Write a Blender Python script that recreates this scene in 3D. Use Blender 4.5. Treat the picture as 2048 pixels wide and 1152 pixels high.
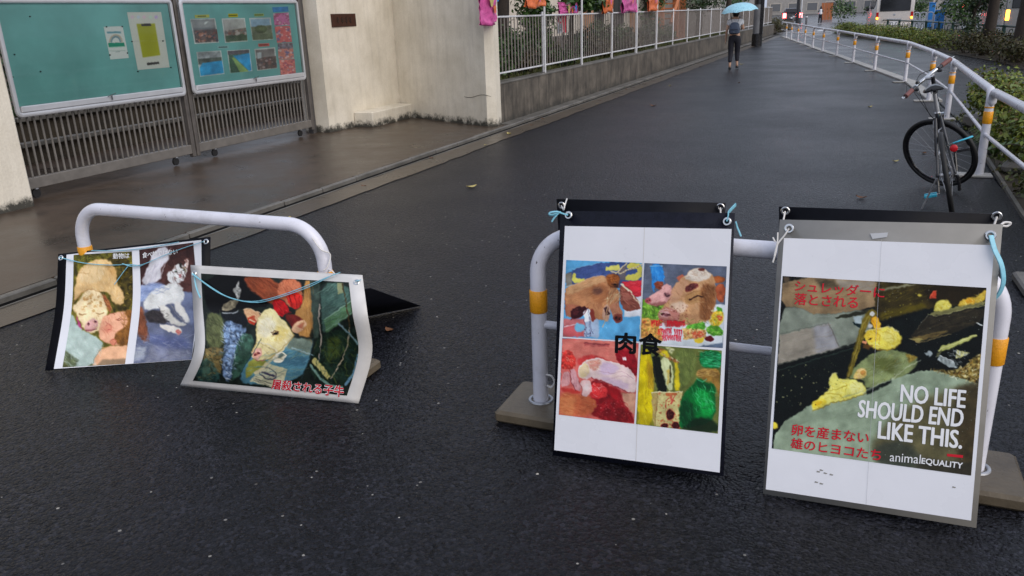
import bpy, math, random
import numpy as np
from mathutils import Vector, Matrix
for _o in list(bpy.data.objects): bpy.data.objects.remove(_o, do_unlink=True)
SC = bpy.context.scene
COL = SC.collection
rnd = random.Random(7)
NR = np.random.default_rng(11)

# ------------------------------------------------------------------ camera
F, CH = 1600.0, 1.60            # focal length in photo pixels (2048 wide), camera height in metres
def _dc(x, y):
    v = np.array([x - 1024.0, y - 576.0, F]); return v / np.linalg.norm(v)
_Y = _dc(1735, 8); _Z = np.cross(_Y, _dc(735, 44)); _Z /= np.linalg.norm(_Z)
if _Z[1] > 0: _Z = -_Z
RM = np.array([np.cross(_Y, _Z), _Y, _Z])       # camera -> world; +Y runs along the pavement, +X to the road
EYE = np.array([0, 0, CH])
cam_d = bpy.data.cameras.new('camera'); cam = bpy.data.objects.new('camera', cam_d); COL.objects.link(cam)
_m = Matrix.Identity(4)
for i in range(3):
    _m[i][0] = RM[i][0]; _m[i][1] = -RM[i][1]; _m[i][2] = -RM[i][2]; _m[i][3] = EYE[i]
cam.matrix_world = _m
cam_d.sensor_width = 36; cam_d.lens = F / 2048 * 36; cam_d.clip_end = 2000; cam_d.clip_start = 0.05
SC.camera = cam

# ------------------------------------------------------------------ sky, sun, exposure
w = bpy.data.worlds.new('World'); SC.world = w; w.use_nodes = True
nt = w.node_tree; nt.nodes.clear()
sky = nt.nodes.new('ShaderNodeTexSky'); sky.sky_type = 'NISHITA'; sky.sun_disc = False
SUN_DIR = Vector((.82, -.42, .70)).normalized()          # where the brightest part of the cloud deck stands
SUN_EL = math.asin(SUN_DIR.z); SUN_AZ = math.atan2(SUN_DIR.x, SUN_DIR.y)
sky.sun_elevation = SUN_EL; sky.sun_rotation = SUN_AZ; sky.air_density = 2.0; sky.dust_density = 5.0
mixn = nt.nodes.new('ShaderNodeMix'); mixn.data_type = 'RGBA'; mixn.inputs[0].default_value = 0.72
bg = nt.nodes.new('ShaderNodeBackground'); bg.inputs[1].default_value = 0.10
wo = nt.nodes.new('ShaderNodeOutputWorld')
nt.links.new(sky.outputs[0], mixn.inputs[6]); mixn.inputs[7].default_value = (6.3, 6.9, 8.6, 1)   # cloud deck
nt.links.new(mixn.outputs[2], bg.inputs[0]); nt.links.new(bg.outputs[0], wo.inputs[0])
sun_d = bpy.data.lights.new('sun', 'SUN'); sun_d.energy = 1.5; sun_d.angle = math.radians(60); sun_d.color = (1.0, .96, .92)
sun = bpy.data.objects.new('sun', sun_d); COL.objects.link(sun)
sun.rotation_euler = SUN_DIR.to_track_quat('Z', 'Y').to_euler()
SC.view_settings.view_transform = 'Standard'; SC.view_settings.look = 'None'
SC.view_settings.exposure = 0.12; SC.view_settings.gamma = 1.0; SC.view_settings.use_curve_mapping = False
SC.render.engine = 'CYCLES'
try:
    SC.cycles.use_denoising = True; SC.cycles.max_bounces = 6; SC.cycles.transparent_max_bounces = 16
except Exception: pass

# ------------------------------------------------------------------ pixel <-> world helpers (distance always comes from a surface)
def ray(x, y): return RM @ _dc(x, y)
def gz(x, y, z=0.0):
    d = ray(x, y); return EYE + (z - CH) / d[2] * d
def onX(x, y, X):
    d = ray(x, y); return EYE + X / d[0] * d
def onY(x, y, Y):
    d = ray(x, y); return EYE + Y / d[1] * d
def onP(x, y, p, n):
    d = ray(x, y); n = np.asarray(n, float); return EYE + (n @ (np.asarray(p) - EYE)) / (n @ d) * d
def proj(P):
    c = (np.asarray(P, float) - EYE) @ RM
    return np.stack([1024 + F * c[..., 0] / c[..., 2], 576 + F * c[..., 1] / c[..., 2]], -1)

def lin(c):
    c = np.asarray(c, float) / 255.0
    return np.where(c <= .04045, c / 12.92, ((c + .055) / 1.055) ** 2.4)
def srgb(r, g, b): return tuple(float(v) for v in lin((r, g, b)))

# ------------------------------------------------------------------ materials
MATS = {}
def newmat(name):
    m = bpy.data.materials.new(name); m.use_nodes = True
    nt = m.node_tree; b = nt.nodes['Principled BSDF']; MATS[name] = m
    return m, nt, b
def N(nt, t, **kw):
    n = nt.nodes.new(t)
    for k, v in kw.items(): setattr(n, k, v)
    return n
def ramp(nt, src, stops):
    r = N(nt, 'ShaderNodeValToRGB'); e = r.color_ramp.elements
    while len(e) < len(stops): e.new(.5)
    for i, (p, c) in enumerate(stops):
        e[i].position = p; e[i].color = (*c, 1) if len(c) == 3 else c
    nt.links.new(src, r.inputs[0]); return r
def coords(nt, scale=(1, 1, 1), world=True):
    m = N(nt, 'ShaderNodeMapping'); m.inputs['Scale'].default_value = scale
    if world:
        g = N(nt, 'ShaderNodeNewGeometry'); nt.links.new(g.outputs['Position'], m.inputs[0])
    else:
        g = N(nt, 'ShaderNodeTexCoord'); nt.links.new(g.outputs['Object'], m.inputs[0])
    return m.outputs[0]
def noise(nt, co, scale, detail=4, rough=.55):
    n = N(nt, 'ShaderNodeTexNoise'); n.inputs['Scale'].default_value = scale
    n.inputs['Detail'].default_value = detail; n.inputs['Roughness'].default_value = rough
    nt.links.new(co, n.inputs['Vector']); return n
def bump(nt, b, h, strength, dist):
    n = N(nt, 'ShaderNodeBump'); n.inputs['Strength'].default_value = strength; n.inputs['Distance'].default_value = dist
    nt.links.new(h, n.inputs['Height']); nt.links.new(n.outputs[0], b.inputs['Normal']); return n
def mix(nt, fac, a, c, mode='MIX'):
    n = N(nt, 'ShaderNodeMix', data_type='RGBA', blend_type=mode)
    for s, v in ((n.inputs[0], fac), (n.inputs[6], a), (n.inputs[7], c)):
        if isinstance(v, bpy.types.NodeSocket): nt.links.new(v, s)
        elif isinstance(v, (int, float)): s.default_value = v
        else: s.default_value = (*v, 1)
    return n.outputs[2]
def plain(name, c, rough=.5, metal=0.0, var=.12, vscale=14, bmp=0.0, bscale=60, spec=.5, emit=None, coat=0.0):
    """colour with slight mottling, roughness variation and fine relief"""
    m, nt, b = newmat(name)
    co = coords(nt); n = noise(nt, co, vscale, 5)
    c = np.array(c); r = ramp(nt, n.outputs[0], [(.3, tuple(c * (1 - var))), (.7, tuple(np.minimum(c * (1 + var), 1)))])
    nt.links.new(r.outputs[0], b.inputs['Base Color'])
    b.inputs['Metallic'].default_value = metal; b.inputs['Specular IOR Level'].default_value = spec
    rr = ramp(nt, n.outputs[0], [(.3, (max(rough - .06, .02),) * 3), (.7, (min(rough + .06, 1),) * 3)])
    nt.links.new(rr.outputs[0], b.inputs['Roughness'])
    if coat: b.inputs['Coat Weight'].default_value = coat; b.inputs['Coat Roughness'].default_value = .08
    if bmp: bump(nt, b, noise(nt, co, bscale, 3).outputs[0], bmp, .004)
    if emit: b.inputs['Emission Color'].default_value = (*emit[0], 1); b.inputs['Emission Strength'].default_value = emit[1]
    return m

def asphalt(name, c0, c1, rlo, rhi, grain, bst, specks=True):
    m, nt, b = newmat(name); co = coords(nt)
    v = N(nt, 'ShaderNodeTexVoronoi'); v.inputs['Scale'].default_value = grain; nt.links.new(co, v.inputs['Vector'])
    big = noise(nt, co, .55, 4); mid = noise(nt, co, 6, 5)
    sep = N(nt, 'ShaderNodeSeparateColor'); nt.links.new(v.outputs['Color'], sep.inputs[0])
    col = ramp(nt, sep.outputs[0], [(0, c0), (.55, tuple(np.array(c1) * .5)), (.86, c1), (1, tuple(np.array(c1) * 1.6))]).outputs[0]
    col = mix(nt, ramp(nt, mid.outputs[0], [(.35, (0,) * 3), (.7, (.45,) * 3)]).outputs[0], col, tuple(np.array(c0) * .8))
    pat = noise(nt, co, 1.3, 6, .7); col = mix(nt, ramp(nt, pat.outputs[0], [(.42, (0,) * 3), (.62, (.5,) * 3)]).outputs[0], col, tuple(np.array(c1) * np.array((.42, .40, .36))))
    if specks:
        v2 = N(nt, 'ShaderNodeTexVoronoi'); v2.inputs['Scale'].default_value = 46; nt.links.new(co, v2.inputs['Vector'])
        s2 = N(nt, 'ShaderNodeSeparateColor'); nt.links.new(v2.outputs['Color'], s2.inputs[0])
        a = N(nt, 'ShaderNodeMath', operation='GREATER_THAN'); a.inputs[1].default_value = .962; nt.links.new(s2.outputs[1], a.inputs[0])
        rad = N(nt, 'ShaderNodeMath', operation='MULTIPLY_ADD'); rad.inputs[1].default_value = .22; rad.inputs[2].default_value = .05; nt.links.new(s2.outputs[2], rad.inputs[0])
        d = N(nt, 'ShaderNodeMath', operation='LESS_THAN'); nt.links.new(v2.outputs['Distance'], d.inputs[0]); nt.links.new(rad.outputs[0], d.inputs[1])
        mm = N(nt, 'ShaderNodeMath', operation='MULTIPLY'); nt.links.new(a.outputs[0], mm.inputs[0]); nt.links.new(d.outputs[0], mm.inputs[1])
        col = mix(nt, mm.outputs[0], col, ramp(nt, s2.outputs[0], [(0, (.10, .095, .09)), (1, (.46, .44, .40))]).outputs[0])
    nt.links.new(col, b.inputs['Base Color']); b.inputs['Specular IOR Level'].default_value = .19
    rr = ramp(nt, big.outputs[0], [(.35, (rlo,) * 3), (.68, (rhi,) * 3)]); nt.links.new(rr.outputs[0], b.inputs['Roughness'])
    inv = N(nt, 'ShaderNodeMath', operation='SUBTRACT'); inv.inputs[0].default_value = 1.0; nt.links.new(v.outputs['Distance'], inv.inputs[1])
    h = N(nt, 'ShaderNodeMath', operation='MULTIPLY'); nt.links.new(inv.outputs[0], h.inputs[0]); nt.links.new(sep.outputs[1], h.inputs[1])
    co2 = noise(nt, co, 34, 3, .6)
    h2 = N(nt, 'ShaderNodeMath', operation='ADD'); nt.links.new(h.outputs[0], h2.inputs[0]); nt.links.new(co2.outputs[0], h2.inputs[1])
    bump(nt, b, h2.outputs[0], bst, .0065)
    return m

def concrete(name, c, dark, rough=.5, streak=0.0, bmp=.3, mold=0.0, wet=False):
    """stained concrete or render: mottling, vertical rain streaks, mould near the foot"""
    m, nt, b = newmat(name); co = coords(nt)
    n1 = noise(nt, co, 2.2, 7, .65); n2 = noise(nt, co, 45, 3)
    col = ramp(nt, n1.outputs[0], [(.3, dark), (.62, c)]).outputs[0]
    col = mix(nt, ramp(nt, n2.outputs[0], [(.35, (0,) * 3), (.75, (.22,) * 3)]).outputs[0], col, tuple(np.array(dark) * .75))
    if streak:
        cs = coords(nt, (5.5, 5.5, .35)); s = noise(nt, cs, 2.0, 6, .7)
        col = mix(nt, ramp(nt, s.outputs[0], [(.48, (0,) * 3), (.72, (streak,) * 3)]).outputs[0], col, tuple(np.array(dark) * .55))
    if mold:
        g = N(nt, 'ShaderNodeNewGeometry'); sx = N(nt, 'ShaderNodeSeparateXYZ'); nt.links.new(g.outputs['Position'], sx.inputs[0])
        mr = N(nt, 'ShaderNodeMapRange'); mr.inputs[1].default_value = .30; mr.inputs[2].default_value = .02; nt.links.new(sx.outputs[2], mr.inputs[0])
        n3 = noise(nt, co, 9, 8, .75)
        sub = N(nt, 'ShaderNodeMath', operation='MULTIPLY'); nt.links.new(mr.outputs[0], sub.inputs[0]); nt.links.new(n3.outputs[0], sub.inputs[1])
        col = mix(nt, ramp(nt, sub.outputs[0], [(.27, (0,) * 3), (.42, (mold,) * 3)]).outputs[0], col, (.018, .018, .014))
    nt.links.new(col, b.inputs['Base Color'])
    rr = ramp(nt, n1.outputs[0], [(.3, (max(rough - (.2 if wet else .08), .05),) * 3), (.7, (rough,) * 3)]); nt.links.new(rr.outputs[0], b.inputs['Roughness'])
    if wet: b.inputs['Specular IOR Level'].default_value = .28
    bump(nt, b, n2.outputs[0], bmp, .006)
    return m

def foliage(name, cols, rough=.45):
    m, nt, b = newmat(name); g = N(nt, 'ShaderNodeNewGeometry')
    k = len(cols) - 1
    r = ramp(nt, g.outputs['Random Per Island'], [(i / k, c) for i, c in enumerate(cols)])
    nt.links.new(r.outputs[0], b.inputs['Base Color']); b.inputs['Roughness'].default_value = rough
    b.inputs['Subsurface Weight'].default_value = 0.0
    return m

def printmat(name, rough=.3):
    """printed sheet: ink colours stored on the mesh, faint paper mottling"""
    m, nt, b = newmat(name); a = N(nt, 'ShaderNodeVertexColor'); a.layer_name = 'ink'
    n = noise(nt, coords(nt), 60, 3)
    col = mix(nt, ramp(nt, n.outputs[0], [(.35, (.94,) * 3), (.65, (1, 1, 1))]).outputs[0], (0, 0, 0), a.outputs[0])
    nt.links.new(col, b.inputs['Base Color']); b.inputs['Roughness'].default_value = rough; b.inputs['Specular IOR Level'].default_value = .16
    return m
def lamp(name, c, e):
    m, nt, b = newmat(name); b.inputs['Base Color'].default_value = (*c, 1); b.inputs['Roughness'].default_value = .2
    n = noise(nt, coords(nt), 25, 2)
    b.inputs['Emission Color'].default_value = (*c, 1); b.inputs['Emission Strength'].default_value = e
    rr = ramp(nt, n.outputs[0], [(.3, (.15,) * 3), (.7, (.3,) * 3)]); nt.links.new(rr.outputs[0], b.inputs['Roughness'])
    return m
def glassmat(name, tint=(1, 1, 1), gl=.03):
    m, nt, b = newmat(name); out = nt.nodes['Material Output']
    t = N(nt, 'ShaderNodeBsdfTransparent'); t.inputs[0].default_value = (*tint, 1)
    g = N(nt, 'ShaderNodeBsdfGlossy'); g.inputs['Roughness'].default_value = gl
    fr = N(nt, 'ShaderNodeFresnel'); fr.inputs[0].default_value = 1.45
    mx = N(nt, 'ShaderNodeMixShader'); nt.links.new(fr.outputs[0], mx.inputs[0])
    nt.links.new(t.outputs[0], mx.inputs[1]); nt.links.new(g.outputs[0], mx.inputs[2]); nt.links.new(mx.outputs[0], out.inputs[0])
    return m

asphalt('pavement_asphalt', (.0028, .003, .0042), (.019, .0198, .027), .28, .38, 82, 1.0)
asphalt('road_asphalt', (.06, .062, .07), (.12, .122, .134), .20, .34, 70, .25, specks=False)
asphalt('lane_asphalt', (.034, .035, .041), (.07, .071, .08), .24, .38, 80, .5, specks=False)
concrete('gutter_concrete', (.105, .083, .06), (.055, .045, .035), .42, wet=True)
concrete('slab_concrete', (.085, .060, .043), (.032, .024, .019), .44, bmp=.22, wet=True)
concrete('kerb_stone', (.17, .16, .145), (.08, .075, .065), .5)
concrete('channel_dark', (.008, .008, .009), (.004, .004, .004), .75, bmp=.2, wet=True)
concrete('kerb_pale', (.42, .41, .39), (.25, .24, .22), .55)
concrete('kerb_wet', (.06, .06, .062), (.03, .03, .032), .16, bmp=.1, wet=True)
concrete('wall_render', (.80, .745, .64), (.63, .575, .47), .85, streak=.24, bmp=.55, mold=.95)
concrete('retaining_concrete', (.165, .142, .115), (.036, .031, .025), .7, streak=.8, bmp=.25, mold=.6)
concrete('base_plate', (.155, .125, .085), (.07, .055, .038), .42, wet=True)
concrete('pole_concrete', (.20, .205, .22), (.12, .12, .13), .7, streak=.3)
concrete('facade', (.66, .60, .52), (.54, .49, .42), .8, streak=.15)
concrete('facade_grey', (.44, .42, .40), (.32, .30, .28), .8)  # lightened to put distance haze into the far walls; the shed shares it
concrete('soil', (.06, .045, .028), (.025, .02, .014), .9, bmp=.8)
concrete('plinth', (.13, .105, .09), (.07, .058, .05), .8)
plain('white_enamel', (.72, .72, .80), .22, var=.05, vscale=5, coat=.2)
plain('rail_enamel', (.66, .66, .72), .3, var=.08, vscale=6, coat=.2)
plain('orange_reflector', (.85, .36, .012), .3, var=.12, vscale=120, bmp=.5, bscale=300)
plain('galvanised', (.42, .43, .46), .38, metal=.6, var=.12, vscale=30)
plain('aluminium', (.60, .61, .64), .35, metal=.45, var=.05, vscale=8)
plain('aluminium_dark', (.09, .085, .085), .45, metal=.35, var=.15, vscale=8)
plain('gate_bronze', (.12, .108, .10), .45, metal=.25, var=.2, vscale=9)
plain('gate_rail', (.19, .175, .16), .45, metal=.25, var=.15, vscale=9)
plain('fence_white', (.62, .63, .66), .4, var=.1, vscale=12)
plain('fence_bar', (.30, .27, .25), .45, metal=.3, var=.2, vscale=12)
plain('black_sheet', (.006, .0065, .010), .45, var=.2, vscale=25, spec=.12)
plain('black_sheet_gloss', (.009, .010, .018), .28, var=.25, vscale=25, spec=.22)
plain('laminate_grey', (.26, .25, .23), .16, var=.08, vscale=12, coat=.5)
plain('paper_white', (.78, .79, .84), .28, var=.04, vscale=4, bmp=.5, bscale=5)
plain('sheet_white', (.66, .645, .63), .35, var=.08, vscale=9, bmp=.4, bscale=6)
plain('ink_black', (.004, .0045, .006), .45, var=.2, spec=.08)
plain('ink_red', (.60, .012, .03), .4, var=.12, spec=.2)
plain('ink_white', (.82, .83, .85), .35, var=.04)
plain('vinyl_cyan', (.23, .56, .70), .35, var=.15, vscale=60)
plain('string_white', (.72, .70, .68), .6, var=.1, vscale=60)
plain('chrome', (.72, .72, .72), .14, metal=1.0, var=.05)
plain('rubber', (.012, .012, .013), .6, var=.25, vscale=40)
plain('black_paint', (.014, .014, .017), .25, var=.15, coat=.4)
plain('grey_paint', (.028, .029, .034), .28, var=.12, coat=.3)
plain('grip_brown', (.16, .06, .055), .6, var=.15, vscale=40)
plain('cyan_plastic', (.05, .50, .68), .3, var=.15, vscale=60)
plain('red_reflector', (.55, .012, .02), .15, var=.1, vscale=80)
plain('board_green', (.17, .42, .41), .75, var=.2, vscale=1.6, bmp=.1, bscale=150)  # broad mottling painted in for blotchy reflections on the pane
plain('name_plate', (.055, .016, .008), .5, var=.35, vscale=18, metal=.3)
plain('plate_letters', (.025, .014, .01), .5, var=.2)
plain('pink_vinyl', (.62, .11, .35), .3, var=.22, vscale=16)
plain('orange_vinyl', (.70, .17, .055), .3, var=.25, vscale=16)
plain('trunk_bark', (.035, .026, .02), .85, var=.4, vscale=24, bmp=.8, bscale=30)
plain('orange_paint', (.42, .14, .05), .6, var=.12)
plain('terracotta', (.46, .25, .15), .7, var=.08)
plain('window_hazed', (.16, .165, .175), .2, var=.2)  # far panes greyed so that their colour carries the distance haze
plain('window_dark', (.02, .022, .026), .08, var=.1)
plain('skin', (.50, .31, .22), .5, var=.05)
plain('shirt', (.62, .66, .72), .8, var=.08, vscale=20)
plain('trousers', (.010, .011, .020), .8, var=.2, vscale=20)
plain('backpack', (.04, .06, .105), .7, var=.15, vscale=20)
plain('hair', (.012, .010, .010), .45, var=.2, vscale=60)
plain('van_white', (.60, .565, .54), .25, var=.04, coat=.5)
plain('van_grey', (.20, .205, .21), .25, var=.05, coat=.5)
plain('car_dark', (.03, .03, .035), .2, var=.1, coat=.5)
plain('green_paint', (.012, .045, .040), .4, var=.15)
plain('blue_plastic', (.03, .22, .60), .4, var=.1)
plain('steel_pole', (.10, .10, .11), .5, metal=.3, var=.2)
plain('paint_marking', (.50, .51, .53), .45, var=.15, vscale=14)
plain('leaf_yellow', (.48, .40, .14), .6, var=.2)
plain('leaf_brown', (.16, .07, .03), .7, var=.25)
plain('tape_clear', (.50, .51, .53), .12, var=.05, coat=.6)
lamp('tail_red', (1.0, .06, .06), 26); lamp('lamp_orange', (1.0, .36, .03), 9); lamp('lamp_white', (1.0, .9, .8), 8); lamp('lamp_green', (.05, 1.0, .55), 6)
plain('tail_lens', (.40, .012, .012), .15, var=.1)
# chipped, grimy enamel on the hoops
for _n, _a in (('white_enamel', .70), ('rail_enamel', .69)):
    _m = MATS[_n]; _t = _m.node_tree; _b = _t.nodes['Principled BSDF']; _src = _b.inputs['Base Color'].links[0].from_socket; _co = coords(_t)
    _g = noise(_t, _co, 7, 6, .7); _col = mix(_t, ramp(_t, _g.outputs[0], [(.52, (0,) * 3), (.8, (.5,) * 3)]).outputs[0], _src, (.33, .31, .29))
    _c = noise(_t, coords(_t, (1, 1, .45)), 55, 3, .6); _col = mix(_t, ramp(_t, _c.outputs[0], [(_a, (0,) * 3), (_a + .02, (.85,) * 3)]).outputs[0], _col, (.06, .045, .035))
    _t.links.new(_col, _b.inputs['Base Color'])
printmat('print_gloss', .24); printmat('print_matt', .5)
glassmat('glass', (.93, .97, .96))
foliage('leaf_mid', [(.012, .040, .009), (.030, .080, .014), (.065, .13, .02), (.020, .055, .012)])
foliage('leaf_dark', [(.006, .020, .006), (.016, .045, .010), (.035, .07, .016)])
foliage('leaf_hedge', [(.045, .085, .012), (.13, .19, .018), (.24, .26, .03), (.08, .13, .014), (.15, .08, .02)])
foliage('leaf_olive', [(.030, .036, .010), (.075, .070, .014), (.05, .028, .012), (.045, .06, .012)])
foliage('grass', [(.03, .05, .01), (.08, .10, .02), (.10, .085, .03)])
# ------------------------------------------------------------------ mesh building helpers
def V(*a): return np.array(a, float)
def unit(v): v = np.asarray(v, float); return v / (np.linalg.norm(v) + 1e-12)
class MB:
    def __init__(s): s.v = []; s.f = []
    def add(s, vs, fs):
        o = len(s.v); s.v += [tuple(map(float, p)) for p in vs]; s.f += [tuple(i + o for i in f) for f in fs]; return s
    def box(s, c, size, rz=0.0, ax=None, bev=0.0):
        """box by centre and full size; ax: three axes (rows); bev chamfers all edges a little"""
        c = V(*c); h = np.array(size, float) / 2
        if ax is None:
            ax = np.array([[math.cos(rz), math.sin(rz), 0], [-math.sin(rz), math.cos(rz), 0], [0, 0, 1]])
        ax = np.asarray(ax, float)
        if bev <= 0:
            vs = [c + (sx * h[0]) * ax[0] + (sy * h[1]) * ax[1] + (sz * h[2]) * ax[2] for sz in (-1, 1) for sy in (-1, 1) for sx in (-1, 1)]
            return s.add(vs, [(0, 2, 3, 1), (4, 5, 7, 6), (0, 1, 5, 4), (2, 6, 7, 3), (0, 4, 6, 2), (1, 3, 7, 5)])
        b = min(bev, min(h) * .9); rows = []
        for z, k in ((-h[2], b), (-h[2] + b, 0), (h[2] - b, 0), (h[2], b)):
            x, y = h[0] - k, h[1] - k; q = b * .99
            pts = [(-x + q, -y), (x - q, -y), (x, -y + q), (x, y - q), (x - q, y), (-x + q, y), (-x, y - q), (-x, -y + q)]
            rows.append([c + p[0] * ax[0] + p[1] * ax[1] + z * ax[2] for p in pts])
        vs = sum(rows, []); fs = [tuple(range(7, -1, -1)), tuple(range(24, 32))]
        for r in range(3):
            for i in range(8): j = (i + 1) % 8; fs.append((r * 8 + i, r * 8 + j, r * 8 + 8 + j, r * 8 + 8 + i))
        return s.add(vs, fs)
    def quad(s, a, b, c, d): return s.add([a, b, c, d], [(0, 1, 2, 3)])
    def tube(s, path, r, n=10, cap=True, flat=1.0, up=None):
        """swept tube; r number or per-point list; flat squashes the section"""
        P = [V(*p) for p in path]; m = len(P); rr = r if hasattr(r, '__len__') else [r] * m
        t = [unit(P[min(i + 1, m - 1)] - P[max(i - 1, 0)]) for i in range(m)]
        a = V(0, 0, 1) if abs(t[0][2]) < .9 else V(1, 0, 0)
        if up is not None: a = V(*up)
        a = unit(a - (a @ t[0]) * t[0]); vs = []; fs = []
        for i in range(m):
            a = unit(a - (a @ t[i]) * t[i]); b = np.cross(t[i], a)
            for k in range(n):
                an = 2 * math.pi * k / n; vs.append(P[i] + rr[i] * (math.cos(an) * a * flat + math.sin(an) * b))
        for i in range(m - 1):
            for k in range(n):
                q = (k + 1) % n; fs.append((i * n + k, i * n + q, (i + 1) * n + q, (i + 1) * n + k))
        if cap: fs += [tuple(range(n - 1, -1, -1)), tuple(range((m - 1) * n, m * n))]
        return s.add(vs, fs)
    def lathe(s, prof, c, axis=(0, 0, 1), n=20, sx=1.0):
        ax = unit(axis); a = unit(np.cross(ax, V(0, 1, .01) if abs(ax[1]) < .9 else V(1, 0, .01))); b = np.cross(ax, a); c = V(*c); vs = []; fs = []
        for (r, h) in prof:
            for k in range(n):
                an = 2 * math.pi * k / n; vs.append(c + h * ax + r * (math.cos(an) * a * sx + math.sin(an) * b))
        for i in range(len(prof) - 1):
            for k in range(n):
                q = (k + 1) % n; fs.append((i * n + k, i * n + q, (i + 1) * n + q, (i + 1) * n + k))
        fs += [tuple(range(n - 1, -1, -1)), tuple(range((len(prof) - 1) * n, len(prof) * n))]
        return s.add(vs, fs)
    def torus(s, c, axis, R, r, n=40, k=10, flat=1.0):
        ax = unit(axis); a = unit(np.cross(ax, V(0, 0, 1) if abs(ax[2]) < .9 else V(1, 0, 0))); b = np.cross(ax, a); c = V(*c); vs = []; fs = []
        for i in range(n):
            t = 2 * math.pi * i / n; d = math.cos(t) * a + math.sin(t) * b
            for j in range(k):
                p = 2 * math.pi * j / k; vs.append(c + (R + r * math.cos(p)) * d + r * flat * math.sin(p) * ax)
        for i in range(n):
            for j in range(k):
                i2, j2 = (i + 1) % n, (j + 1) % k; fs.append((i * k + j, i2 * k + j, i2 * k + j2, i * k + j2))
        return s.add(vs, fs)
    def loft(s, rings, cap=True):
        n = len(rings[0]); vs = sum([list(r) for r in rings], []); fs = []
        for i in range(len(rings) - 1):
            for k in range(n):
                q = (k + 1) % n; fs.append((i * n + k, i * n + q, (i + 1) * n + q, (i + 1) * n + k))
        if cap: fs += [tuple(range(n - 1, -1, -1)), tuple(range((len(rings) - 1) * n, len(rings) * n))]
        return s.add(vs, fs)
    def prism(s, poly, z0, z1):
        n = len(poly); vs = [(p[0], p[1], z0) for p in poly] + [(p[0], p[1], z1) for p in poly]
        fs = [tuple(range(n - 1, -1, -1)), tuple(range(n, 2 * n))] + [(i, (i + 1) % n, n + (i + 1) % n, n + i) for i in range(n)]
        return s.add(vs, fs)
    def mesh(s, name, off=(0, 0, 0), smooth=False):
        me = bpy.data.meshes.new(name); o = np.asarray(off, float)
        me.from_pydata([tuple(np.asarray(p) - o) for p in s.v], [], s.f)
        if smooth:
            me.shade_smooth()
            try: me.set_sharp_from_angle(angle=math.radians(42))
            except Exception: pass
        me.validate(); return me

def wloc(o):
    p = V(0, 0, 0)
    while o is not None: p = p + np.array(o.location); o = o.parent
    return p
def tag(o, label=None, cat=None, group=None, kind=None):
    for k, v in (('label', label), ('category', cat), ('group', group), ('kind', kind)):
        if v: o[k] = v
    return o
def thing(name, label, cat, loc=(0, 0, 0), group=None):
    o = bpy.data.objects.new(name, None); o.location = tuple(map(float, loc)); o.empty_display_size = .1; COL.objects.link(o)
    return tag(o, label, cat, group)
def obj(name, mb, mat, parent=None, loc=None, smooth=False, label=None, cat=None, group=None, kind=None):
    """one mesh object; geometry is given in world coordinates"""
    if loc is None: loc = wloc(parent) if parent is not None else (0, 0, 0)
    me = mb.mesh(name, loc, smooth) if isinstance(mb, MB) else mb
    o = bpy.data.objects.new(name, me); COL.objects.link(o)
    for mm in (mat if isinstance(mat, (list, tuple)) else [mat]): me.materials.append(MATS[mm])
    if parent is not None:
        o.parent = parent; o.location = tuple(np.asarray(loc, float) - wloc(parent))
    else: o.location = tuple(map(float, loc))
    return tag(o, label, cat, group, kind)
def copy_part(src, parent, loc):
    """same mesh data, another place (location relative to the parent)"""
    c = src.copy(); COL.objects.link(c); c.parent = parent; c.location = tuple(map(float, loc)); return c
def struct(name, mb, mat, **kw): return obj(name, mb, mat, kind='structure', **kw)
def npmesh(name, verts, quads, smooth=False):
    """fast mesh from numpy arrays of vertices and quads"""
    me = bpy.data.meshes.new(name); nv, nf = len(verts), len(quads); k = quads.shape[1]
    me.vertices.add(nv); me.vertices.foreach_set('co', np.ascontiguousarray(verts, np.float32).ravel())
    me.loops.add(nf * k); me.loops.foreach_set('vertex_index', np.ascontiguousarray(quads, np.int32).ravel())
    me.polygons.add(nf); me.polygons.foreach_set('loop_start', np.arange(0, nf * k, k, dtype=np.int32))
    try: me.polygons.foreach_set('loop_total', np.full(nf, k, np.int32))
    except Exception: pass
    me.update(calc_edges=True); me.validate()
    if smooth: me.shade_smooth()
    return me
def bez(pts, n=24):
    """Catmull-Rom through points"""
    P = [V(*p) for p in pts]; P = [2 * P[0] - P[1]] + P + [2 * P[-1] - P[-2]]; out = []
    seg = len(P) - 3; per = max(2, n // seg)
    for i in range(seg):
        a, b, c, d = P[i:i + 4]
        for k in range(per):
            t = k / per; out.append(.5 * (2 * b + (c - a) * t + (2 * a - 5 * b + 4 * c - d) * t * t + (3 * b - a - 3 * c + d) * t ** 3))
    return out + [P[-2]]
def rounded(pts, r, n=7):
    """polyline with rounded inner corners"""
    P = [V(*p) for p in pts]; out = [P[0]]
    for i in range(1, len(P) - 1):
        a, b, c = P[i - 1], P[i], P[i + 1]; u, w_ = unit(a - b), unit(c - b)
        ang = math.acos(max(-1, min(1, u @ w_))); d = r / math.tan(ang / 2); cen = b + unit(u + w_) * (r / math.sin(ang / 2))
        s0, s1 = b + u * d - cen, b + w_ * d - cen
        for k in range(n + 1):
            t = k / n; om = math.pi - ang
            out.append(cen + (math.sin((1 - t) * om) * s0 + math.sin(t * om) * s1) / math.sin(om))
    return out + [P[-1]]

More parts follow.
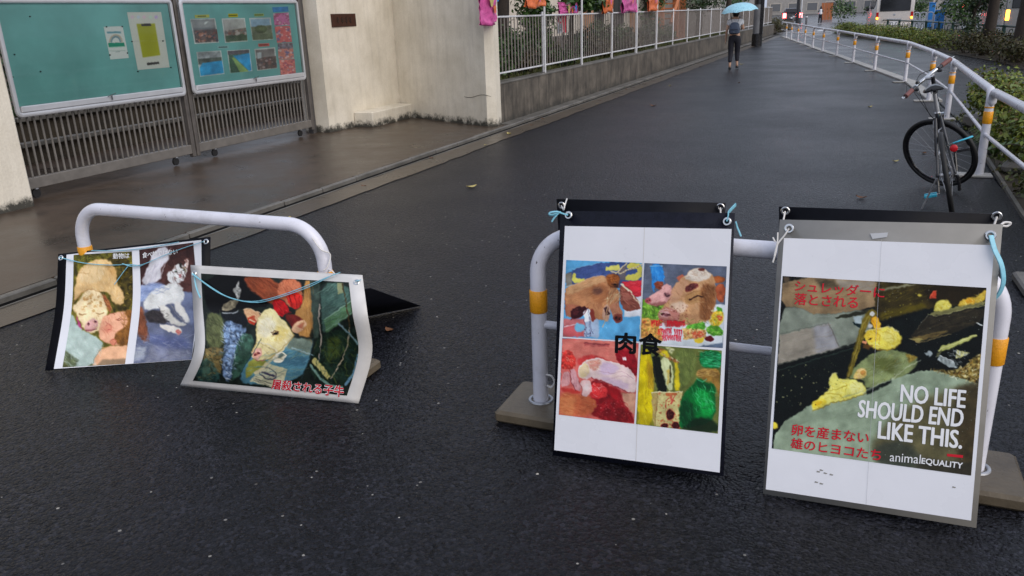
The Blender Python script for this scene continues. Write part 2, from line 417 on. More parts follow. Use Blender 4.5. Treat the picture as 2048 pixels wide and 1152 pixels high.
def leaves(name, mat, blobs, n, size, parent=None, loc=None, seed=1, droop=.2, shell=.55, smin=.6, thresh=-.15, **kw):
    """leaf-sized folded faces scattered through ellipsoid blobs (c, radii), thinned by lumps so that gaps stay open"""
    g = np.random.default_rng(seed); vol = np.array([b[1][0] * b[1][1] * b[1][2] for b in blobs]) ** .75
    pick = g.choice(len(blobs), int(n * 1.6), p=vol / vol.sum())
    C = np.array([b[0] for b in blobs], float)[pick]; Rr = np.array([b[1] for b in blobs], float)[pick]
    d = g.normal(size=(len(pick), 3)); d /= np.linalg.norm(d, axis=1)[:, None]
    rad = shell + (1 - shell) * g.random(len(pick)); rad *= np.where(g.random(len(pick)) < .25, g.random(len(pick)), 1)
    k = g.normal(size=(5, 3)) * 2.2 / max(.15, float(np.mean(Rr))); ph = g.random(5) * 6.28
    P = C + d * Rr * rad[:, None] * (1 + .12 * g.normal(size=len(pick)))[:, None]
    lump = np.sin(P @ k.T + ph).sum(1) / 3
    keep = np.where(lump > thresh)[0][:n]; P = P[keep]; d = d[keep]; m = len(P)
    nrm = d + .8 * g.normal(size=(m, 3)) + V(0, 0, .5); nrm /= np.linalg.norm(nrm, axis=1)[:, None]
    t = g.normal(size=(m, 3)) - V(0, 0, droop); t -= (t * nrm).sum(1)[:, None] * nrm; t /= np.linalg.norm(t, axis=1)[:, None]
    b = np.cross(nrm, t); s = size * (smin + (1 - smin) * 1.6 * g.random(m))[:, None]
    vs = np.stack([P - t * s * .5, P + b * s * .28 + nrm * s * .06, P + t * s * .5 - nrm * s * .08, P - b * s * .28 + nrm * s * .06], 1).reshape(-1, 3)
    q = np.arange(4 * m).reshape(-1, 4)
    l = np.asarray(loc if loc is not None else (wloc(parent) if parent is not None else (0, 0, 0)), float)
    return obj(name, npmesh(name, vs - l, q), mat, parent, loc=l, **kw)
# ------------------------------------------------------------------ the ground
def sheet(name, pts, z, mat, thick=None, **kw):
    m = MB()
    if thick: m.prism(pts, z - thick, z)
    else: m.add([(p[0], p[1], z) for p in pts], [tuple(range(len(pts)))])
    return struct(name, m, mat, **kw)
sheet('ground', [(-300, -60), (300, -60), (300, 500), (-300, 500)], -.03, 'road_asphalt')
RAIL = [gz(x, y) for x, y in ((1958, 354), (1893, 240), (1857, 203), (1810, 165), (1749, 142), (1706, 126), (1673, 113), (1645, 104), (1625, 97), (1609, 90), (1595, 85.5), (1582, 80.5), (1572, 77), (1562, 74))]
RAIL = [V(1.27, 5.3, 0)] + [V(p[0], p[1], 0) for p in RAIL]
# the walkway runs up to the strip under the guard rail
edge = [(p[0] + .10, p[1]) for p in RAIL]
sheet('pavement', [(-4.6, -4), (2.6, -4), (1.35, 3)] + edge + [(-4.6, 51)], 0.0, 'pavement_asphalt')
# ragged concrete gutter, dark wet channel, kerb stones
ys = np.arange(-4, 52.01, .22); g = np.random.default_rng(3)
ed = [(-4.42 + .012 * math.sin(y * 1.7) + .009 * g.normal(), y) for y in ys]
sheet('gutter', ed + [(-4.745, 52), (-4.745, -4)], .006, 'gutter_concrete')
m = MB(); m.box((-4.80, 24, -.039), (.10, 56, .03)); struct('channel', m, 'channel_dark')
m = MB(); m.box((-4.752, 24, -.004), (.016, 56, .03)); struct('channel_lip', m, 'kerb_stone')
kerb = struct('kerb', MB().box((-4.887, 24, -.02), (.06, 56, .03)), 'channel_dark')
kb = None
for i in range(76):
    y = .2 + i * .605; dz = .004 * math.sin(i * 2.3)
    if kb is None:
        kb = obj('kerb_stone', MB().box((0, 0, 0), (.06, .59, .07), bev=.008).mesh('kerb_stone'), 'kerb_stone', kerb, loc=(-4.89, y, .002))
    else: copy_part(kb, kerb, (-4.89 + .003 * math.sin(i * 1.3), y, .002 + dz * .5))
sheet('driveway', [(-4.925, -4), (-4.925, 11.35), (-7.0, 12.6), (-15, 12.6), (-15, -4)], .035, 'slab_concrete', thick=.06)
m = MB(); m.box((-5.005, 31.5, .015), (.155, 40, .04)); struct('wall_footing', m, 'kerb_stone')
# raised school ground behind the low wall
sheet('school_yard', [(-5.25, 11.6), (-5.25, 70), (-45, 70), (-45, 12.7), (-7.1, 12.66)], .56, 'soil', thick=.5)

# ------------------------------------------------------------------ gate pillars and boundary wall
m = MB(); m.box((-7.7, 3.95, 1.25), (1.0, 2.44, 2.5), bev=.02)
obj('gate_pillar', m, 'wall_render', loc=(-7.7, 3.95, 0), label='cream rendered gate pillar at the hinge end of the left gate leaf', cat='pillar')
# L-shaped wall: pillar face with the name plate, then the slanting return that ends at the kerb
wall = thing('boundary_wall', 'stained cream rendered wall with a slanting return, carrying the rusty name plate', 'wall', (-7.4, 11.4, 0))
poly = [(-7.31, 10.18), (-7.27, 12.22), (-5.14, 11.17), (-5.02, 11.25), (-5.05, 11.5), (-7.1, 12.58), (-7.75, 12.58), (-7.75, 10.18)]
obj('wall_face', MB().prism(poly, 0, 2.7), 'wall_render', wall)
q0, q1 = gz(740, 262, .03), gz(826, 238, .03)
m = MB(); m.box((-7.12, 11.48, .145), (.34, 1.30, .24), bev=.012); obj('ledge', m, 'wall_render', wall)
# hairline crack across the return
cr = []
for i in range(9):
    t = i / 8; px = 928 + 54 * t; py = 193 + 2.5 * math.sin(t * 7) - 1.5 * t
    p = onP(px, py, (-5.14, 11.17, 0), (.442, .897, 0)); cr.append(p + V(-.442, -.897, 0) * .0015)
obj('crack', MB().tube(cr, [.001] + [.0035] * 7 + [.002], 5), 'plate_letters', wall)
# rusty name plate
plate = thing('name_plate', 'small rusty brown name plate fixed to the cream wall', 'plate', (-7.31, 10.8, 1.6))
c = [onX(*q, -7.31) for q in ((660, 28), (708, 29.5), (709, 52.5), (662, 52.5))]
yc, zc = (c[0][1] + c[1][1]) / 2, (c[0][2] + c[2][2]) / 2
obj('plate_body', MB().box((-7.295, yc, zc), (.026, c[1][1] - c[0][1], c[0][2] - c[2][2]), bev=.003), 'name_plate', plate)
for k in range(4):
    yy = yc - .17 + .11 * k
    mm = MB().box((-7.281, yy, zc + .02), (.006, .06, .012)); mm.box((-7.281, yy, zc - .015), (.006, .05, .012)); mm.box((-7.281, yy, zc), (.006, .012, .085))
    obj('raised_character', mm, 'plate_letters', plate)

# ------------------------------------------------------------------ sliding gate: two leaves with real slats
def gate_leaf(y0, y1, label):
    t = thing('gate_leaf', label, 'gate', (-7.5, (y0 + y1) / 2, .04), 'leaves of the school gate')
    X = -7.5
    obj('bottom_rail', MB().box((X, (y0 + y1) / 2, .195), (.06, y1 - y0 - .11, .11), bev=.006), 'gate_rail', t)
    obj('top_rail', MB().box((X, (y0 + y1) / 2, 1.98), (.06, y1 - y0 - .11, .07), bev=.006), 'gate_bronze', t)
    for y in (y0 + .027, y1 - .027): obj('stile', MB().box((X, y, 1.06), (.07, .055, 1.92), bev=.006), 'gate_bronze', t)
    obj('middle_rail', MB().box((X - .012, (y0 + y1) / 2, 1.3), (.03, y1 - y0 - .11, .05)), 'gate_bronze', t)
    n = int((y1 - y0 - .1) / .0735); first = None
    for i in range(n):
        y = y0 + .05 + (i + .7) * (y1 - y0 - .1) / (n + .4)
        if first is None:
            first = obj('slat', MB().box((0, 0, 0), (.016, .02, 1.69), bev=.003).mesh('slat'), 'gate_rail', t, loc=(X, y, 1.096))
        else: copy_part(first, t, V(X, y, 1.096) - wloc(t))
    for y in (y0 + .32, y1 - .32):
        c_ = obj('caster', MB().lathe([(.012, -.012), (.045, -.012), (.045, .012), (.012, .012)], (X, y, .09), (1, 0, 0), 16), 'rubber', t)
        obj('fork', MB().box((X, y, .137), (.06, .03, .012)), 'galvanised', c_)
    return t
gate_leaf(5.10, 7.60, 'brown slatted gate leaf behind the bare green notice board with the yellow sheet')
gate_leaf(7.62, 10.03, 'brown slatted gate leaf behind the notice board with six photographs')
obj('gate_post', MB().box((-7.55, 10.09, 1.1), (.09, .075, 2.2), bev=.006), 'aluminium_dark', loc=(-7.55, 10.09, 0), label='dark metal gate post against the cream wall corner', cat='post')
# dim steps and planting behind the gate
m = MB()
st = thing('stone_step', 'lower brick-edged step directly behind the gate slats', 'step', (-9.6, 7.5, .035), 'steps behind the gate')
for j, (x, z) in enumerate(((-9.6, .25), (-10.2, .5))):
    s_ = st if j == 0 else thing('stone_step', 'upper brick-edged step farther behind the gate slats', 'step', (x, 7.5, .035), 'steps behind the gate')
    obj('riser', MB().box((x - .2, 8.2, z / 2), (.4, 11, z)), 'soil', s_)
    b0 = None
    for i in range(48):
        y = 3.0 + i * .22
        if b0 is None: b0 = obj('brick', MB().box((0, 0, 0), (.12, .2, .06), bev=.008).mesh('brick'), 'kerb_stone', s_, loc=(x, y, z + .03))
        else: copy_part(b0, s_, V(x, y, z + .03) - wloc(s_))
leaves('shrub', 'leaf_dark', [((-11.2, y, 1.0), (.7, .8, 1.0)) for y in (3.6, 5.2, 6.8, 8.4, 10.0, 11.6)], 6000, .09, loc=(-11.2, 7, .035), seed=5,
       label='dark shrubbery behind the slatted gate', cat='shrub')
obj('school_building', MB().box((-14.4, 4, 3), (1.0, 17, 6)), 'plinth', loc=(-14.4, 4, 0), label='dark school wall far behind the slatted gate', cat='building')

# ------------------------------------------------------------------ low wall and fence
lw = thing('low_wall', 'low stained concrete retaining wall along the walkway under the fence', 'wall', (-5.19, 30, 0))
for i in range(14):
    y0 = 11.4 + i * 3.0; y1 = min(y0 + 2.99, 53)
    obj('wall_panel', MB().box((-5.19, (y0 + y1) / 2, .31), (.22, y1 - y0, .62), bev=.006), 'retaining_concrete', lw)
    obj('coping', MB().box((-5.19, (y0 + y1) / 2, .634), (.235, y1 - y0, .028), bev=.005), 'kerb_stone', lw)
fence = thing('railing_fence', 'white post and bar railing standing on the low concrete wall', 'fence', (-5.2, 30, .65))
FX = -5.2; posts = [13.78 + 2.165 * i for i in range(-1, 18)]
bar = None; prail = None
for i, y in enumerate(posts):
    r = .028 if i < 6 else .02
    if i > 0: obj('post', MB().lathe([(r, 0), (r, 1.0), (r * .6, 1.015)], (FX, y, .65), n=12), 'fence_white', fence, smooth=True)
    y1 = min(y + 2.165, 52.5)
    if y1 <= y: break
    obj('top_rail', MB().box((FX, (y + y1) / 2, 1.605), (.045, y1 - y, .028), bev=.006), 'fence_white', fence)
    obj('bottom_rail', MB().box((FX, (y + y1) / 2, .768), (.035, y1 - y, .026), bev=.006), 'fence_white', fence)
    ks = [y + (k + .5) * .1353 for k in range(16)]
    if i < 7:
        for yy in ks:
            if bar is None:
                bar = obj('bar', MB().box((0, 0, 0), (.015, .015, .81)).mesh('bar'), 'fence_bar', fence, loc=(FX, yy, 1.186))
            else: copy_part(bar, fence, V(FX, yy, 1.186) - wloc(fence))
    else:
        mm = MB()
        for yy in ks: mm.box((FX, yy, 1.186), (.015, .015, .81))
        obj('bar_run', mm, 'fence_bar', fence, kind='stuff')

# ------------------------------------------------------------------ school building, stair and planting behind the fence
bld = thing('school_block', 'pale school building with terracotta pilasters behind the fence', 'building', (-10.2, 30, .56))
obj('wall', MB().box((-9.6, 31, 3.5), (1.2, 36, 5.05)), 'facade', bld)
obj('plinth', MB().box((-8.97, 31, .755), (.16, 36, .39)), 'plinth', bld)
for q in (1067, 1178, 1268):
    p = onX(q, 30, -8.9); obj('pilaster', MB().box((-8.93, p[1], 2.2), (.2, .62, 3.4), bev=.02), 'terracotta', bld)
for q in (1200, 1240, 1300):
    p = onX(q, 30, -8.9); w_ = obj('window', MB().box((-8.985, p[1], 2.4), (.04, 1.5, 2.6)), 'aluminium_dark', bld)
    for s_ in (-.37, .37): obj('pane', MB().box((-8.955, p[1] + s_, 2.4), (.02, .66, 2.4)), 'window_dark', w_)
stair = thing('outdoor_stair', 'orange steel outdoor stair beside the school block', 'stair', (-6.6, 30, .56))
for q in (1322, 1352, 1366):
    p = onX(q, 10, -6.6); obj('column', MB().box((-6.6, p[1], 2.0), (.22, .22, 3.0), bev=.02), 'orange_paint', stair)
a, b = onX(1330, 36, -6.6)[1], onX(1352, 2, -6.6)[1]
for k in range(8):
    t = k / 7; obj('tread', MB().box((-6.8, a + (b - a) * t, 1.35 + .17 * k), (.9, .3, .045)), 'orange_paint', stair)
obj('stringer', MB().tube([(-6.35, a - .2, 1.2), (-6.35, b, 2.65)], .07, 4), 'orange_paint', stair)
sh = thing('storage_shed', 'grey storage shed standing in the school yard behind the far fence', 'shed', (-7.4, 38, .56))
obj('shed_wall', MB().box((-7.4, 38.5, 1.76), (1.8, 6, 2.4), bev=.02), 'facade_grey', sh); obj('shed_roof', MB().box((-7.4, 38.5, 3.0), (2.1, 6.3, .1)), 'plinth', sh)

def tree(px, X, h, r, label, seed, crown, n, leaf, mat='leaf_mid', zb=.56, lean=0.0, grp=None):
    g = random.Random(seed); X -= .35; b = onX(px, 120, X); base = V(X, b[1], zb)
    t = thing('tree', label, 'tree', base, grp)
    mid = base + V(lean * .5 + .05, .06, h * .45); top = base + V(lean, -.05, h)
    mm = MB().tube(bez([base, base + V(.02, 0, h * .2), mid, top], 14), [r * (1.25 - .75 * i / 15) for i in range(len(bez([base, base + V(.02, 0, h * .2), mid, top], 14)))], 9)
    obj('trunk', mm, 'trunk_bark', t, smooth=True)
    for k in range(6):
        a = g.random() * 6.28; z0 = h * (.35 + .09 * k); s0 = base + (top - base) * (z0 / h)
        e = s0 + V(math.cos(a) * (.7 + .3 * g.random()), math.sin(a) * (.8 + .4 * g.random()), .35 + .3 * g.random())
        obj('limb', MB().tube(bez([s0, (s0 + e) / 2 + V(0, 0, .12), e], 8), [r * .42, r * .38, r * .34, r * .3, r * .26, r * .22, r * .18, r * .14, r * .1][:len(bez([s0, (s0 + e) / 2, e], 8))], 6), 'trunk_bark', t, smooth=True)
    leaves('crown', mat, [(base + V(*c_), rr) for c_, rr in crown], n, leaf, t, seed=seed, droop=.6)
    return t
G1 = 'trees behind the school fence'
tree(1003, -5.7, 3.6, .13, 'dark thick-trunked tree behind the fence next to the cream wall', 21, [((0, 0, 2.3), (.8, .9, .5)), ((.35, .75, 1.15), (.35, .5, .4)), ((.3, 1.35, .95), (.3, .45, .5)), ((.25, -.1, .6), (.3, .5, .4))], 3400, .095, grp=G1)
tree(1058, -5.8, 3.4, .085, 'slim leaning tree behind the fence under the orange streamer', 22, [((.3, .2, 1.25), (.4, 1.0, .3)), ((0, -.3, 2.3), (.8, .9, .5)), ((.2, .2, .6), (.35, .5, .4))], 2800, .10, grp=G1)
tree(1140, -5.5, 3.2, .05, 'young tree with broad drooping leaves over the fence', 23, [((.45, -.1, 1.28), (.4, 1.1, .18)), ((.2, .3, 1.7), (.6, 1.0, .3))], 1900, .15, grp=G1)
tree(1290, -6.0, 3.6, .07, 'bushy tree behind the fence near the orange streamers', 24, [((.2, 0, 1.0), (.5, .9, .7)), ((0, .3, 2.0), (.7, 1.0, .6))], 3000, .10, grp=G1)
tree(1395, -5.9, 4.0, .12, 'forked dark tree behind the fence near the orange stair', 25, [((.2, -1.5, 1.35), (.6, 1.1, .5)), ((.2, 1.6, 1.5), (.6, 1.3, .55)), ((0, 0, 2.5), (1.2, 1.8, .8))], 3000, .11, mat='leaf_dark', grp=G1)
tree(1450, -5.9, 4.2, .13, 'dark tree behind the fence above the blue umbrella', 26, [((0, -.6, 1.7), (.7, 1.5, .6)), ((0, 1.2, 2.4), (1.2, 2, 1.0))], 2600, .12, mat='leaf_dark', grp=G1)
obj('bed_grass', npmesh('bed_grass', *(lambda g, n: (lambda P, d: (np.stack([P - d * .012, P + d * .012, P + V(0, 0, .10) + g.normal(size=(n, 3)) * .03], 1).reshape(-1, 3), np.arange(3 * n).reshape(-1, 3)))(np.stack([-5.3 - .75 * g.random(n), 12.2 + 26 * g.random(n) ** 1.4, np.full(n, .56)], 1), (lambda a: np.stack([np.cos(a), np.sin(a), 0 * a], 1))(g.random(n) * 6.28)))(np.random.default_rng(8), 9000)), 'grass', label='thin grass and weeds on the bed behind the railing', cat='grass', kind='stuff')
G2 = 'low plants in the bed behind the fence'
PLX = [1000, 1012, 1022, 1040, 1050, 1068, 1085, 1100, 1128, 1150, 1172, 1196, 1210, 1222, 1248, 1262, 1300, 1330]
for k, (px, X, h, mt, rr) in enumerate([(1000, -5.25, .75, 'leaf_mid', .34), (1022, -5.3, .6, 'leaf_dark', .3), (1050, -5.25, .5, 'leaf_olive', .33), (1068, -5.4, .78, 'leaf_mid', .26), (1100, -5.6, .5, 'leaf_olive', .3),
                                        (1128, -5.3, .35, 'leaf_mid', .3), (1172, -5.6, .7, 'leaf_olive', .3), (1196, -5.5, .85, 'leaf_mid', .33), (1210, -5.2, .4, 'leaf_olive', .3), (1248, -5.4, .7, 'leaf_mid', .34), (1262, -5.2, .55, 'leaf_olive', .4), (1300, -5.3, .7, 'leaf_dark', .4), (1012, -5.6, .8, 'leaf_mid', .36), (1040, -5.7, .7, 'leaf_dark', .36), (1085, -5.8, .55, 'leaf_olive', .36), (1150, -5.7, .6, 'leaf_mid', .36), (1222, -5.7, .75, 'leaf_dark', .4), (1330, -5.4, .6, 'leaf_mid', .4)]):
    X -= .35; p = onX(px, 110, X); b = V(X, p[1], .56)
    t = thing('bed_plant', ['first', 'second', 'third', 'fourth', 'fifth', 'sixth', 'seventh', 'eighth', 'ninth', 'tenth', 'eleventh', 'twelfth', 'thirteenth', 'fourteenth', 'fifteenth', 'sixteenth', 'seventeenth', 'eighteenth'][sorted(PLX).index(px)] + ' low plant from the cream wall in the bed behind the railing', 'plant', b, G2)
    for s_ in range(4): obj('stem', MB().tube([b + V(.04 * s_, .06 * s_ - .1, 0), b + V(.05 * s_ - .06, .11 * s_ - .16, h * .8)], [.009, .004], 5), 'trunk_bark', t)
    leaves('foliage', mt, [(b + V(0, 0, h * .6), (rr * .8, rr * 1.25, h * .5))], 900, .085, t, seed=40 + k, thresh=-.3)
for k, (px, y0) in enumerate(((1131, 92), (1122, 96), (1148, 90))):
    p = onX(px, y0, -5.5); obj('garden_stake', MB().tube([(-5.5, p[1], .55), (-5.48, p[1] + .02, .9), (-5.45, p[1] + .06 * (k - 1), 1.28)], [.018, .016, .01], 6), 'black_paint', loc=(-5.5, p[1], .55), label='black iron stake standing in the bed behind the railing', cat='stake', group='iron stakes in the bed')
# ------------------------------------------------------------------ a small painter for printed matter (flat print only)
def upn(a, h, w_):
    gh, gw = a.shape; y = np.linspace(0, gh - 1.001, h); x = np.linspace(0, gw - 1.001, w_)
    yi, xi = y.astype(int), x.astype(int); fy, fx = (y - yi)[:, None], (x - xi)[None]
    fy = fy * fy * (3 - 2 * fy); fx = fx * fx * (3 - 2 * fx)
    return (a[yi][:, xi] * (1 - fy) * (1 - fx) + a[yi + 1][:, xi] * fy * (1 - fx) + a[yi][:, xi + 1] * (1 - fy) * fx + a[yi + 1][:, xi + 1] * fy * fx)
class Canvas:
    """ink picture over a rectangle; T() sets the drawing frame (origin, units per canvas unit)"""
    def __init__(s, x0, y0, x1, y1, base=(128, 128, 128), seed=1):
        s.x0, s.y0 = x0, y0; s.q = 2; s.w, s.h = int((x1 - x0) * 2) + 1, int((y1 - y0) * 2) + 1
        s.a = np.ones((s.h, s.w, 3)) * np.array(base, float); s.g = np.random.default_rng(seed); s.T(0, 0, 1)
        s.X, s.Y = np.meshgrid(np.arange(s.w) / 2 + x0, np.arange(s.h) / 2 + y0)
    def T(s, ox, oy, k): s.ox, s.oy, s.k = ox, oy, k; return s
    def pt(s, p): return s.ox + p[0] / s.k, s.oy + p[1] / s.k
    def blur(s, m, r):
        r = int(round(r * .62))
        if r < 1: return m
        for _ in range(2):
            for ax in (0, 1):
                p = np.pad(m, [(r, r) if i == ax else (0, 0) for i in (0, 1)], mode='edge'); c = np.cumsum(p, ax); z = np.zeros_like(np.take(c, [0], ax))
                c = np.concatenate([z, c], ax); n = 2 * r + 1
                m = (np.take(c, range(n, c.shape[ax]), ax) - np.take(c, range(0, c.shape[ax] - n), ax)) / n
        return m
    def win(s, P, pad):
        x0 = int(max(0, (min(p[0] for p in P) - s.x0) * 2 - pad)); x1 = int(min(s.w, (max(p[0] for p in P) - s.x0) * 2 + pad + 2))
        y0 = int(max(0, (min(p[1] for p in P) - s.y0) * 2 - pad)); y1 = int(min(s.h, (max(p[1] for p in P) - s.y0) * 2 + pad + 2))
        return slice(y0, max(y0 + 1, y1)), slice(x0, max(x0 + 1, x1))
    def mask(s, pts, w_=None):
        P = [s.pt(p) for p in pts]; w_ = w_ or (slice(0, s.h), slice(0, s.w)); X, Y = s.X[w_], s.Y[w_]; m = np.zeros(X.shape, bool); n = len(P)
        for i in range(n):
            (xa, ya), (xb, yb) = P[i], P[(i + 1) % n]
            if ya == yb: continue
            m ^= ((Y < ya) != (Y < yb)) & (X < (xb - xa) * (Y - ya) / (yb - ya) + xa)
        return m.astype(float)
    def put(s, m, col, alpha=1.0, tex=0.0, cell=9, w_=None):
        w_ = w_ or (slice(0, s.h), slice(0, s.w)); c = np.ones(m.shape + (3,)) * np.array(col, float); h, wd = m.shape
        if tex:
            t = upn(s.g.random((max(3, h // (2 * cell) + 2), max(3, wd // (2 * cell) + 2))), h, wd) - .5
            t2 = upn(s.g.random((max(3, h // 3), max(3, wd // 3))), h, wd) - .5
            c = c * (1 + tex * (1.3 * t + .45 * t2))[..., None]
        m = (m * alpha)[..., None]; s.a[w_] = s.a[w_] * (1 - m) + c * m; return s
    def poly(s, pts, col, soft=1, alpha=1.0, tex=0.0, cell=9):
        if soft >= 2 and len(pts) > 4:
            for _ in range(1):       # round the outline
                q = []
                for i in range(len(pts)):
                    a, b = np.array(pts[i], float), np.array(pts[(i + 1) % len(pts)], float); q += [a * .75 + b * .25, a * .25 + b * .75]
                pts = q
        w_ = s.win([s.pt(p) for p in pts], soft * 4 + 4); m = s.mask(pts, w_); a0 = s.a[w_].copy() if 2 <= soft <= 4 else None
        s.put(s.blur(m, soft), col, alpha, tex, cell, w_)
        if a0 is not None:           # rounded bodies: printed form shading, a little deeper toward the lower outline
            k = min(26, max(5, int(min(m.shape) * .13))); e = s.blur(m, k / .62); up = np.roll(e, -k, 0); f = np.clip(.93 + .13 * e - .10 * (e - up), .7, 1.1); mm = (s.blur(m, soft) * alpha)[..., None]
            s.a[w_] = s.a[w_] * (1 - mm) + np.clip(s.a[w_] * f[..., None], 0, 255) * mm
        return s
    def ell(s, cx, cy, rx, ry, col, ang=0, soft=1, alpha=1.0, tex=0.0, cell=9):
        t = np.linspace(0, 2 * math.pi, 17)[:-1]; ca, sa = math.cos(math.radians(ang)), math.sin(math.radians(ang))
        return s.poly([(cx + rx * math.cos(a) * ca - ry * math.sin(a) * sa, cy + rx * math.cos(a) * sa + ry * math.sin(a) * ca) for a in t], col, soft, alpha, tex, cell)
    def line(s, pts, wd, col, soft=0, alpha=1.0):
        w_ = s.win([s.pt(p) for p in pts], wd / s.k * 2 + 6 + soft * 4); X, Y = s.X[w_], s.Y[w_]; m = np.zeros(X.shape)
        for a, b in zip(pts[:-1], pts[1:]):
            a, b = np.array(s.pt(a)), np.array(s.pt(b)); d = b - a; L = max(1e-6, d @ d)
            t = np.clip(((X - a[0]) * d[0] + (Y - a[1]) * d[1]) / L, 0, 1)
            dist = np.hypot(X - a[0] - t * d[0], Y - a[1] - t * d[1]); m = np.maximum(m, np.clip((wd / s.k / 2 - dist) * 2 + .5, 0, 1))
        return s.put(s.blur(m, soft), col, alpha, w_=w_)
    def strokes(s, pts, n, cols, L, wd, ang=0, spread=20, alpha=.6, soft=0):
        """many short strokes inside an outline: fur, fibres, leaf veins, glints, debris"""
        m = s.mask(pts); ys, xs = np.where(m > .5)
        if len(ys) == 0: return s
        for i in s.g.integers(0, len(ys), n):
            a = math.radians(ang + spread * s.g.normal()); l = L / s.k * (.5 + s.g.random()) / 2; x, y = s.X[0, xs[i]], s.Y[ys[i], 0]; c_ = cols[int(s.g.integers(0, len(cols)))]
            w_ = s.win([(x - l, y - l), (x + l, y + l)], wd / s.k * 2 + 3); dx, dy = math.cos(a), math.sin(a); X, Y = s.X[w_] - x, s.Y[w_] - y; t = np.clip(X * dx + Y * dy, -l, l)
            d = np.hypot(X - t * dx, Y - t * dy); s.put(np.clip((wd / s.k / 2 * (1 - .6 * np.abs(t) / (l + 1e-6)) - d) * 2 + .5, 0, 1), c_, alpha * (.6 + .4 * s.g.random()), w_=w_)
        return s
    def finish(s, warp=2.0, grain=5, shade=.12, soft=1):
        """print look: outlines wander, tone drifts, fine grain"""
        h, wd = s.h, s.w; f = lambda c: upn(s.g.random((h // c + 3, wd // c + 3)), h, wd) - .5
        dx = 2 * warp * (f(10) + .6 * f(26)); dy = 2 * warp * (f(10) + .6 * f(26)); jj, ii = np.meshgrid(np.arange(wd), np.arange(h))
        a = s.a[np.clip((ii + 2 * dy).round().astype(int), 0, h - 1), np.clip((jj + 2 * dx).round().astype(int), 0, wd - 1)]
        a = np.stack([s.blur(a[..., k], soft) for k in range(3)], -1)
        t = 1 + shade * (1.5 * f(40) + .7 * f(16)); a = a * t[..., None]; a = a + .22 * (a - np.stack([s.blur(a[..., k], 6) for k in range(3)], -1)); a = 255 * np.clip(a / 255, 0, 1); a = a + 26 * np.sin((a / 255 - .5) * math.pi * 2) * -.35 * -1 * .5
        s.a = np.clip(a + grain * s.g.normal(size=(h, wd, 1)) + grain * .5 * s.g.normal(size=(h, wd, 3)), 0, 255); return s
    def spots(s, pts, n, col, r, alpha=.8, var=.3):
        m = s.mask(pts); ys, xs = np.where(m > .5)
        if len(ys) == 0: return s
        for i in s.g.integers(0, len(ys), n):
            rr = r / s.k * (.5 + s.g.random()); p = (s.X[0, xs[i]], s.Y[ys[i], 0]); w_ = s.win([p], rr * 2 + 4)
            d = np.hypot((s.X[w_] - p[0]), (s.Y[w_] - p[1]) * 1.2); s.put(np.clip((rr - d) * 2 + .5, 0, 1), np.array(col) * (1 + var * (s.g.random() - .5)), alpha, w_=w_)
        return s
    def sample(s, px):
        x = np.clip((px[..., 0] - s.x0) * 2, 0, s.w - 1.001); y = np.clip((px[..., 1] - s.y0) * 2, 0, s.h - 1.001)
        xi, yi = x.astype(int), y.astype(int); fx, fy = (x - xi)[..., None], (y - yi)[..., None]; a = s.a
        return a[yi, xi] * (1 - fx) * (1 - fy) + a[yi, xi + 1] * fx * (1 - fy) + a[yi + 1, xi] * (1 - fx) * fy + a[yi + 1, xi + 1] * fx * fy

class Surf:
    """smooth sheet through a grid of 3-D rows (u to the right, v down)"""
    def __init__(s, rows, vs=None):
        s.L = np.array([r[0] for r in rows], float); s.R = np.array([r[1] for r in rows], float)
        s.v = np.array(vs if vs is not None else np.linspace(0, 1, len(rows)), float); s.bow = 0.0
    def _i(s, A, v):
        n = len(s.v)
        if n == 2: return A[0] + (A[1] - A[0]) * v[..., None]
        v = np.asarray(v); out = np.zeros(v.shape + (3,))
        d = np.zeros_like(A); d[0] = (A[1] - A[0]) / (s.v[1] - s.v[0]); d[-1] = (A[-1] - A[-2]) / (s.v[-1] - s.v[-2])
        for i in range(1, n - 1): d[i] = (A[i + 1] - A[i - 1]) / (s.v[i + 1] - s.v[i - 1])
        k = np.clip(np.searchsorted(s.v, v) - 1, 0, n - 2); h = (s.v[k + 1] - s.v[k]); t = ((v - s.v[k]) / h)[..., None]; h = h[..., None]
        return (2*t**3 - 3*t**2 + 1) * A[k] + (t**3 - 2*t**2 + t) * h * d[k] + (-2*t**3 + 3*t**2) * A[k + 1] + (t**3 - t**2) * h * d[k + 1]
    def p(s, u, v):
        u, v = np.asarray(u, float), np.asarray(v, float); a, b = s._i(s.L, v), s._i(s.R, v)
        return a + (b - a) * u[..., None] + np.array([0, -1, 0]) * (s.bow * 4 * u * (1 - u))[..., None]
    def n(s, u, v):
        e = 1e-3; a = s.p(u + e, v) - s.p(u - e, v); b = s.p(u, v + e) - s.p(u, v - e); n = np.cross(b, a)
        n /= np.linalg.norm(n, axis=-1)[..., None]; return np.where((n[..., 1:2] > 0), -n, n)
    def uv(s, px):
        u, v = np.array(.5), np.array(.5); px = np.array(px, float)
        for _ in range(30):
            f = proj(s.p(u, v)) - px; e = 1e-4
            J = np.stack([(proj(s.p(u + e, v)) - f - px) / e, (proj(s.p(u, v + e)) - f - px) / e], -1)
            d = np.linalg.solve(J, f); u, v = u - np.clip(d[0], -.3, .3), v - np.clip(d[1], -.3, .3)
        return np.array([float(u), float(v)])
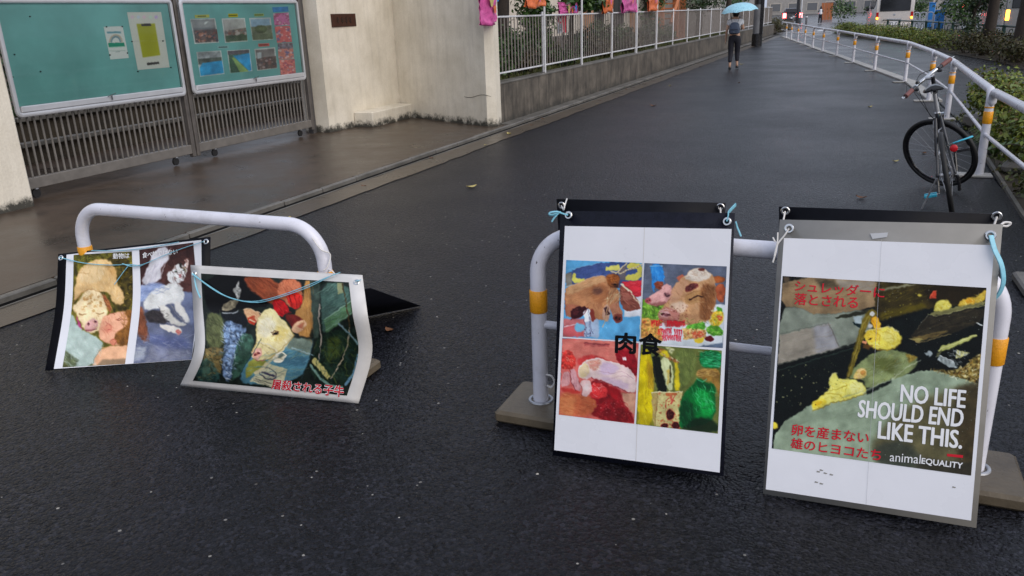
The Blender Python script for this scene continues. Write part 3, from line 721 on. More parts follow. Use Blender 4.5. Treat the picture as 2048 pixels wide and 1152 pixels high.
def layer(name, S, quad, off, mat, parent, nu=2, nv=2, canvas=None, thick=0.0, uvq=None, **kw):
    """sheet patch on a surface between four photo corners (TL,TR,BR,BL), raised by off"""
    a, b, c, d = [np.array(q) for q in uvq] if uvq is not None else [S.uv(q) for q in quad]
    gu, gv = np.meshgrid(np.linspace(0, 1, nu + 1), np.linspace(0, 1, nv + 1))
    U = ((a * (1 - gu[..., None]) + b * gu[..., None]) * (1 - gv[..., None]) + (d * (1 - gu[..., None]) + c * gu[..., None]) * gv[..., None])
    P0 = S.p(U[..., 0], U[..., 1]); Nn = S.n(U[..., 0], U[..., 1]); P = P0 + Nn * off
    w_ = nu + 1; ii, jj = np.meshgrid(np.arange(nu), np.arange(nv)); k = (jj * w_ + ii).ravel()
    q = np.stack([k, k + w_, k + w_ + 1, k + 1], 1); vs = P.reshape(-1, 3)
    if thick:
        B = (P - Nn * thick).reshape(-1, 3); o = len(vs); vs = np.concatenate([vs, B]); q2 = q[:, ::-1] + o
        ring = list(range(0, nu)) + [nu + w_ * r for r in range(nv)] + [nv * w_ + nu - r for r in range(nu)] + [(nv - r) * w_ for r in range(nv)]
        e = np.array([(ring[i], ring[(i + 1) % len(ring)], ring[(i + 1) % len(ring)] + o, ring[i] + o) for i in range(len(ring))]); q = np.concatenate([q, q2, e])
    l = wloc(parent) if parent is not None else np.asarray(kw.get('loc', (0, 0, 0)))
    me = npmesh(name, vs - l, q, smooth=(nu > 2 and not thick))
    if canvas is not None:
        col = np.ones((len(vs), 4)); col[:, :3] = lin(np.clip(canvas.sample(proj(P.reshape(-1, 3))), 0, 255)); at = me.color_attributes.new('ink', 'FLOAT_COLOR', 'POINT')
        at.data.foreach_set('color', col.astype(np.float32).ravel())
    kw.pop('loc', None)
    return obj(name, me, mat, parent, loc=l, **kw)
_tc = {}
def glyphs(s, bold=0.0):
    k = (s, bold)
    if k not in _tc:
        c = bpy.data.curves.new('lettering', 'FONT'); c.body = s; c.offset = bold; c.resolution_u = 3; c.fill_mode = 'FRONT'
        o = bpy.data.objects.new('lettering', c); COL.objects.link(o)
        dg = bpy.context.evaluated_depsgraph_get(); me = bpy.data.meshes.new_from_object(o.evaluated_get(dg))
        v = np.array([x.co[:2] for x in me.vertices]).reshape(-1, 2); f = [tuple(p.vertices) for p in me.polygons]
        bpy.data.objects.remove(o); bpy.data.curves.remove(c); bpy.data.meshes.remove(me); _tc[k] = (v, f)
    return _tc[k]
def lettering(name, s, S, tl, tr, bl, off, mat, parent, bold=0.0, asp=1.0):
    """printed characters; their bounding box is laid into the parallelogram tl, tr, bl of photo points"""
    v, f = glyphs(s)
    if len(v) == 0: return None
    lo, hi = v.min(0), v.max(0); t = (v - lo) / (hi - lo); a, b, c = S.uv(tl), S.uv(tr), S.uv(bl)
    m = MB(); e = (hi - lo)
    for k_, (dx, dy) in enumerate([(0, 0)] if bold <= 0 else [(0, 0), (1, 0), (-1, 0), (0, 1), (0, -1), (.7, .7), (-.7, -.7), (.7, -.7), (-.7, .7)]):
        ins = np.minimum(np.array([bold, bold * asp]) / e, .2); tt = ins + t * (1 - 2 * ins) + np.array([dx, dy * asp]) * bold / e; U = a + (b - a) * tt[:, :1] + (c - a) * (1 - tt[:, 1:])
        m.add(S.p(U[:, 0], U[:, 1]) + S.n(U[:, 0], U[:, 1]) * (off + .00006 * k_), f)
    return obj(name, m, mat, parent)
def eyelet(p, n, parent, r=.011):
    n = unit(n); m = MB().torus(V(*p) + n * .002, n, r, .0042, 18, 6, .6); return obj('eyelet', m, 'chrome', parent, smooth=True)
# ------------------------------------------------------------------ notice boards fixed to the gate leaves
BX = -7.43
def board(pxl, pxr, label):
    y0, y1 = onX(pxl[0], pxl[1], BX)[1], onX(pxr[0], pxr[1], BX)[1]; z0, z1 = .862, 1.905
    t = thing('notice_board', label, 'notice board', (BX, (y0 + y1) / 2, z0), 'notice boards on the school gate')
    yc, zc = (y0 + y1) / 2, (z0 + z1) / 2
    obj('back_panel', MB().box((BX - .015, yc, zc), (.02, y1 - y0 - .05, z1 - z0 - .05)), 'board_green', t)
    pth = rounded([(BX + .01, yc, z1), (BX + .01, y1, z1), (BX + .01, y1, z0), (BX + .01, y0, z0), (BX + .01, y0, z1), (BX + .01, yc, z1)], .035, 6)
    obj('frame', MB().tube(pth, .021, 8, flat=1.25), 'aluminium', t, smooth=True)
    obj('lower_tray', MB().box((BX + .012, yc, z0 + .052), (.045, y1 - y0 - .06, .062), bev=.008), 'aluminium', t)
    obj('glass_pane', MB().quad((BX + .028, y0 + .02, z0 + .08), (BX + .028, y1 - .02, z0 + .08), (BX + .028, y1 - .02, z1 - .02), (BX + .028, y0 + .02, z1 - .02)), 'glass', t)
    lk = obj('latch', MB().lathe([(.009, 0), (.011, .01), (.008, .02)], (BX + .034, yc, z0 + .085), (1, 0, 0), 12), 'chrome', t, smooth=True)
    obj('key_lever', MB().box((BX + .05, yc, z0 + .065), (.006, .014, .05)).tube([(BX + .05, yc - .05, z0 + .08), (BX + .052, yc + .06, z0 + .105)], .004, 6), 'steel_pole', lk)
    return t, y0, y1
board((36, 233), (368, 189), 'notice board pinned with a rainbow leaflet and a yellow sheet')
board((387.5, 186), (609, 160), 'notice board covered with six photographs and a pink strip')
SB = Surf([[V(BX - .004, 5.0, 1.95), V(BX - .004, 10.2, 1.95)], [V(BX - .004, 5.0, .8), V(BX - .004, 10.2, .8)]])
def paper(name, quad, mat, label, cat, canvas=None, nu=2, nv=2, off=.0015, group=None):
    q = [S_ for S_ in quad]; base = SB.p(*[np.array(v) for v in SB.uv(q[3])])
    return layer(name, SB, q, off, mat, None, nu, nv, canvas, loc=base, label=label, cat=cat, group=group)
# rainbow leaflet
c = Canvas(200, 45, 262, 125, (222, 224, 222), 2).T(190, 20, 5.76)
c.poly([(135, 250), (298, 245), (300, 268), (140, 272)], (110, 160, 175), 0)
for r, col in ((78, (205, 175, 150)), (66, (150, 165, 160)), (54, (95, 130, 150))):
    c.ell(240, 370, r, r + 14, col, 0, 1); c.ell(240, 370, r - 10, r, (225, 228, 226), 0, 1)
c.poly([(120, 372), (380, 372), (390, 500), (160, 500)], (222, 224, 222), 1); c.poly([(150, 380), (335, 374), (345, 415), (158, 425)], (40, 150, 120), 0)
c.poly([(160, 425), (345, 415), (348, 424), (162, 435)], (150, 205, 185), 0); c.line([(165, 472), (350, 468)], 5, (150, 180, 170)); c.line([(240, 484), (285, 480)], 5, (120, 140, 140))
paper('leaflet', [(207, 53.5), (245, 52.3), (257.5, 116), (220.5, 119)], 'print_matt', 'white leaflet with a rainbow and green band on the notice board', 'leaflet', c, 38, 64)
c = Canvas(250, 20, 345, 145, (214, 214, 208), 3).T(190, 20, 5.76)
c.poly([(478, 160), (690, 155), (752, 520), (550, 548)], (176, 178, 40), 1, tex=.10, cell=40); c.poly([(532, 160), (640, 155), (650, 185), (538, 190)], (60, 56, 54), 0); c.poly([(595, 606), (735, 595), (742, 622), (600, 637)], (62, 58, 56), 0)
for x, col in ((430, (225, 200, 215)), (500, (205, 215, 230)), (565, (230, 200, 215)), (640, (205, 225, 210)), (705, (205, 180, 225))): c.ell(x, 82, 20, 20, col, 0, 1)
c.line([(430, 362), (810, 352)], 3, (190, 190, 184))
paper('yellow_notice', [(253.7, 24.5), (322, 24), (339, 134.5), (275.5, 140)], 'print_matt', 'large white sheet with a yellow centre on the notice board', 'sheet', c, 60, 84)
pins = [(212, 53.5), (243.5, 53), (219, 110), (254, 106), (263, 83), (325, 82), (275, 143), (341, 135), (59, 33), (28, 109), (80, 143), (24, 154)]
# photographs: drawing frame of the second board
def photo(quad, label, draw, seed):
    xs = [q[0] for q in quad]; ys_ = [q[1] for q in quad]
    c = Canvas(min(xs) - 2, min(ys_) - 2, max(xs) + 2, max(ys_) + 2, (205, 210, 208), seed).T(360, 0, 5.76); draw(c); c.finish(.3, 5, .2); c.a = c.a * .78 + 50
    paper('photograph', quad, 'print_gloss', label, 'photograph', c, int(max(xs) - min(xs)), int(max(ys_) - min(ys_)), group='photographs on the notice board')
def fr(c, q, col, **k): c.poly([((x - 360) * 5.76, y * 5.76) for x, y in q], col, **k)
def inner(q, t=.05):
    m = np.mean(q, 0); return [tuple(np.array(p) + (m - np.array(p)) * t * 2) for p in q]
def crowd(c, q, n, cols):
    for i in range(n): c.spots([((x - 360) * 5.76, y * 5.76) for x, y in q], 1, cols[i % len(cols)], 14, .85)
q1 = [(380, 38), (430, 36.5), (438, 85), (389, 88)]; q2 = [(443, 37), (489.5, 36), (495.5, 82.5), (450, 86)]; q3 = [(498, 36), (541, 35), (546.5, 79), (505, 81.5)]
q4 = [(392.5, 104), (442, 101), (449, 148), (400, 153.5)]; q5 = [(453.5, 101), (499, 98), (504.5, 142), (460, 146.5)]; q6 = [(508.5, 98), (550, 94.5), (554.5, 136.5), (514.5, 141.5)]
def d1(c):
    fr(c, inner(q1), (95, 100, 105)); fr(c, [(381, 39), (429, 38), (431, 55), (385, 56)], (130, 132, 134)); fr(c, [(410, 44), (418, 42), (412, 48), (408, 49)], (215, 220, 220)); fr(c, [(388, 60), (436, 58), (437, 83), (391, 86)], (75, 60, 58), tex=.5)
    crowd(c, [(390, 62), (435, 60), (437, 84), (391, 86)], 40, [(150, 95, 75), (120, 60, 50), (170, 130, 120), (60, 60, 75)])
def d2(c):
    fr(c, inner(q2), (140, 145, 148)); fr(c, [(447, 40), (488, 38), (491, 60), (452, 68)], (168, 168, 166)); fr(c, [(449, 62), (493, 55), (495, 70), (451, 76)], (120, 108, 98), tex=.4); fr(c, [(451, 72), (494, 66), (495, 81), (452, 84)], (66, 84, 58), tex=.3)
    crowd(c, [(451, 62), (492, 56), (494, 68), (452, 72)], 22, [(180, 170, 165), (140, 90, 80), (90, 90, 95)])
def d3(c):
    fr(c, inner(q3), (140, 172, 200)); fr(c, [(502, 54), (543, 50), (546, 78), (506, 80)], (100, 108, 84), tex=.3); c.ell(935, 335, 70, 48, (72, 84, 52), 0, 2, tex=.4); fr(c, [(504, 70), (545, 66), (546, 78), (506, 80)], (88, 98, 72), tex=.2)
def d4(c):
    fr(c, inner(q4), (165, 170, 174)); fr(c, [(394, 104), (440, 102), (442, 118), (397, 121)], (150, 154, 158), tex=.4); fr(c, [(396, 118), (443, 114), (444, 124), (397, 130)], (70, 78, 70), tex=.4); fr(c, [(405, 126), (444, 121), (448, 146), (401, 152), (399, 136)], (30, 140, 200), tex=.15)
def d5(c):
    fr(c, inner(q5), (60, 90, 70)); fr(c, [(455, 102), (498, 99), (499, 106), (456, 110)], (92, 84, 92), tex=.5); fr(c, [(466, 112), (499, 106), (503, 141), (498, 142)], (28, 140, 205), tex=.12); fr(c, [(463, 116), (468, 114), (498, 143), (480, 145)], (128, 160, 84)); fr(c, [(458, 116), (464, 116), (480, 145), (461, 146)], (52, 84, 62))
def d6(c):
    fr(c, inner(q6), (118, 112, 112), tex=.2); fr(c, [(512, 116), (552, 112), (554, 136), (516, 140)], (82, 66, 64), tex=.5); fr(c, [(514, 106), (523, 104), (523, 116), (515, 118)], (180, 190, 196)); crowd(c, [(514, 118), (551, 114), (553, 134), (516, 138)], 24, [(110, 70, 66), (140, 120, 120), (70, 60, 70)])
for q, lb, d, s_ in ((q1, 'photograph of a crowded assembly hall on the notice board', d1, 4), (q2, 'photograph of people before a white building on the notice board', d2, 5), (q3, 'photograph of a green field under blue sky on the notice board', d3, 6),
                     (q4, 'photograph of a pool under grey clouds on the notice board', d4, 7), (q5, 'photograph of a pool with a green poolside strip on the notice board', d5, 8), (q6, 'photograph of a dim brown classroom on the notice board', d6, 9)): photo(q, lb, d, s_)
# slim captions
for i, (q, col, lb) in enumerate([([(389, 30), (418, 29), (419, 35), (390, 36)], (190, 190, 90), 'yellow caption above the assembly photograph'), ([(456, 27.5), (475, 27), (476, 34), (457, 34.5)], (205, 195, 60), 'yellow caption above the photograph of the white building'),
        ([(508, 27.5), (527, 27), (528, 32), (509, 33)], (170, 190, 110), 'green caption above the field photograph'), ([(434, 92), (457, 90.5), (458, 96.5), (436, 98)], (150, 190, 190), 'pale blue caption above the pool photographs'), ([(516, 87.5), (538, 86.5), (539, 92), (517, 93.5)], (215, 110, 105), 'red caption above the classroom photograph')]):
    xs = [p[0] for p in q]; ys_ = [p[1] for p in q]; c = Canvas(min(xs) - 1, min(ys_) - 1, max(xs) + 1, max(ys_) + 1, col, 30 + i)
    mx, my = np.mean(xs), np.mean(ys_)
    for k in range(5): c.line([(mx - 8 + 3.4 * k, my + .4 - .1 * k), (mx - 6.4 + 3.4 * k, my - .1 * k)], 2.4, np.array(col) * .55)
    paper('caption_strip', q, 'print_matt', lb, 'caption', c, 24, 8)
# pink strip of printed pictures, each sheet separate
strip = [((544, 14.5), (576, 13), (577, 23), (546, 24.5), (40, 120, 190), 'blue heading sheet at the top of the pink picture strip'), ((546, 27), (577, 25), (580, 50), (549, 51), (200, 105, 160), 'magenta picture sheet under the blue heading'), ((549, 53), (580, 51.5), (584, 84), (554, 85.5), (215, 95, 95), 'red and blue picture sheet in the strip'),
         ((555, 87), (585, 85.5), (588, 117), (557, 118.5), (205, 120, 105), 'salmon picture sheet with a grey top in the strip'), ((558, 119.5), (589, 118), (592, 151), (562, 154), (222, 118, 110), 'salmon picture sheet at the foot of the strip')]
for i, (a, b, c_, d, col, lb) in enumerate(strip):
    q = [a, b, c_, d]; xs = [p[0] for p in q]; ys_ = [p[1] for p in q]; c = Canvas(min(xs) - 1, min(ys_) - 1, max(xs) + 1, max(ys_) + 1, col, 50 + i)
    full = [(min(xs), min(ys_)), (max(xs), min(ys_)), (max(xs), max(ys_)), (min(xs), max(ys_))]; c.poly(full, col, 0, .6, tex=.3, cell=6)
    if i: c.spots(full, 26, (70, 90, 150) if i in (2, 3) else (150, 60, 90), 2.2, .6); c.spots(full, 14, (235, 215, 215), 2.0, .6)
    c.a = c.a * .8 + 44
    if i == 3: c.poly([(555, 87), (585, 85.5), (586, 97), (556, 98)], (120, 125, 140), 1, .8, tex=.5, cell=4)
    paper('picture_sheet', q, 'print_gloss', lb, 'picture sheet', c, 30, 30, group='sheets of the pink picture strip')
for i, p in enumerate(pins):
    b = SB.p(*[np.array(v) for v in SB.uv(p)]); obj('push_pin', MB().lathe([(.004, 0), (.008, .004), (.006, .014)], b + V(.001, 0, 0), (1, 0, 0), 10), 'green_paint', loc=b, label='dark push pin stuck in the green notice board', cat='pin', group='pins in the notice board')
# ------------------------------------------------------------------ the two hoop barriers
ang = 0.0; DD = V(math.cos(ang), math.sin(ang), 0); NN = V(-math.sin(ang), math.cos(ang), 0)   # along the hoop / away from the camera
def base_plate(p, parent, s=.30):
    ax = np.array([DD, NN, [0, 0, 1]]); o = obj('base_plate', MB().box(p + V(0, 0, .027), (s, s + .02, .054), ax=ax, bev=.012), 'base_plate', parent)
    obj('socket_ring', MB().torus(p + V(0, 0, .055), (0, 0, 1), .047, .007, 24, 8), 'galvanised', o, smooth=True); return o
def hoop(P0, P1, h, label, band_at, mid=True):
    t = thing('hoop_barrier', label, 'barrier', (P0 + P1) / 2, 'hoop barriers across the walkway'); r = .0325
    pth = rounded([P0 + V(0, 0, .03), P0 + V(0, 0, h), P1 + V(0, 0, h), P1 + V(0, 0, .03)], .17, 12)
    obj('hoop', MB().tube(pth, r, 20), 'white_enamel', t, smooth=True)
    if mid: obj('cross_bar', MB().tube([P0 + V(0, 0, .40), P1 + V(0, 0, .40)], .0175, 14), 'white_enamel', t, smooth=True)
    for P in (P0, P1):
        base_plate(P, t)
        obj('reflective_band', MB().lathe([(r + .0018, 0), (r + .004, .003), (r + .004, .092), (r + .0018, .095)], P + V(0, 0, band_at), n=20), 'orange_reflector', t, smooth=True)
    return t
aR, bR = V(-1.122, 2.86, 0), V(.495, 2.86, 0)
hoop(aR, bR, .786, 'white hoop barrier carrying two tall poster boards', .455)
bL = V(-2.16, 2.86, 0); aL = bL - DD * 1.52
hoop(aL, bL, .742, 'white hoop barrier hung with two landscape posters', .44, mid=False)
pp = gz(2024, 560, .04); t = thing('loose_base_plate', 'pale concrete base plate lying alone near the parked bicycle', 'base plate', (1.10, 5.22, 0))
obj('slab', MB().box((1.105, 5.20, .027), (.29, .36, .054), rz=.04, bev=.012), 'kerb_stone', t); obj('socket_ring', MB().torus((1.13, 5.2, .055), (0, 0, 1), .045, .006, 20, 6), 'galvanised', t)

# ------------------------------------------------------------------ poster C: four photographs and two large characters
def pk(px, off, ref): return onP(px[0], px[1], ref + NN * off, NN)
def flat(tl, tr, br, bl):
    a, b, d = pk(tl, -.055, aR), pk(tr, -.055, aR), gz(*bl, .004); return Surf([[a, b], [d, onP(br[0], br[1], a, np.cross(b - a, d - a))]])
SCs = flat((1120.6, 421.7), (1469.6, 426), (1447, 953), (1105, 911))
tC = thing('poster_board', 'black-edged poster board with four meat photographs tied to the hoop barrier', 'poster', (SCs.p(np.array(.5), np.array(1.0))), 'boards tied to the barriers')
ALL = lambda S, n, mat, p, th, nu=2, nv=2: layer(n, S, None, 0, mat, p, nu, nv, thick=th, uvq=[(0, 0), (1, 0), (1, 1), (0, 1)])
ALL(SCs, 'backing_sheet', 'black_sheet_gloss', tC, .004)
layer('paper', SCs, [(1130, 452), (1463.3, 458), (1439.4, 945), (1108.6, 900)], .0012, 'paper_white', tC)
layer('crease', SCs, [(1288.5, 455), (1289.8, 455), (1272.5, 922), (1271.2, 922)], .0016, 'sheet_white', tC)
# upper left photograph: pig heads on a rope
c = Canvas(1115, 505, 1470, 880, (150, 120, 110), 61).T(1100, 500, 5.76)
c.poly([(120, 90), (1090, 90), (1090, 1100), (120, 1100)], (92, 160, 208), 2, tex=.08)
c.poly([(190, 235), (640, 130), (1080, 150), (1080, 430), (180, 440)], (66, 84, 132), 2, tex=.12)
c.poly([(180, 280), (250, 260), (250, 400), (180, 420)], (120, 118, 110), 2); c.poly([(255, 270), (300, 258), (305, 345), (405, 318), (405, 370), (255, 392)], (206, 200, 98), 2)
c.poly([(640, 195), (800, 165), (818, 240), (640, 235)], (212, 206, 110), 2); c.poly([(790, 230), (870, 170), (880, 345), (800, 345)], (104, 98, 104), 3); c.poly([(885, 150), (1062, 150), (1056, 345), (860, 358), (870, 290), (1000, 270), (1010, 215), (880, 230)], (208, 200, 96), 2)
c.poly([(820, 372), (1060, 345), (1050, 535), (960, 540)], (206, 52, 66), 2, tex=.15); c.poly([(850, 560), (1060, 530), (1050, 760), (850, 770)], (226, 230, 238), 3)
c.poly([(150, 790), (420, 790), (420, 1000), (150, 1000)], (186, 110, 112), 3, tex=.15); c.poly([(150, 880), (270, 860), (400, 950), (390, 1000), (150, 995)], (196, 96, 100), 2); c.line([(160, 886), (330, 852)], 8, (225, 205, 210))
c.poly([(400, 770), (560, 790), (560, 1010), (400, 1000)], (160, 180, 206), 4); c.ell(340, 895, 58, 52, (120, 186, 222), 0, 3)
c.poly([(185, 420), (330, 390), (480, 310), (560, 295), (640, 300), (720, 380), (800, 480), (800, 640), (700, 650), (660, 830), (590, 800), (530, 790), (490, 840), (465, 800), (460, 690), (400, 660), (420, 700), (300, 790), (180, 760), (165, 550)], (176, 124, 88), 2, tex=.16)
c.poly([(190, 430), (330, 395), (480, 315), (640, 305), (640, 360), (420, 440), (230, 520), (190, 520)], (206, 162, 120), 4, .8, tex=.1); c.poly([(440, 420), (640, 380), (700, 520), (560, 640), (480, 560)], (150, 96, 62), 7, .6); c.poly([(180, 620), (330, 640), (250, 760), (180, 750)], (166, 100, 82), 4, .7)
c.ell(545, 470, 60, 45, (92, 62, 58), 0, 6, .7); c.poly([(240, 690), (330, 645), (430, 655), (410, 720), (340, 780), (260, 800), (235, 750)], (58, 20, 28), 2, tex=.2); c.poly([(385, 720), (430, 680), (460, 690), (462, 820), (400, 830)], (232, 238, 244), 1)
c.poly([(640, 300), (700, 265), (790, 290), (805, 380), (760, 440), (680, 430)], (142, 84, 42), 3, tex=.2); c.poly([(700, 390), (800, 380), (790, 430), (720, 440)], (62, 34, 26), 3, .8)
c.poly([(800, 390), (920, 440), (1040, 620), (1040, 680), (900, 715), (850, 690), (800, 560)], (132, 76, 64), 2, tex=.2); c.poly([(810, 480), (900, 500), (960, 560), (860, 590)], (186, 120, 104), 4, .7); c.line([(820, 395), (940, 490), (980, 570), (1045, 620)], 16, (222, 206, 180))
c.poly([(620, 640), (670, 620), (700, 700), (670, 830), (600, 800)], (196, 160, 140), 2); c.poly([(625, 660), (660, 650), (690, 740), (640, 760)], (64, 40, 44), 2); c.poly([(690, 630), (780, 590), (825, 700), (835, 770), (730, 800), (700, 720)], (184, 128, 100), 2, tex=.12)
c.ell(780, 780, 58, 58, (128, 66, 56), 20, 2, tex=.2); c.ell(772, 790, 34, 30, (70, 26, 28), 0, 3, .7)
for a, b in (((760, 270), (880, 150)), ((790, 275), (1060, 165)), ((700, 250), (790, 265))): c.line([a, b], 15, (206, 192, 160), 0)
for l in ([(660, 540), (655, 690), (640, 800), (600, 890)], [(720, 470), (680, 560), (640, 600)], [(800, 480), (720, 560), (690, 590)]): c.line(l, 8, (200, 170, 130))
for l in ([(385, 800), (410, 880), (425, 1000)], [(440, 690), (470, 1000)], [(455, 770), (490, 960)]): c.line(l, 4, (70, 60, 90))
# upper right: cooked heads on salad
c.T(1270, 500, 5.486); c.poly([(100, 130), (1020, 170), (975, 1090), (50, 1030)], (98, 106, 124), 0, tex=.12)
for k in range(9): c.line([(100, 200 + 40 * k), (1000, 230 + 40 * k)], 5, (112, 120, 138), 0, .5)
c.poly([(165, 150), (300, 150), (330, 350), (235, 350), (200, 465), (240, 460), (190, 460), (180, 290)], (52, 132, 206), 2, tex=.15)
c.poly([(60, 560), (1000, 600), (960, 1090), (50, 1040)], (206, 216, 222), 2); c.poly([(800, 1040), (965, 1010), (960, 1085), (600, 1070)], (96, 110, 130), 3)
c.poly([(75, 540), (400, 560), (360, 780), (60, 930)], (104, 146, 50), 2, tex=.5, cell=5); c.poly([(70, 740), (260, 770), (300, 1000), (60, 960)], (206, 150, 80), 3, tex=.5, cell=4); c.poly([(560, 830), (650, 735), (740, 780), (790, 850), (700, 900), (560, 900)], (98, 170, 62), 2, tex=.3, cell=5); c.poly([(780, 850), (880, 800), (970, 880), (960, 940), (840, 945), (790, 910)], (88, 156, 48), 2, tex=.3, cell=5)
c.poly([(840, 690), (920, 650), (980, 700), (950, 830), (850, 830), (810, 790)], (224, 190, 60), 3, tex=.4, cell=4); c.ell(930, 745, 32, 32, (216, 96, 60), 0, 2); c.poly([(890, 620), (960, 640), (960, 680), (900, 670)], (80, 150, 50), 2)
c.poly([(520, 860), (780, 870), (780, 970), (530, 980)], (196, 160, 100), 2, tex=.5, cell=4); c.poly([(620, 900), (740, 880), (760, 960), (640, 970)], (196, 84, 58), 3, .8, tex=.4, cell=4); c.poly([(640, 985), (750, 960), (745, 1020), (660, 1015)], (232, 200, 60), 1); c.ell(810, 975, 52, 32, (92, 20, 30), 0, 1)
c.poly([(110, 560), (160, 520), (290, 420), (330, 370), (420, 400), (410, 560), (330, 600), (200, 610), (130, 600)], (216, 160, 156), 2, tex=.12); c.poly([(210, 360), (290, 335), (320, 380), (270, 440), (215, 410)], (142, 72, 52), 2); c.ell(140, 555, 34, 32, (170, 86, 92), 0, 2); c.ell(350, 490, 36, 22, (110, 74, 80), 20, 3); c.poly([(130, 590), (330, 560), (380, 600), (220, 625)], (130, 80, 74), 4, .7)
c.poly([(450, 300), (520, 262), (560, 300), (480, 350)], (186, 106, 84), 2); c.poly([(850, 290), (960, 285), (1005, 330), (930, 370), (840, 360)], (160, 90, 48), 2, tex=.2); c.poly([(880, 380), (1000, 370), (985, 570), (920, 575), (880, 500)], (158, 84, 54), 2, tex=.3)
c.poly([(330, 600), (380, 540), (420, 400), (520, 300), (620, 215), (690, 200), (800, 225), (860, 290), (880, 380), (890, 500), (870, 640), (800, 800), (700, 790), (560, 830), (420, 830), (300, 790), (245, 730), (260, 670)], (186, 142, 104), 2, tex=.14)
c.poly([(520, 310), (620, 215), (690, 200), (800, 225), (850, 290), (720, 350), (640, 340)], (224, 212, 196), 4); c.poly([(420, 400), (520, 310), (600, 350), (540, 440), (470, 560), (400, 600), (370, 570)], (214, 164, 132), 5, .8); c.poly([(370, 600), (480, 560), (600, 600), (520, 700), (420, 690)], (226, 200, 180), 6, .75); c.poly([(560, 470), (720, 420), (800, 520), (640, 600), (540, 570)], (168, 128, 84), 5, .8, tex=.15)
c.poly([(720, 380), (870, 380), (890, 520), (840, 740), (760, 800), (700, 720), (720, 560)], (124, 78, 44), 7, .75, tex=.2); c.poly([(545, 430), (590, 370), (680, 360), (695, 400), (620, 450), (560, 460)], (118, 56, 52), 2, tex=.2); c.line([(610, 540), (690, 500), (740, 515)], 14, (78, 48, 34), 1); c.ell(730, 218, 34, 18, (110, 56, 50), 0, 1)
c.poly([(300, 640), (370, 620), (480, 680), (490, 750), (420, 830), (290, 790), (245, 730)], (174, 112, 108), 4, .8); c.ell(330, 705, 62, 36, (206, 160, 160), 10, 3); c.ell(345, 715, 34, 20, (120, 70, 80), 10, 2); c.poly([(300, 790), (520, 780), (500, 840), (340, 850)], (170, 70, 66), 4, .8)
for (y, x0, x1, h) in ((800, 175, 315, 60), (810, 350, 560, 66), (895, 250, 410, 66), (900, 430, 525, 60), (965, 290, 525, 60)):
    for k in range(int((x1 - x0) / 17)):
        x = x0 + k * 17; c.poly([(x, y - h * .5 + 6 * math.sin(k * 2.1)), (x + 13, y - h * .5), (x + 12, y + h * (.35 + .25 * abs(math.sin(k * 1.7)))), (x + 5, y + h * .6)], (206, 20, 40), 0)
# lower left: raw meat
c.T(1100, 660, 5.76); c.poly([(145, 90), (1025, 150), (972, 1090), (100, 985)], (206, 104, 98), 0, tex=.1, cell=20)
c.poly([(140, 90), (1030, 150), (1010, 420), (600, 330), (420, 300), (280, 330), (140, 230)], (214, 124, 112), 6, .9, tex=.06); c.poly([(390, 140), (690, 160), (680, 195), (400, 180)], (160, 70, 74), 4, .7); c.poly([(110, 700), (360, 740), (600, 800), (480, 1010), (100, 980)], (186, 100, 66), 9, tex=.12); c.poly([(100, 760), (300, 780), (260, 1000), (100, 980)], (206, 130, 84), 9, .8)
c.poly([(150, 240), (200, 225), (270, 270), (300, 360), (280, 440), (140, 460), (130, 380)], (212, 64, 56), 2, tex=.4, cell=5); c.poly([(300, 340), (420, 290), (560, 300), (700, 360), (560, 400), (340, 420)], (196, 66, 66), 5, tex=.15)
c.poly([(750, 250), (880, 200), (990, 290), (1015, 420), (1000, 560), (900, 440), (770, 370)], (138, 20, 34), 2, tex=.2); c.poly([(838, 310), (876, 312), (872, 358), (838, 350)], (246, 244, 246), 0); c.ell(880, 215, 60, 26, (206, 52, 60), 0, 4, .8)
c.poly([(140, 480), (220, 470), (245, 600), (200, 650), (125, 660)], (208, 150, 150), 2, tex=.12); c.poly([(220, 450), (290, 445), (330, 560), (370, 700), (300, 700), (245, 600)], (204, 150, 154), 2, tex=.12); c.poly([(130, 660), (300, 690), (380, 720), (300, 740), (130, 700)], (176, 50, 44), 4, .8)
c.poly([(480, 560), (640, 600), (700, 660), (820, 700), (870, 880), (970, 1000), (970, 1085), (450, 1015), (560, 830), (440, 770)], (132, 22, 30), 4, tex=.25); c.poly([(480, 590), (640, 640), (670, 760), (560, 800), (440, 770)], (206, 56, 58), 3, tex=.2); c.poly([(660, 650), (780, 640), (860, 800), (860, 880), (720, 800)], (160, 24, 34), 4, .8, tex=.2); c.poly([(820, 720), (990, 730), (975, 980), (870, 870)], (196, 160, 132), 5, .8, tex=.12)
c.poly([(320, 470), (350, 390), (440, 340), (560, 320), (700, 365), (820, 395), (930, 460), (990, 560), (995, 720), (920, 725), (820, 670), (680, 620), (560, 570), (470, 545), (400, 580), (330, 530)], (226, 200, 196), 2, tex=.07); c.poly([(350, 400), (430, 370), (470, 480), (400, 570), (330, 520)], (224, 202, 156), 4, .9); c.poly([(600, 360), (760, 390), (800, 460), (640, 540), (560, 480)], (206, 182, 214), 7, .8); c.poly([(540, 540), (760, 560), (930, 640), (880, 700), (680, 620)], (204, 178, 206), 7, .7); c.line([(480, 545), (640, 590), (800, 530), (930, 545)], 6, (186, 150, 160), 1, .8)
c.poly([(430, 350), (590, 345), (560, 420), (520, 490), (460, 430)], (216, 140, 124), 4, .8); c.line([(830, 720), (990, 722)], 8, (140, 70, 60), 1, .7); c.poly([(340, 590), (440, 570), (490, 640), (470, 720), (410, 780), (370, 760), (370, 690)], (222, 184, 182), 2, tex=.06); c.ell(420, 660, 34, 40, (238, 222, 220), 0, 6, .8)
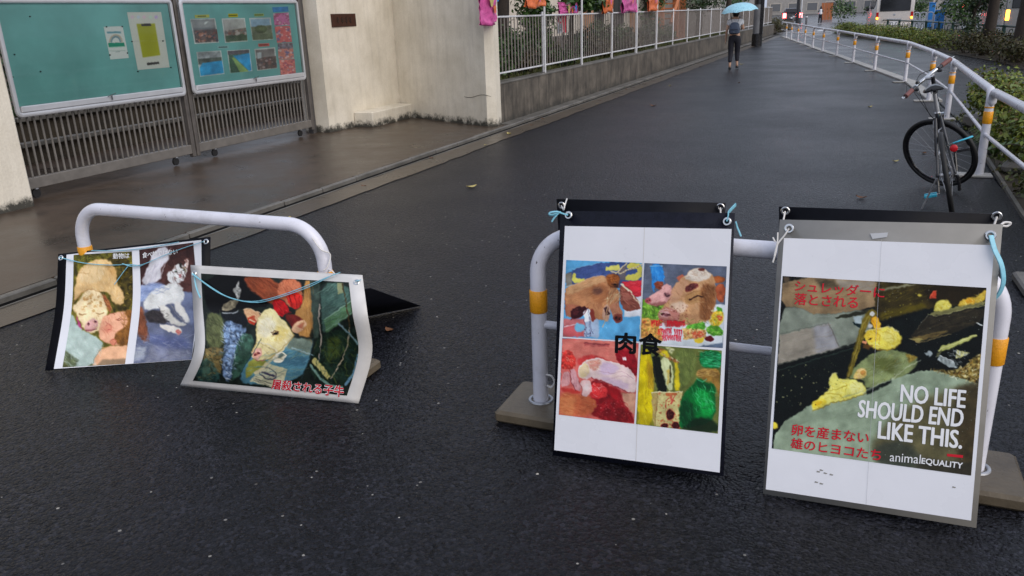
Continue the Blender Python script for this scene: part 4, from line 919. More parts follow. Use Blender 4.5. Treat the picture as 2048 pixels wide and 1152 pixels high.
# lower right: plastic sheets, knife, block and bags
c.T(1260, 660, 5.235); c.poly([(110, 145), (970, 210), (925, 1090), (62, 990)], (104, 112, 58), 0, tex=.15, cell=18)
c.poly([(500, 190), (720, 210), (640, 560), (520, 640), (470, 330)], (106, 120, 64), 6, tex=.2); c.poly([(100, 160), (240, 250), (240, 620), (250, 1005), (62, 990)], (206, 186, 14), 3, tex=.2, cell=14); c.poly([(170, 300), (250, 400), (250, 640), (190, 600)], (168, 128, 40), 7, .7); c.poly([(70, 860), (240, 880), (250, 1000), (65, 985)], (168, 152, 20), 8, .6)
c.poly([(200, 170), (380, 200), (430, 290), (520, 330), (520, 360), (340, 270), (300, 240)], (160, 110, 62), 3, tex=.5, cell=4); c.poly([(300, 220), (390, 210), (420, 285), (320, 270)], (226, 206, 40), 3); c.poly([(370, 170), (470, 200), (440, 250)], (196, 200, 150), 3, tex=.4, cell=4)
c.poly([(310, 285), (435, 290), (465, 600), (390, 650), (340, 430)], (206, 214, 162), 2, tex=.06); c.poly([(410, 370), (430, 370), (432, 555), (412, 555)], (70, 66, 34), 1); c.poly([(380, 420), (412, 400), (412, 560), (395, 590)], (206, 170, 70), 3, .8); c.poly([(470, 330), (500, 340), (525, 635), (470, 630)], (216, 196, 40), 3, tex=.2)
c.poly([(235, 290), (280, 265), (315, 300), (330, 400), (370, 520), (390, 645), (290, 645), (245, 450)], (18, 24, 18), 1, tex=.15)
c.poly([(222, 650), (555, 640), (530, 760), (515, 1030), (250, 1005)], (206, 196, 134), 1, tex=.12, cell=10); c.poly([(222, 655), (290, 652), (262, 1005), (248, 1005)], (168, 150, 96), 2)
c.spots([(290, 660), (540, 650), (500, 1020), (280, 1000)], 60, (176, 84, 56), 9, .6); c.poly([(370, 660), (490, 655), (490, 682), (372, 688)], (186, 104, 64), 1); c.line([(430, 690), (440, 760), (432, 770)], 20, (196, 92, 76), 1); c.line([(420, 700), (380, 740), (370, 810)], 10, (176, 70, 56), 0); c.line([(460, 690), (450, 740)], 12, (196, 92, 76), 0)
for (x, y, rx, ry) in ((420, 885, 38, 56), (482, 1000, 40, 38), (362, 1002, 32, 24)): c.ell(x, y, rx + 8, ry + 8, (196, 96, 76), 5, 1); c.ell(x, y, rx, ry, (66, 16, 20), 5, 1)
c.poly([(700, 420), (900, 400), (950, 440), (930, 740), (900, 560), (720, 500)], (150, 116, 56), 4, tex=.3); c.poly([(740, 215), (968, 215), (955, 380), (880, 405), (780, 395), (720, 330)], (8, 118, 62), 3, tex=.3, cell=6)
for k in range(7): c.line([(745, 250 + 20 * k), (850, 265 + 20 * k), (940, 248 + 22 * k)], 7, (70, 190, 130), 1, .6)
c.poly([(690, 470), (720, 410), (820, 400), (900, 430), (905, 500), (820, 470), (710, 490)], (176, 140, 78), 3, tex=.25); c.poly([(640, 590), (720, 500), (820, 560), (900, 560), (890, 700), (890, 920), (780, 1000), (540, 1030), (515, 1000), (525, 760), (560, 680)], (6, 104, 46), 3, tex=.3, cell=12); c.poly([(660, 640), (820, 640), (880, 760), (860, 900), (760, 880), (690, 760)], (20, 168, 74), 8, .85, tex=.15); c.poly([(530, 760), (620, 720), (690, 900), (640, 1030), (520, 1010)], (6, 62, 32), 7, .8); c.poly([(700, 500), (780, 560), (880, 580), (860, 640), (700, 590)], (8, 74, 40), 5, .7); c.line([(700, 510), (760, 545), (800, 510)], 8, (120, 210, 160), 1, .7); c.poly([(700, 900), (925, 960), (925, 1090), (520, 1045), (560, 1020)], (14, 34, 20), 7, .85)
# finer drawing on the four photographs
c.T(1100, 500, 5.76)
c.strokes([(185, 420), (480, 310), (640, 300), (800, 480), (660, 640), (400, 660), (180, 740)], 150, [(206, 158, 112), (150, 98, 66), (190, 138, 98), (128, 82, 56)], 70, 7, -25, 14, .35)
c.strokes([(490, 640), (640, 560), (700, 650), (660, 820), (540, 780)], 50, [(214, 164, 120), (150, 92, 70)], 50, 7, 70, 18, .4); c.poly([(460, 690), (490, 680), (520, 790), (500, 835), (470, 800)], (132, 46, 44), 1, .8)
c.line([(185, 420), (330, 388), (480, 312), (560, 296), (640, 302)], 9, (226, 190, 150), 1, .7); c.line([(240, 800), (330, 782), (400, 728), (440, 660)], 8, (96, 30, 34), 0, .8); c.line([(170, 560), (175, 700), (190, 760)], 9, (120, 62, 56), 1, .7)
c.ell(300, 720, 40, 26, (96, 40, 44), -30, 1, .8); c.strokes([(250, 680), (420, 660), (330, 780)], 30, [(30, 8, 14), (110, 50, 52)], 40, 6, -25, 20, .6)
c.strokes([(650, 280), (800, 290), (800, 420), (680, 430)], 50, [(186, 120, 62), (74, 38, 20), (110, 60, 28)], 46, 7, 60, 40, .6); c.strokes([(660, 480), (820, 440), (800, 600), (640, 640)], 60, [(226, 206, 170), (190, 150, 110), (120, 84, 60)], 80, 6, -55, 22, .6)
c.ell(742, 395, 20, 12, (30, 18, 16), 10, 0); c.line([(715, 380), (770, 388)], 6, (180, 120, 84)); c.strokes([(810, 400), (1035, 620), (900, 710), (810, 560)], 46, [(160, 92, 80), (96, 46, 42), (206, 140, 120)], 60, 7, 40, 18, .5)
c.ell(762, 778, 12, 16, (40, 12, 14), 20, 0); c.ell(800, 790, 11, 15, (40, 12, 14), 20, 0); c.line([(725, 745), (760, 725), (820, 735)], 7, (206, 150, 124), 0, .8); c.strokes([(700, 640), (790, 600), (830, 720), (730, 760)], 34, [(206, 150, 120), (150, 96, 76)], 44, 6, 62, 14, .5)
for k in range(5): c.line([(775 + 22 * k, 262 - 20 * k), (790 + 22 * k, 275 - 20 * k)], 5, (120, 100, 80))
for k in range(9): c.line([(800 + 28 * k, 268 - 11 * k), (812 + 28 * k, 282 - 11 * k)], 5, (116, 100, 84))
c.line([(190, 238), (640, 132)], 7, (140, 190, 224), 0, .7); c.strokes([(200, 250), (640, 150), (640, 290), (420, 310)], 30, [(84, 104, 156), (50, 66, 112)], 60, 8, -14, 6, .5); c.spots([(520, 800), (1030, 780), (1020, 1040), (520, 1010)], 24, (150, 200, 230), 6, .5); c.spots([(390, 880), (520, 880), (500, 1000), (400, 1000)], 26, (60, 60, 96), 5, .7)
c.strokes([(830, 380), (1050, 350), (1040, 520), (960, 530)], 24, [(236, 96, 104), (150, 24, 44)], 70, 9, -15, 12, .5)
c.T(1270, 500, 5.486)
c.strokes([(420, 420), (640, 220), (840, 240), (880, 400), (860, 640), (780, 790), (420, 820), (300, 700)], 190, [(214, 176, 138), (142, 98, 62), (196, 150, 110), (112, 72, 46), (226, 200, 170)], 56, 6, 55, 22, .33); c.strokes([(560, 300), (690, 205), (840, 260), (720, 345)], 50, [(240, 232, 220), (196, 176, 156), (170, 130, 110)], 40, 6, 20, 25, .5)
c.strokes([(740, 400), (880, 400), (880, 520), (820, 760), (740, 780)], 60, [(96, 54, 28), (160, 110, 66), (70, 40, 22)], 70, 8, 75, 14, .5); c.poly([(548, 432), (600, 378), (690, 368), (660, 410), (590, 446)], (84, 34, 36), 1, .8); c.strokes([(550, 440), (600, 375), (690, 365), (660, 420)], 30, [(190, 130, 120), (60, 24, 26)], 34, 5, -25, 20, .6)
c.line([(600, 545), (650, 512), (700, 498), (745, 512)], 9, (54, 32, 24)); c.line([(560, 500), (640, 462), (720, 440)], 6, (140, 96, 66), 0, .7); c.line([(600, 580), (700, 560), (760, 570)], 6, (206, 166, 120), 0, .7); c.spots([(400, 620), (560, 600), (640, 760), (440, 800)], 40, (120, 66, 54), 7, .5)
c.ell(300, 700, 20, 14, (90, 44, 52), 10, 0); c.ell(372, 716, 22, 14, (96, 48, 54), 10, 0); c.line([(255, 745), (330, 775), (450, 772), (560, 800)], 8, (120, 58, 58), 0, .8); c.line([(262, 676), (330, 650), (400, 668)], 7, (232, 200, 196), 0, .8); c.strokes([(300, 640), (480, 670), (480, 770), (280, 780)], 46, [(214, 160, 156), (130, 72, 72), (190, 120, 112)], 34, 5, 10, 30, .5)
c.strokes([(130, 580), (330, 400), (420, 410), (400, 560), (200, 610)], 60, [(232, 184, 176), (180, 120, 116), (150, 92, 92)], 40, 6, -35, 20, .5); c.line([(320, 480), (350, 500), (385, 492)], 7, (64, 40, 46)); c.ell(128, 560, 9, 7, (90, 36, 44), 0, 0); c.ell(152, 552, 8, 6, (90, 36, 44), 0, 0); c.strokes([(215, 370), (300, 340), (310, 390), (240, 430)], 20, [(190, 110, 84), (96, 46, 34)], 40, 7, 20, 20, .6)
for reg in ([(75, 600), (300, 620), (280, 760), (70, 780)], [(560, 740), (790, 760), (790, 900), (560, 900)], [(780, 830), (970, 880), (940, 945), (800, 930)]): c.strokes(reg, 60, [(150, 206, 90), (60, 110, 34), (190, 226, 130), (40, 84, 24)], 34, 7, 20, 50, .65)
c.strokes([(65, 760), (300, 780), (300, 1000), (60, 960)], 80, [(236, 130, 60), (226, 190, 110), (206, 66, 44), (120, 160, 50)], 26, 9, 10, 60, .65); c.strokes([(530, 870), (780, 880), (770, 975), (530, 975)], 80, [(236, 206, 160), (206, 90, 60), (150, 60, 40), (226, 226, 190)], 26, 8, 30, 60, .7); c.strokes([(830, 650), (970, 700), (950, 830), (820, 810)], 50, [(246, 220, 110), (226, 140, 50), (120, 170, 60), (240, 240, 200)], 28, 9, 20, 60, .65)
c.strokes([(170, 160), (300, 160), (325, 340), (210, 340)], 26, [(110, 180, 236), (30, 96, 176)], 60, 8, 75, 20, .5); c.line([(165, 178), (300, 172)], 14, (150, 200, 236), 0, .6)
c.T(1100, 660, 5.76)
c.strokes([(350, 390), (700, 365), (930, 460), (990, 700), (680, 620), (400, 570)], 120, [(240, 222, 222), (206, 170, 186), (190, 160, 190), (232, 206, 196)], 60, 6, 18, 16, .4); c.line([(560, 470), (700, 500), (830, 480), (960, 560)], 6, (170, 130, 150), 0, .6); c.line([(330, 470), (360, 395), (450, 345), (560, 324), (700, 368), (820, 398), (930, 462), (990, 560)], 7, (246, 236, 230), 0, .7); c.line([(470, 548), (680, 624), (820, 674), (920, 728)], 8, (130, 50, 56), 0, .7)
c.strokes([(400, 350), (580, 345), (560, 460), (430, 450)], 46, [(244, 226, 200), (206, 120, 104), (226, 180, 150)], 34, 7, 30, 40, .6); c.strokes([(145, 240), (270, 270), (290, 430), (140, 450)], 70, [(240, 110, 90), (150, 30, 30), (250, 170, 150), (196, 46, 44)], 30, 7, 40, 50, .7); c.strokes([(480, 600), (650, 650), (660, 760), (450, 760)], 50, [(240, 130, 126), (160, 26, 34), (250, 190, 186)], 30, 7, 20, 40, .65)
c.strokes([(560, 830), (860, 760), (960, 1060), (480, 1010)], 110, [(176, 46, 50), (84, 8, 16), (206, 84, 84), (110, 14, 22)], 44, 7, 25, 40, .5); c.spots([(500, 850), (900, 800), (940, 1040), (520, 1000)], 46, (226, 150, 146), 4, .7); c.strokes([(110, 720), (500, 790), (460, 1000), (105, 975)], 70, [(206, 132, 92), (150, 70, 46), (226, 160, 116)], 70, 9, 12, 16, .35); c.strokes([(150, 100), (760, 150), (740, 330), (300, 320), (150, 230)], 60, [(226, 146, 134), (190, 96, 88)], 90, 9, 6, 8, .35)
c.strokes([(130, 480), (240, 480), (370, 700), (130, 650)], 50, [(232, 190, 190), (170, 110, 120), (150, 84, 92)], 44, 6, 70, 16, .5); c.line([(225, 455), (250, 600), (300, 700)], 8, (120, 50, 54), 0, .8); c.line([(340, 585), (372, 690), (372, 760)], 7, (130, 60, 60), 0, .8); c.strokes([(770, 260), (990, 300), (1000, 520), (800, 380)], 40, [(176, 50, 60), (90, 8, 20)], 60, 8, 40, 18, .5); c.line([(395, 150), (690, 172)], 9, (90, 40, 48), 0, .6)
c.T(1260, 660, 5.235)
c.strokes([(110, 250), (240, 300), (250, 990), (65, 980)], 90, [(232, 216, 60), (160, 136, 10), (244, 232, 110), (120, 96, 16)], 90, 8, 80, 18, .4); c.strokes([(320, 290), (430, 300), (460, 600), (390, 630)], 34, [(230, 236, 200), (170, 176, 120)], 70, 6, 80, 8, .5); c.line([(240, 300), (262, 460), (300, 640)], 6, (70, 76, 60), 0, .7); c.line([(318, 310), (340, 420), (388, 640)], 6, (140, 146, 110), 0, .8)
c.strokes([(230, 660), (550, 650), (515, 1020), (255, 1000)], 120, [(226, 216, 160), (170, 146, 92), (196, 110, 76), (150, 84, 56)], 26, 6, 60, 60, .5); c.line([(228, 655), (552, 643)], 8, (236, 230, 190), 0, .9); c.line([(290, 655), (262, 1000)], 5, (130, 104, 66), 0, .8)
c.strokes([(740, 220), (960, 220), (940, 390), (740, 350)], 60, [(90, 206, 150), (4, 76, 40), (150, 232, 190), (2, 50, 28)], 70, 7, 8, 14, .6); c.strokes([(640, 600), (880, 580), (890, 900), (700, 880)], 110, [(60, 206, 116), (6, 90, 44), (130, 230, 170), (10, 130, 62)], 70, 8, 55, 30, .5); c.strokes([(520, 760), (680, 700), (640, 1020), (520, 1010)], 50, [(10, 90, 46), (2, 34, 18), (40, 130, 76)], 80, 8, 75, 20, .5); c.strokes([(700, 430), (900, 430), (900, 500), (720, 490)], 40, [(206, 176, 110), (110, 80, 36)], 50, 7, 5, 14, .6); c.strokes([(230, 180), (520, 330), (400, 300)], 46, [(206, 160, 110), (90, 56, 30), (230, 220, 180)], 30, 8, 40, 50, .7); c.strokes([(500, 200), (700, 220), (640, 560), (520, 620)], 50, [(140, 150, 90), (80, 90, 44)], 80, 8, 80, 14, .4)
c.finish(1.3)
for q, lb in (([(1133, 520), (1284.9, 526), (1279.7, 683), (1126, 673.3)], 'photograph of pig heads on a rope'), ([(1289, 526), (1453.7, 532.8), (1446, 696), (1281, 686)], 'photograph of cooked heads on salad'), ([(1125, 675.6), (1278, 686), (1268.8, 847.5), (1118, 829)], 'photograph of raw meat'), ([(1282, 688.6), (1444, 701), (1436, 867), (1272.4, 848)], 'photograph of a knife, a block and green bags')):
    layer('photo_print', SCs, q, .0022, 'print_gloss', tC, 200, 206, c, label=lb)
for s_, a, b, d in (('肉', (1231, 664), (1273.5, 666), (1230, 706)), ('食', (1279, 664), (1325, 668), (1277, 709))): lettering('lettering', s_, SCs, a, b, d, .0034, 'ink_black', tC, .028)
nC = SCs.n(np.array(.5), np.array(.5))
eC = [SCs.p(*SCs.uv(q)) for q in ((1137, 430.5), (1454, 443))]
for e in eC: eyelet(e, nC, tC)

# ------------------------------------------------------------------ poster D: conveyor picture with lettering
SD = flat((1559.5, 439), (2005.5, 448.7), (1952.6, 1056), (1526, 987.5))
tD = thing('poster_board', 'grey laminated poster board with yellow chicks and white lettering tied to the hoop barrier', 'poster', SD.p(np.array(.5), np.array(1.0)), 'boards tied to the barriers')
ALL(SD, 'backing_sheet', 'laminate_grey', tD, .005)
layer('paper', SD, [(1568, 476), (1989, 490.6), (1942, 1041), (1531.6, 978.4)], .0012, 'paper_white', tD)
c = Canvas(1535, 540, 1985, 960, (120, 130, 118), 71).T(1530, 540, 4.608)
full = [(60, 40), (2080, 150), (2080, 1950), (0, 1700)]; c.poly(full, (12, 16, 16), 0, tex=.15)
c.poly([(160, 50), (1120, 90), (1120, 240), (1000, 350), (480, 430), (300, 340), (150, 350)], (146, 124, 94), 3, tex=.1, cell=18); c.poly([(430, 75), (640, 90), (700, 180), (520, 160)], (70, 64, 50), 9, .8); c.poly([(640, 80), (1010, 110), (1000, 200), (700, 170)], (150, 148, 142), 8, .7); c.poly([(170, 50), (230, 60), (220, 150), (165, 180)], (108, 92, 72), 6, .8)
c.poly([(140, 355), (300, 335), (480, 425), (1000, 350), (960, 480), (1000, 560), (860, 660), (680, 720), (120, 870)], (126, 134, 122), 3, tex=.06, cell=26); c.poly([(140, 600), (590, 490), (690, 720), (110, 880)], (146, 140, 128), 3, tex=.07, cell=26); c.poly([(440, 520), (590, 490), (690, 715), (470, 770)], (150, 152, 160), 9, .8); c.line([(140, 590), (580, 488)], 6, (104, 110, 100), 1); c.line([(585, 490), (690, 720)], 6, (92, 92, 84), 1)
c.poly([(625, 430), (960, 360), (1000, 340), (1020, 380), (670, 460)], (48, 50, 38), 2); c.poly([(810, 430), (890, 425), (890, 490), (830, 500)], (170, 186, 190), 1); c.poly([(805, 480), (885, 500), (880, 540), (810, 500)], (20, 40, 44), 1)
c.poly([(105, 880), (840, 690), (1160, 480), (1700, 250), (2080, 160), (2080, 420), (2000, 560), (1500, 900), (960, 1110), (520, 1180), (100, 1420)], (12, 18, 18), 2, tex=.2); c.line([(110, 930), (820, 720)], 10, (44, 60, 52), 2, .8)
c.T(1750, 540, 4.607)      # right half
c.poly([(0, 110), (90, 105), (420, 130), (1030, 160), (1030, 330), (560, 330), (40, 470), (0, 430)], (56, 48, 22), 3, tex=.3, cell=14); c.poly([(60, 190), (420, 130), (300, 130), (0, 180)], (150, 150, 126), 3, .8); c.poly([(40, 400), (440, 300), (480, 340), (60, 465)], (116, 104, 24), 8, .7); c.poly([(440, 130), (1030, 155), (1000, 240), (820, 300), (560, 330), (480, 280)], (36, 28, 16), 6, .85); c.spots([(60, 200), (480, 180), (440, 380), (60, 440)], 20, (150, 140, 50), 7, .6)
c.poly([(485, 400), (740, 340), (1020, 280), (1020, 320), (560, 430)], (122, 120, 78), 2, tex=.12); c.poly([(490, 405), (560, 430), (1015, 325), (1000, 470), (700, 590), (480, 650), (310, 630), (390, 540)], (46, 42, 32), 3, tex=.3); c.poly([(310, 625), (480, 650), (700, 560), (620, 560), (400, 610)], (126, 108, 62), 4, .8); c.poly([(320, 625), (450, 640), (390, 668)], (150, 138, 84), 2)
c.poly([(540, 350), (570, 285), (660, 270), (720, 340), (620, 380), (545, 385)], (222, 212, 104), 3, tex=.08); c.poly([(755, 335), (790, 275), (860, 255), (930, 260), (1010, 180), (1028, 200), (1010, 290), (860, 320)], (214, 180, 72), 4, tex=.15); c.ell(870, 285, 46, 26, (226, 160, 44), 0, 4); c.poly([(500, 260), (530, 200), (565, 190), (560, 270)], (176, 66, 44), 2, tex=.2); c.ell(410, 232, 22, 14, (196, 180, 80), 0, 3)
c.poly([(575, 745), (620, 700), (930, 590), (940, 610), (680, 730), (600, 760)], (176, 180, 108), 1); c.poly([(575, 760), (610, 740), (590, 800), (555, 800)], (84, 86, 60), 1); c.poly([(600, 790), (720, 840), (760, 900), (690, 900), (570, 830)], (150, 160, 160), 1, tex=.3, cell=5); c.poly([(750, 735), (880, 770), (800, 800), (740, 820)], (186, 184, 128), 2, tex=.3, cell=5); c.poly([(455, 770), (500, 745), (535, 770), (500, 800)], (160, 172, 176), 1, tex=.3, cell=4); c.poly([(480, 900), (680, 930), (830, 900), (960, 760), (1010, 780), (970, 1060), (720, 1000)], (104, 90, 44), 4, tex=.6, cell=5); c.spots([(700, 960), (960, 780), (970, 1050)], 40, (206, 190, 120), 12, .6); c.poly([(935, 480), (990, 505), (985, 515), (930, 492)], (200, 206, 204), 0)
c.T(1530, 540, 4.608)
c.poly([(740, 1000), (900, 1000), (940, 1110), (1290, 990), (1440, 830), (1300, 760), (1150, 720), (1000, 760), (880, 850)], (128, 140, 96), 4, tex=.25, cell=14); c.poly([(1020, 800), (1200, 820), (1180, 960), (1000, 900)], (90, 98, 46), 9, .7); c.poly([(940, 1110), (1150, 1010), (1300, 980), (1130, 1060), (950, 1130)], (186, 206, 196), 5, .8); c.poly([(1290, 770), (1410, 800), (1330, 860)], (150, 124, 50), 3, .8, tex=.4, cell=4)
c.poly([(740, 1000), (900, 440), (950, 370), (1010, 360), (1050, 420), (960, 440), (900, 660), (830, 880), (780, 1000)], (112, 98, 30), 3, tex=.25); c.line([(770, 990), (900, 500), (960, 420)], 7, (176, 166, 96), 1, .7); c.ell(985, 405, 24, 20, (206, 206, 200), 0, 1); c.ell(968, 515, 18, 20, (196, 196, 190), 0, 1)
c.poly([(905, 640), (940, 560), (1030, 540), (1150, 520), (1230, 570), (1270, 630), (1220, 710), (1100, 740), (990, 720), (960, 690)], (234, 218, 92), 3, tex=.07); c.ell(985, 610, 78, 56, (238, 204, 70), 0, 3, tex=.08); c.poly([(965, 440), (1040, 420), (1070, 500), (1060, 560), (1000, 550)], (232, 170, 42), 3, tex=.1); c.ell(1150, 610, 70, 60, (244, 236, 140), 0, 8, .7); c.line([(950, 640), (985, 630)], 9, (70, 56, 30), 1); c.poly([(895, 660), (930, 650), (925, 690)], (206, 140, 90), 1); c.poly([(905, 680), (1000, 690), (960, 740), (900, 720)], (110, 74, 30), 4, .8)
c.poly([(100, 1420), (520, 1180), (620, 1120), (960, 1120), (1160, 1010), (1520, 900), (1800, 1000), (2080, 1080), (2080, 2000), (60, 1800)], (140, 156, 134), 2, tex=.05, cell=30); c.poly([(930, 1120), (1160, 1000), (1160, 1040), (940, 1150)], (20, 28, 26), 3); c.poly([(1250, 1250), (1900, 1050), (2080, 1080), (2080, 1980), (1500, 1860), (880, 1740)], (92, 84, 56), 22, .85, tex=.2, cell=26); c.poly([(1750, 1080), (2080, 1000), (2080, 1980), (1780, 1940)], (62, 52, 34), 16, .8, tex=.25); c.poly([(1000, 1620), (1300, 1560), (1500, 1800), (1250, 1860), (1000, 1760)], (58, 66, 62), 14, .7); c.poly([(1400, 1740), (1950, 1780), (1930, 1920), (1400, 1850)], (52, 50, 42), 12, .8)
c.poly([(60, 1400), (480, 1200), (520, 1180), (400, 1260), (100, 1440)], (14, 20, 20), 3)
c.poly([(530, 1150), (600, 1100), (590, 1010), (620, 950), (665, 950), (670, 1010), (800, 1000), (930, 1060), (930, 1140), (740, 1200), (600, 1220), (530, 1270), (440, 1300), (430, 1260), (470, 1200)], (230, 224, 116), 3, tex=.08); c.poly([(800, 1000), (850, 920), (910, 900), (945, 950), (900, 1010)], (232, 196, 130), 3, tex=.1); c.ell(900, 950, 26, 24, (196, 140, 76), 0, 2); c.ell(500, 1230, 70, 40, (236, 212, 70), -20, 4); c.ell(850, 1090, 70, 60, (236, 236, 160), 0, 8, .7); c.line([(700, 1090), (760, 1060), (740, 1130)], 6, (176, 160, 60), 1); c.ell(75, 1430, 46, 30, (236, 214, 70), 20, 3)
c.spots([(110, 900), (700, 800), (740, 1000), (500, 1180), (110, 1380)], 26, (150, 150, 110), 6, .7)
c.T(1530, 540, 4.608)
Y1 = [(246, 236, 130), (206, 180, 50), (250, 246, 180), (226, 204, 80), (176, 146, 36)]
for reg, n_ in (([(905, 640), (960, 550), (1150, 520), (1270, 630), (1210, 720), (990, 720)], 170), ([(440, 1290), (530, 1150), (610, 1010), (680, 1010), (930, 1060), (920, 1140), (700, 1210), (530, 1270)], 170), ([(800, 1000), (850, 920), (940, 940), (900, 1010)], 30), ([(965, 440), (1060, 430), (1060, 550), (1000, 550)], 30)): c.strokes(reg, n_, Y1, 34, 6, 25, 40, .45)
c.line([(1000, 560), (1060, 600), (1050, 680)], 8, (176, 140, 40), 1, .7); c.line([(1100, 560), (1180, 600), (1190, 680)], 7, (206, 176, 70), 1, .6); c.line([(930, 560), (1030, 540), (1150, 522), (1230, 572)], 7, (252, 246, 190), 1, .7); c.line([(990, 722), (1100, 742), (1220, 712), (1265, 640)], 9, (150, 120, 30), 1, .7); c.ell(965, 632, 8, 7, (24, 18, 12), 0, 0); c.line([(940, 622), (985, 618)], 5, (206, 160, 50), 0, .8); c.poly([(892, 664), (928, 648), (932, 672), (902, 682)], (226, 150, 110), 0)
c.line([(975, 445), (1010, 500), (1030, 550)], 9, (196, 120, 24), 1, .7); c.line([(600, 1110), (700, 1090), (760, 1060)], 8, (170, 150, 50), 1, .7); c.line([(520, 1160), (600, 1130), (690, 1150), (740, 1200)], 8, (176, 150, 46), 1, .7); c.line([(440, 1295), (540, 1268), (610, 1222), (740, 1200), (930, 1140)], 9, (130, 110, 40), 1, .7); c.line([(590, 1012), (622, 952), (664, 952)], 7, (250, 246, 190), 1, .7); c.ell(495, 1232, 40, 20, (226, 180, 40), -25, 3, .7); c.ell(470, 1240, 7, 6, (60, 46, 20), 0, 0)
c.line([(935, 1105), (1060, 1050), (1180, 1000), (1300, 900), (1435, 832)], 8, (206, 216, 190), 1, .6); c.strokes([(900, 900), (1150, 740), (1400, 820), (1150, 1000), (950, 1080)], 70, [(160, 170, 120), (84, 90, 44), (130, 120, 50), (186, 196, 160)], 60, 7, -30, 14, .4); c.strokes([(780, 960), (920, 500), (990, 400), (950, 480), (840, 860)], 50, [(150, 134, 50), (70, 58, 16), (186, 170, 80)], 80, 6, -74, 5, .5)
c.strokes([(150, 60), (1110, 100), (1000, 340), (480, 420), (300, 340), (150, 345)], 50, [(160, 138, 108), (124, 102, 76)], 120, 14, -12, 8, .3); c.strokes([(130, 620), (590, 500), (690, 720), (120, 870)], 40, [(160, 156, 146), (126, 120, 108)], 130, 12, -14, 5, .3); c.line([(120, 872), (690, 722), (830, 690)], 7, (60, 66, 58), 1, .8); c.line([(480, 428), (620, 430)], 6, (150, 156, 146), 0, .7); c.spots([(110, 900), (760, 780), (740, 1000), (500, 1170), (110, 1380)], 30, (90, 100, 70), 5, .6)
c.strokes([(600, 1180), (1150, 1040), (1500, 920), (1300, 1300), (500, 1600), (100, 1500)], 40, [(156, 172, 150), (122, 138, 116)], 160, 16, -18, 5, .3)
c.T(1750, 540, 4.607)
c.strokes([(480, 910), (700, 940), (960, 780), (1000, 800), (960, 1050), (720, 990)], 130, [(226, 210, 150), (60, 46, 20), (176, 150, 80), (130, 90, 40), (240, 236, 200)], 36, 8, -15, 50, .7); c.strokes([(560, 800), (760, 880), (880, 780), (750, 740)], 50, [(206, 214, 214), (40, 44, 44), (130, 140, 140)], 40, 7, 30, 25, .7); c.line([(600, 790), (725, 845)], 8, (226, 232, 232), 0, .8); c.line([(580, 745), (640, 712), (935, 598)], 7, (214, 216, 150), 0, .8); c.line([(600, 760), (690, 735), (940, 612)], 5, (90, 90, 50), 0, .8)
for reg in ([(545, 350), (660, 275), (715, 340), (560, 382)], [(760, 330), (860, 258), (1000, 200), (1010, 290), (860, 318)]): c.strokes(reg, 60, Y1, 30, 6, 10, 45, .5)
c.line([(490, 402), (560, 428), (740, 380), (1018, 322)], 6, (170, 168, 120), 0, .8); c.line([(392, 545), (490, 408)], 5, (100, 96, 80), 0, .8); c.strokes([(400, 560), (560, 440), (1000, 340), (900, 500), (500, 640)], 50, [(70, 64, 48), (28, 24, 20), (96, 84, 54)], 120, 9, -16, 5, .4); c.line([(315, 628), (390, 666), (480, 652), (700, 590)], 7, (170, 150, 96), 0, .7); c.strokes([(60, 200), (500, 140), (480, 330), (60, 450)], 60, [(110, 98, 36), (40, 34, 14), (80, 70, 24)], 110, 9, -16, 6, .4); c.line([(505, 262), (540, 200), (566, 190)], 6, (226, 110, 80)); c.line([(530, 240), (560, 262)], 6, (200, 84, 60))
c.finish(1.4, 4, .14)
c.spots(full, 160, (205, 215, 205), 3, .5)
layer('photo_print', SD, [(1565.6, 552), (1972.7, 575.6), (1942, 951), (1543.7, 896.4)], .0022, 'print_gloss', tD, 400, 370, c, label='photograph of yellow chicks on a dark conveyor')
for s_, a, b, d, mt, bo in (('シュレッダーに', (1591, 560), (1771, 574), (1588.5, 582), 'ink_red', .012), ('落とされる', (1590, 585.5), (1717.5, 593), (1588, 609), 'ink_red', .012),
        ('NO LIFE', (1802, 768), (1933, 780), (1799.5, 803.5), 'ink_white', .034), ('SHOULD END', (1718, 799), (1929, 818), (1714.5, 834), 'ink_white', .034), ('LIKE THIS.', (1757, 841), (1926.5, 861), (1754.5, 876.5), 'ink_white', .034),
        ('卵を産まない', (1584.5, 847), (1739, 864), (1582.5, 870), 'ink_red', .016), ('雄のヒヨコたち', (1583, 874), (1763.5, 899), (1580.5, 896), 'ink_red', .016), ('animal', (1780.5, 904), (1842, 909), (1779, 922), 'ink_white', 0.0), ('EQUALITY', (1843.5, 915), (1926, 925), (1842, 929), 'ink_white', .022)):
    lettering('lettering', s_, SD, a, b, d, .0034, mt, tD, bo, .45 if bo > .03 else 1.0)
layer('red_dash', SD, [(1894, 907), (1926, 910), (1925.5, 915.5), (1893.5, 912)], .0034, 'ink_red', tD)
layer('crease', SD, [(1763, 478), (1763.5, 478), (1732.7, 1008), (1732.2, 1008)], .0030, 'tape_clear', tD)
layer('clear_tape', SD, [(1740, 467), (1776, 465), (1774, 474), (1745, 478)], .003, 'tape_clear', tD)
nD = SD.n(np.array(.5), np.array(.5)); eD = [SD.p(*SD.uv(q)) for q in ((1578, 457), (1981, 471))]
for e in eD: eyelet(e, nD, tD, .012)
# dark scuffs on the lower margin
for q in ((1640, 938), (1648, 944), (1634, 941), (1660, 947), (1640, 965), (1630, 962), (1905, 972)):
    layer('scuff', SD, [q, (q[0] + 7, q[1] + 2), (q[0] + 5, q[1] + 4), (q[0] - 1, q[1] + 3)], .0019, 'laminate_grey', tD)

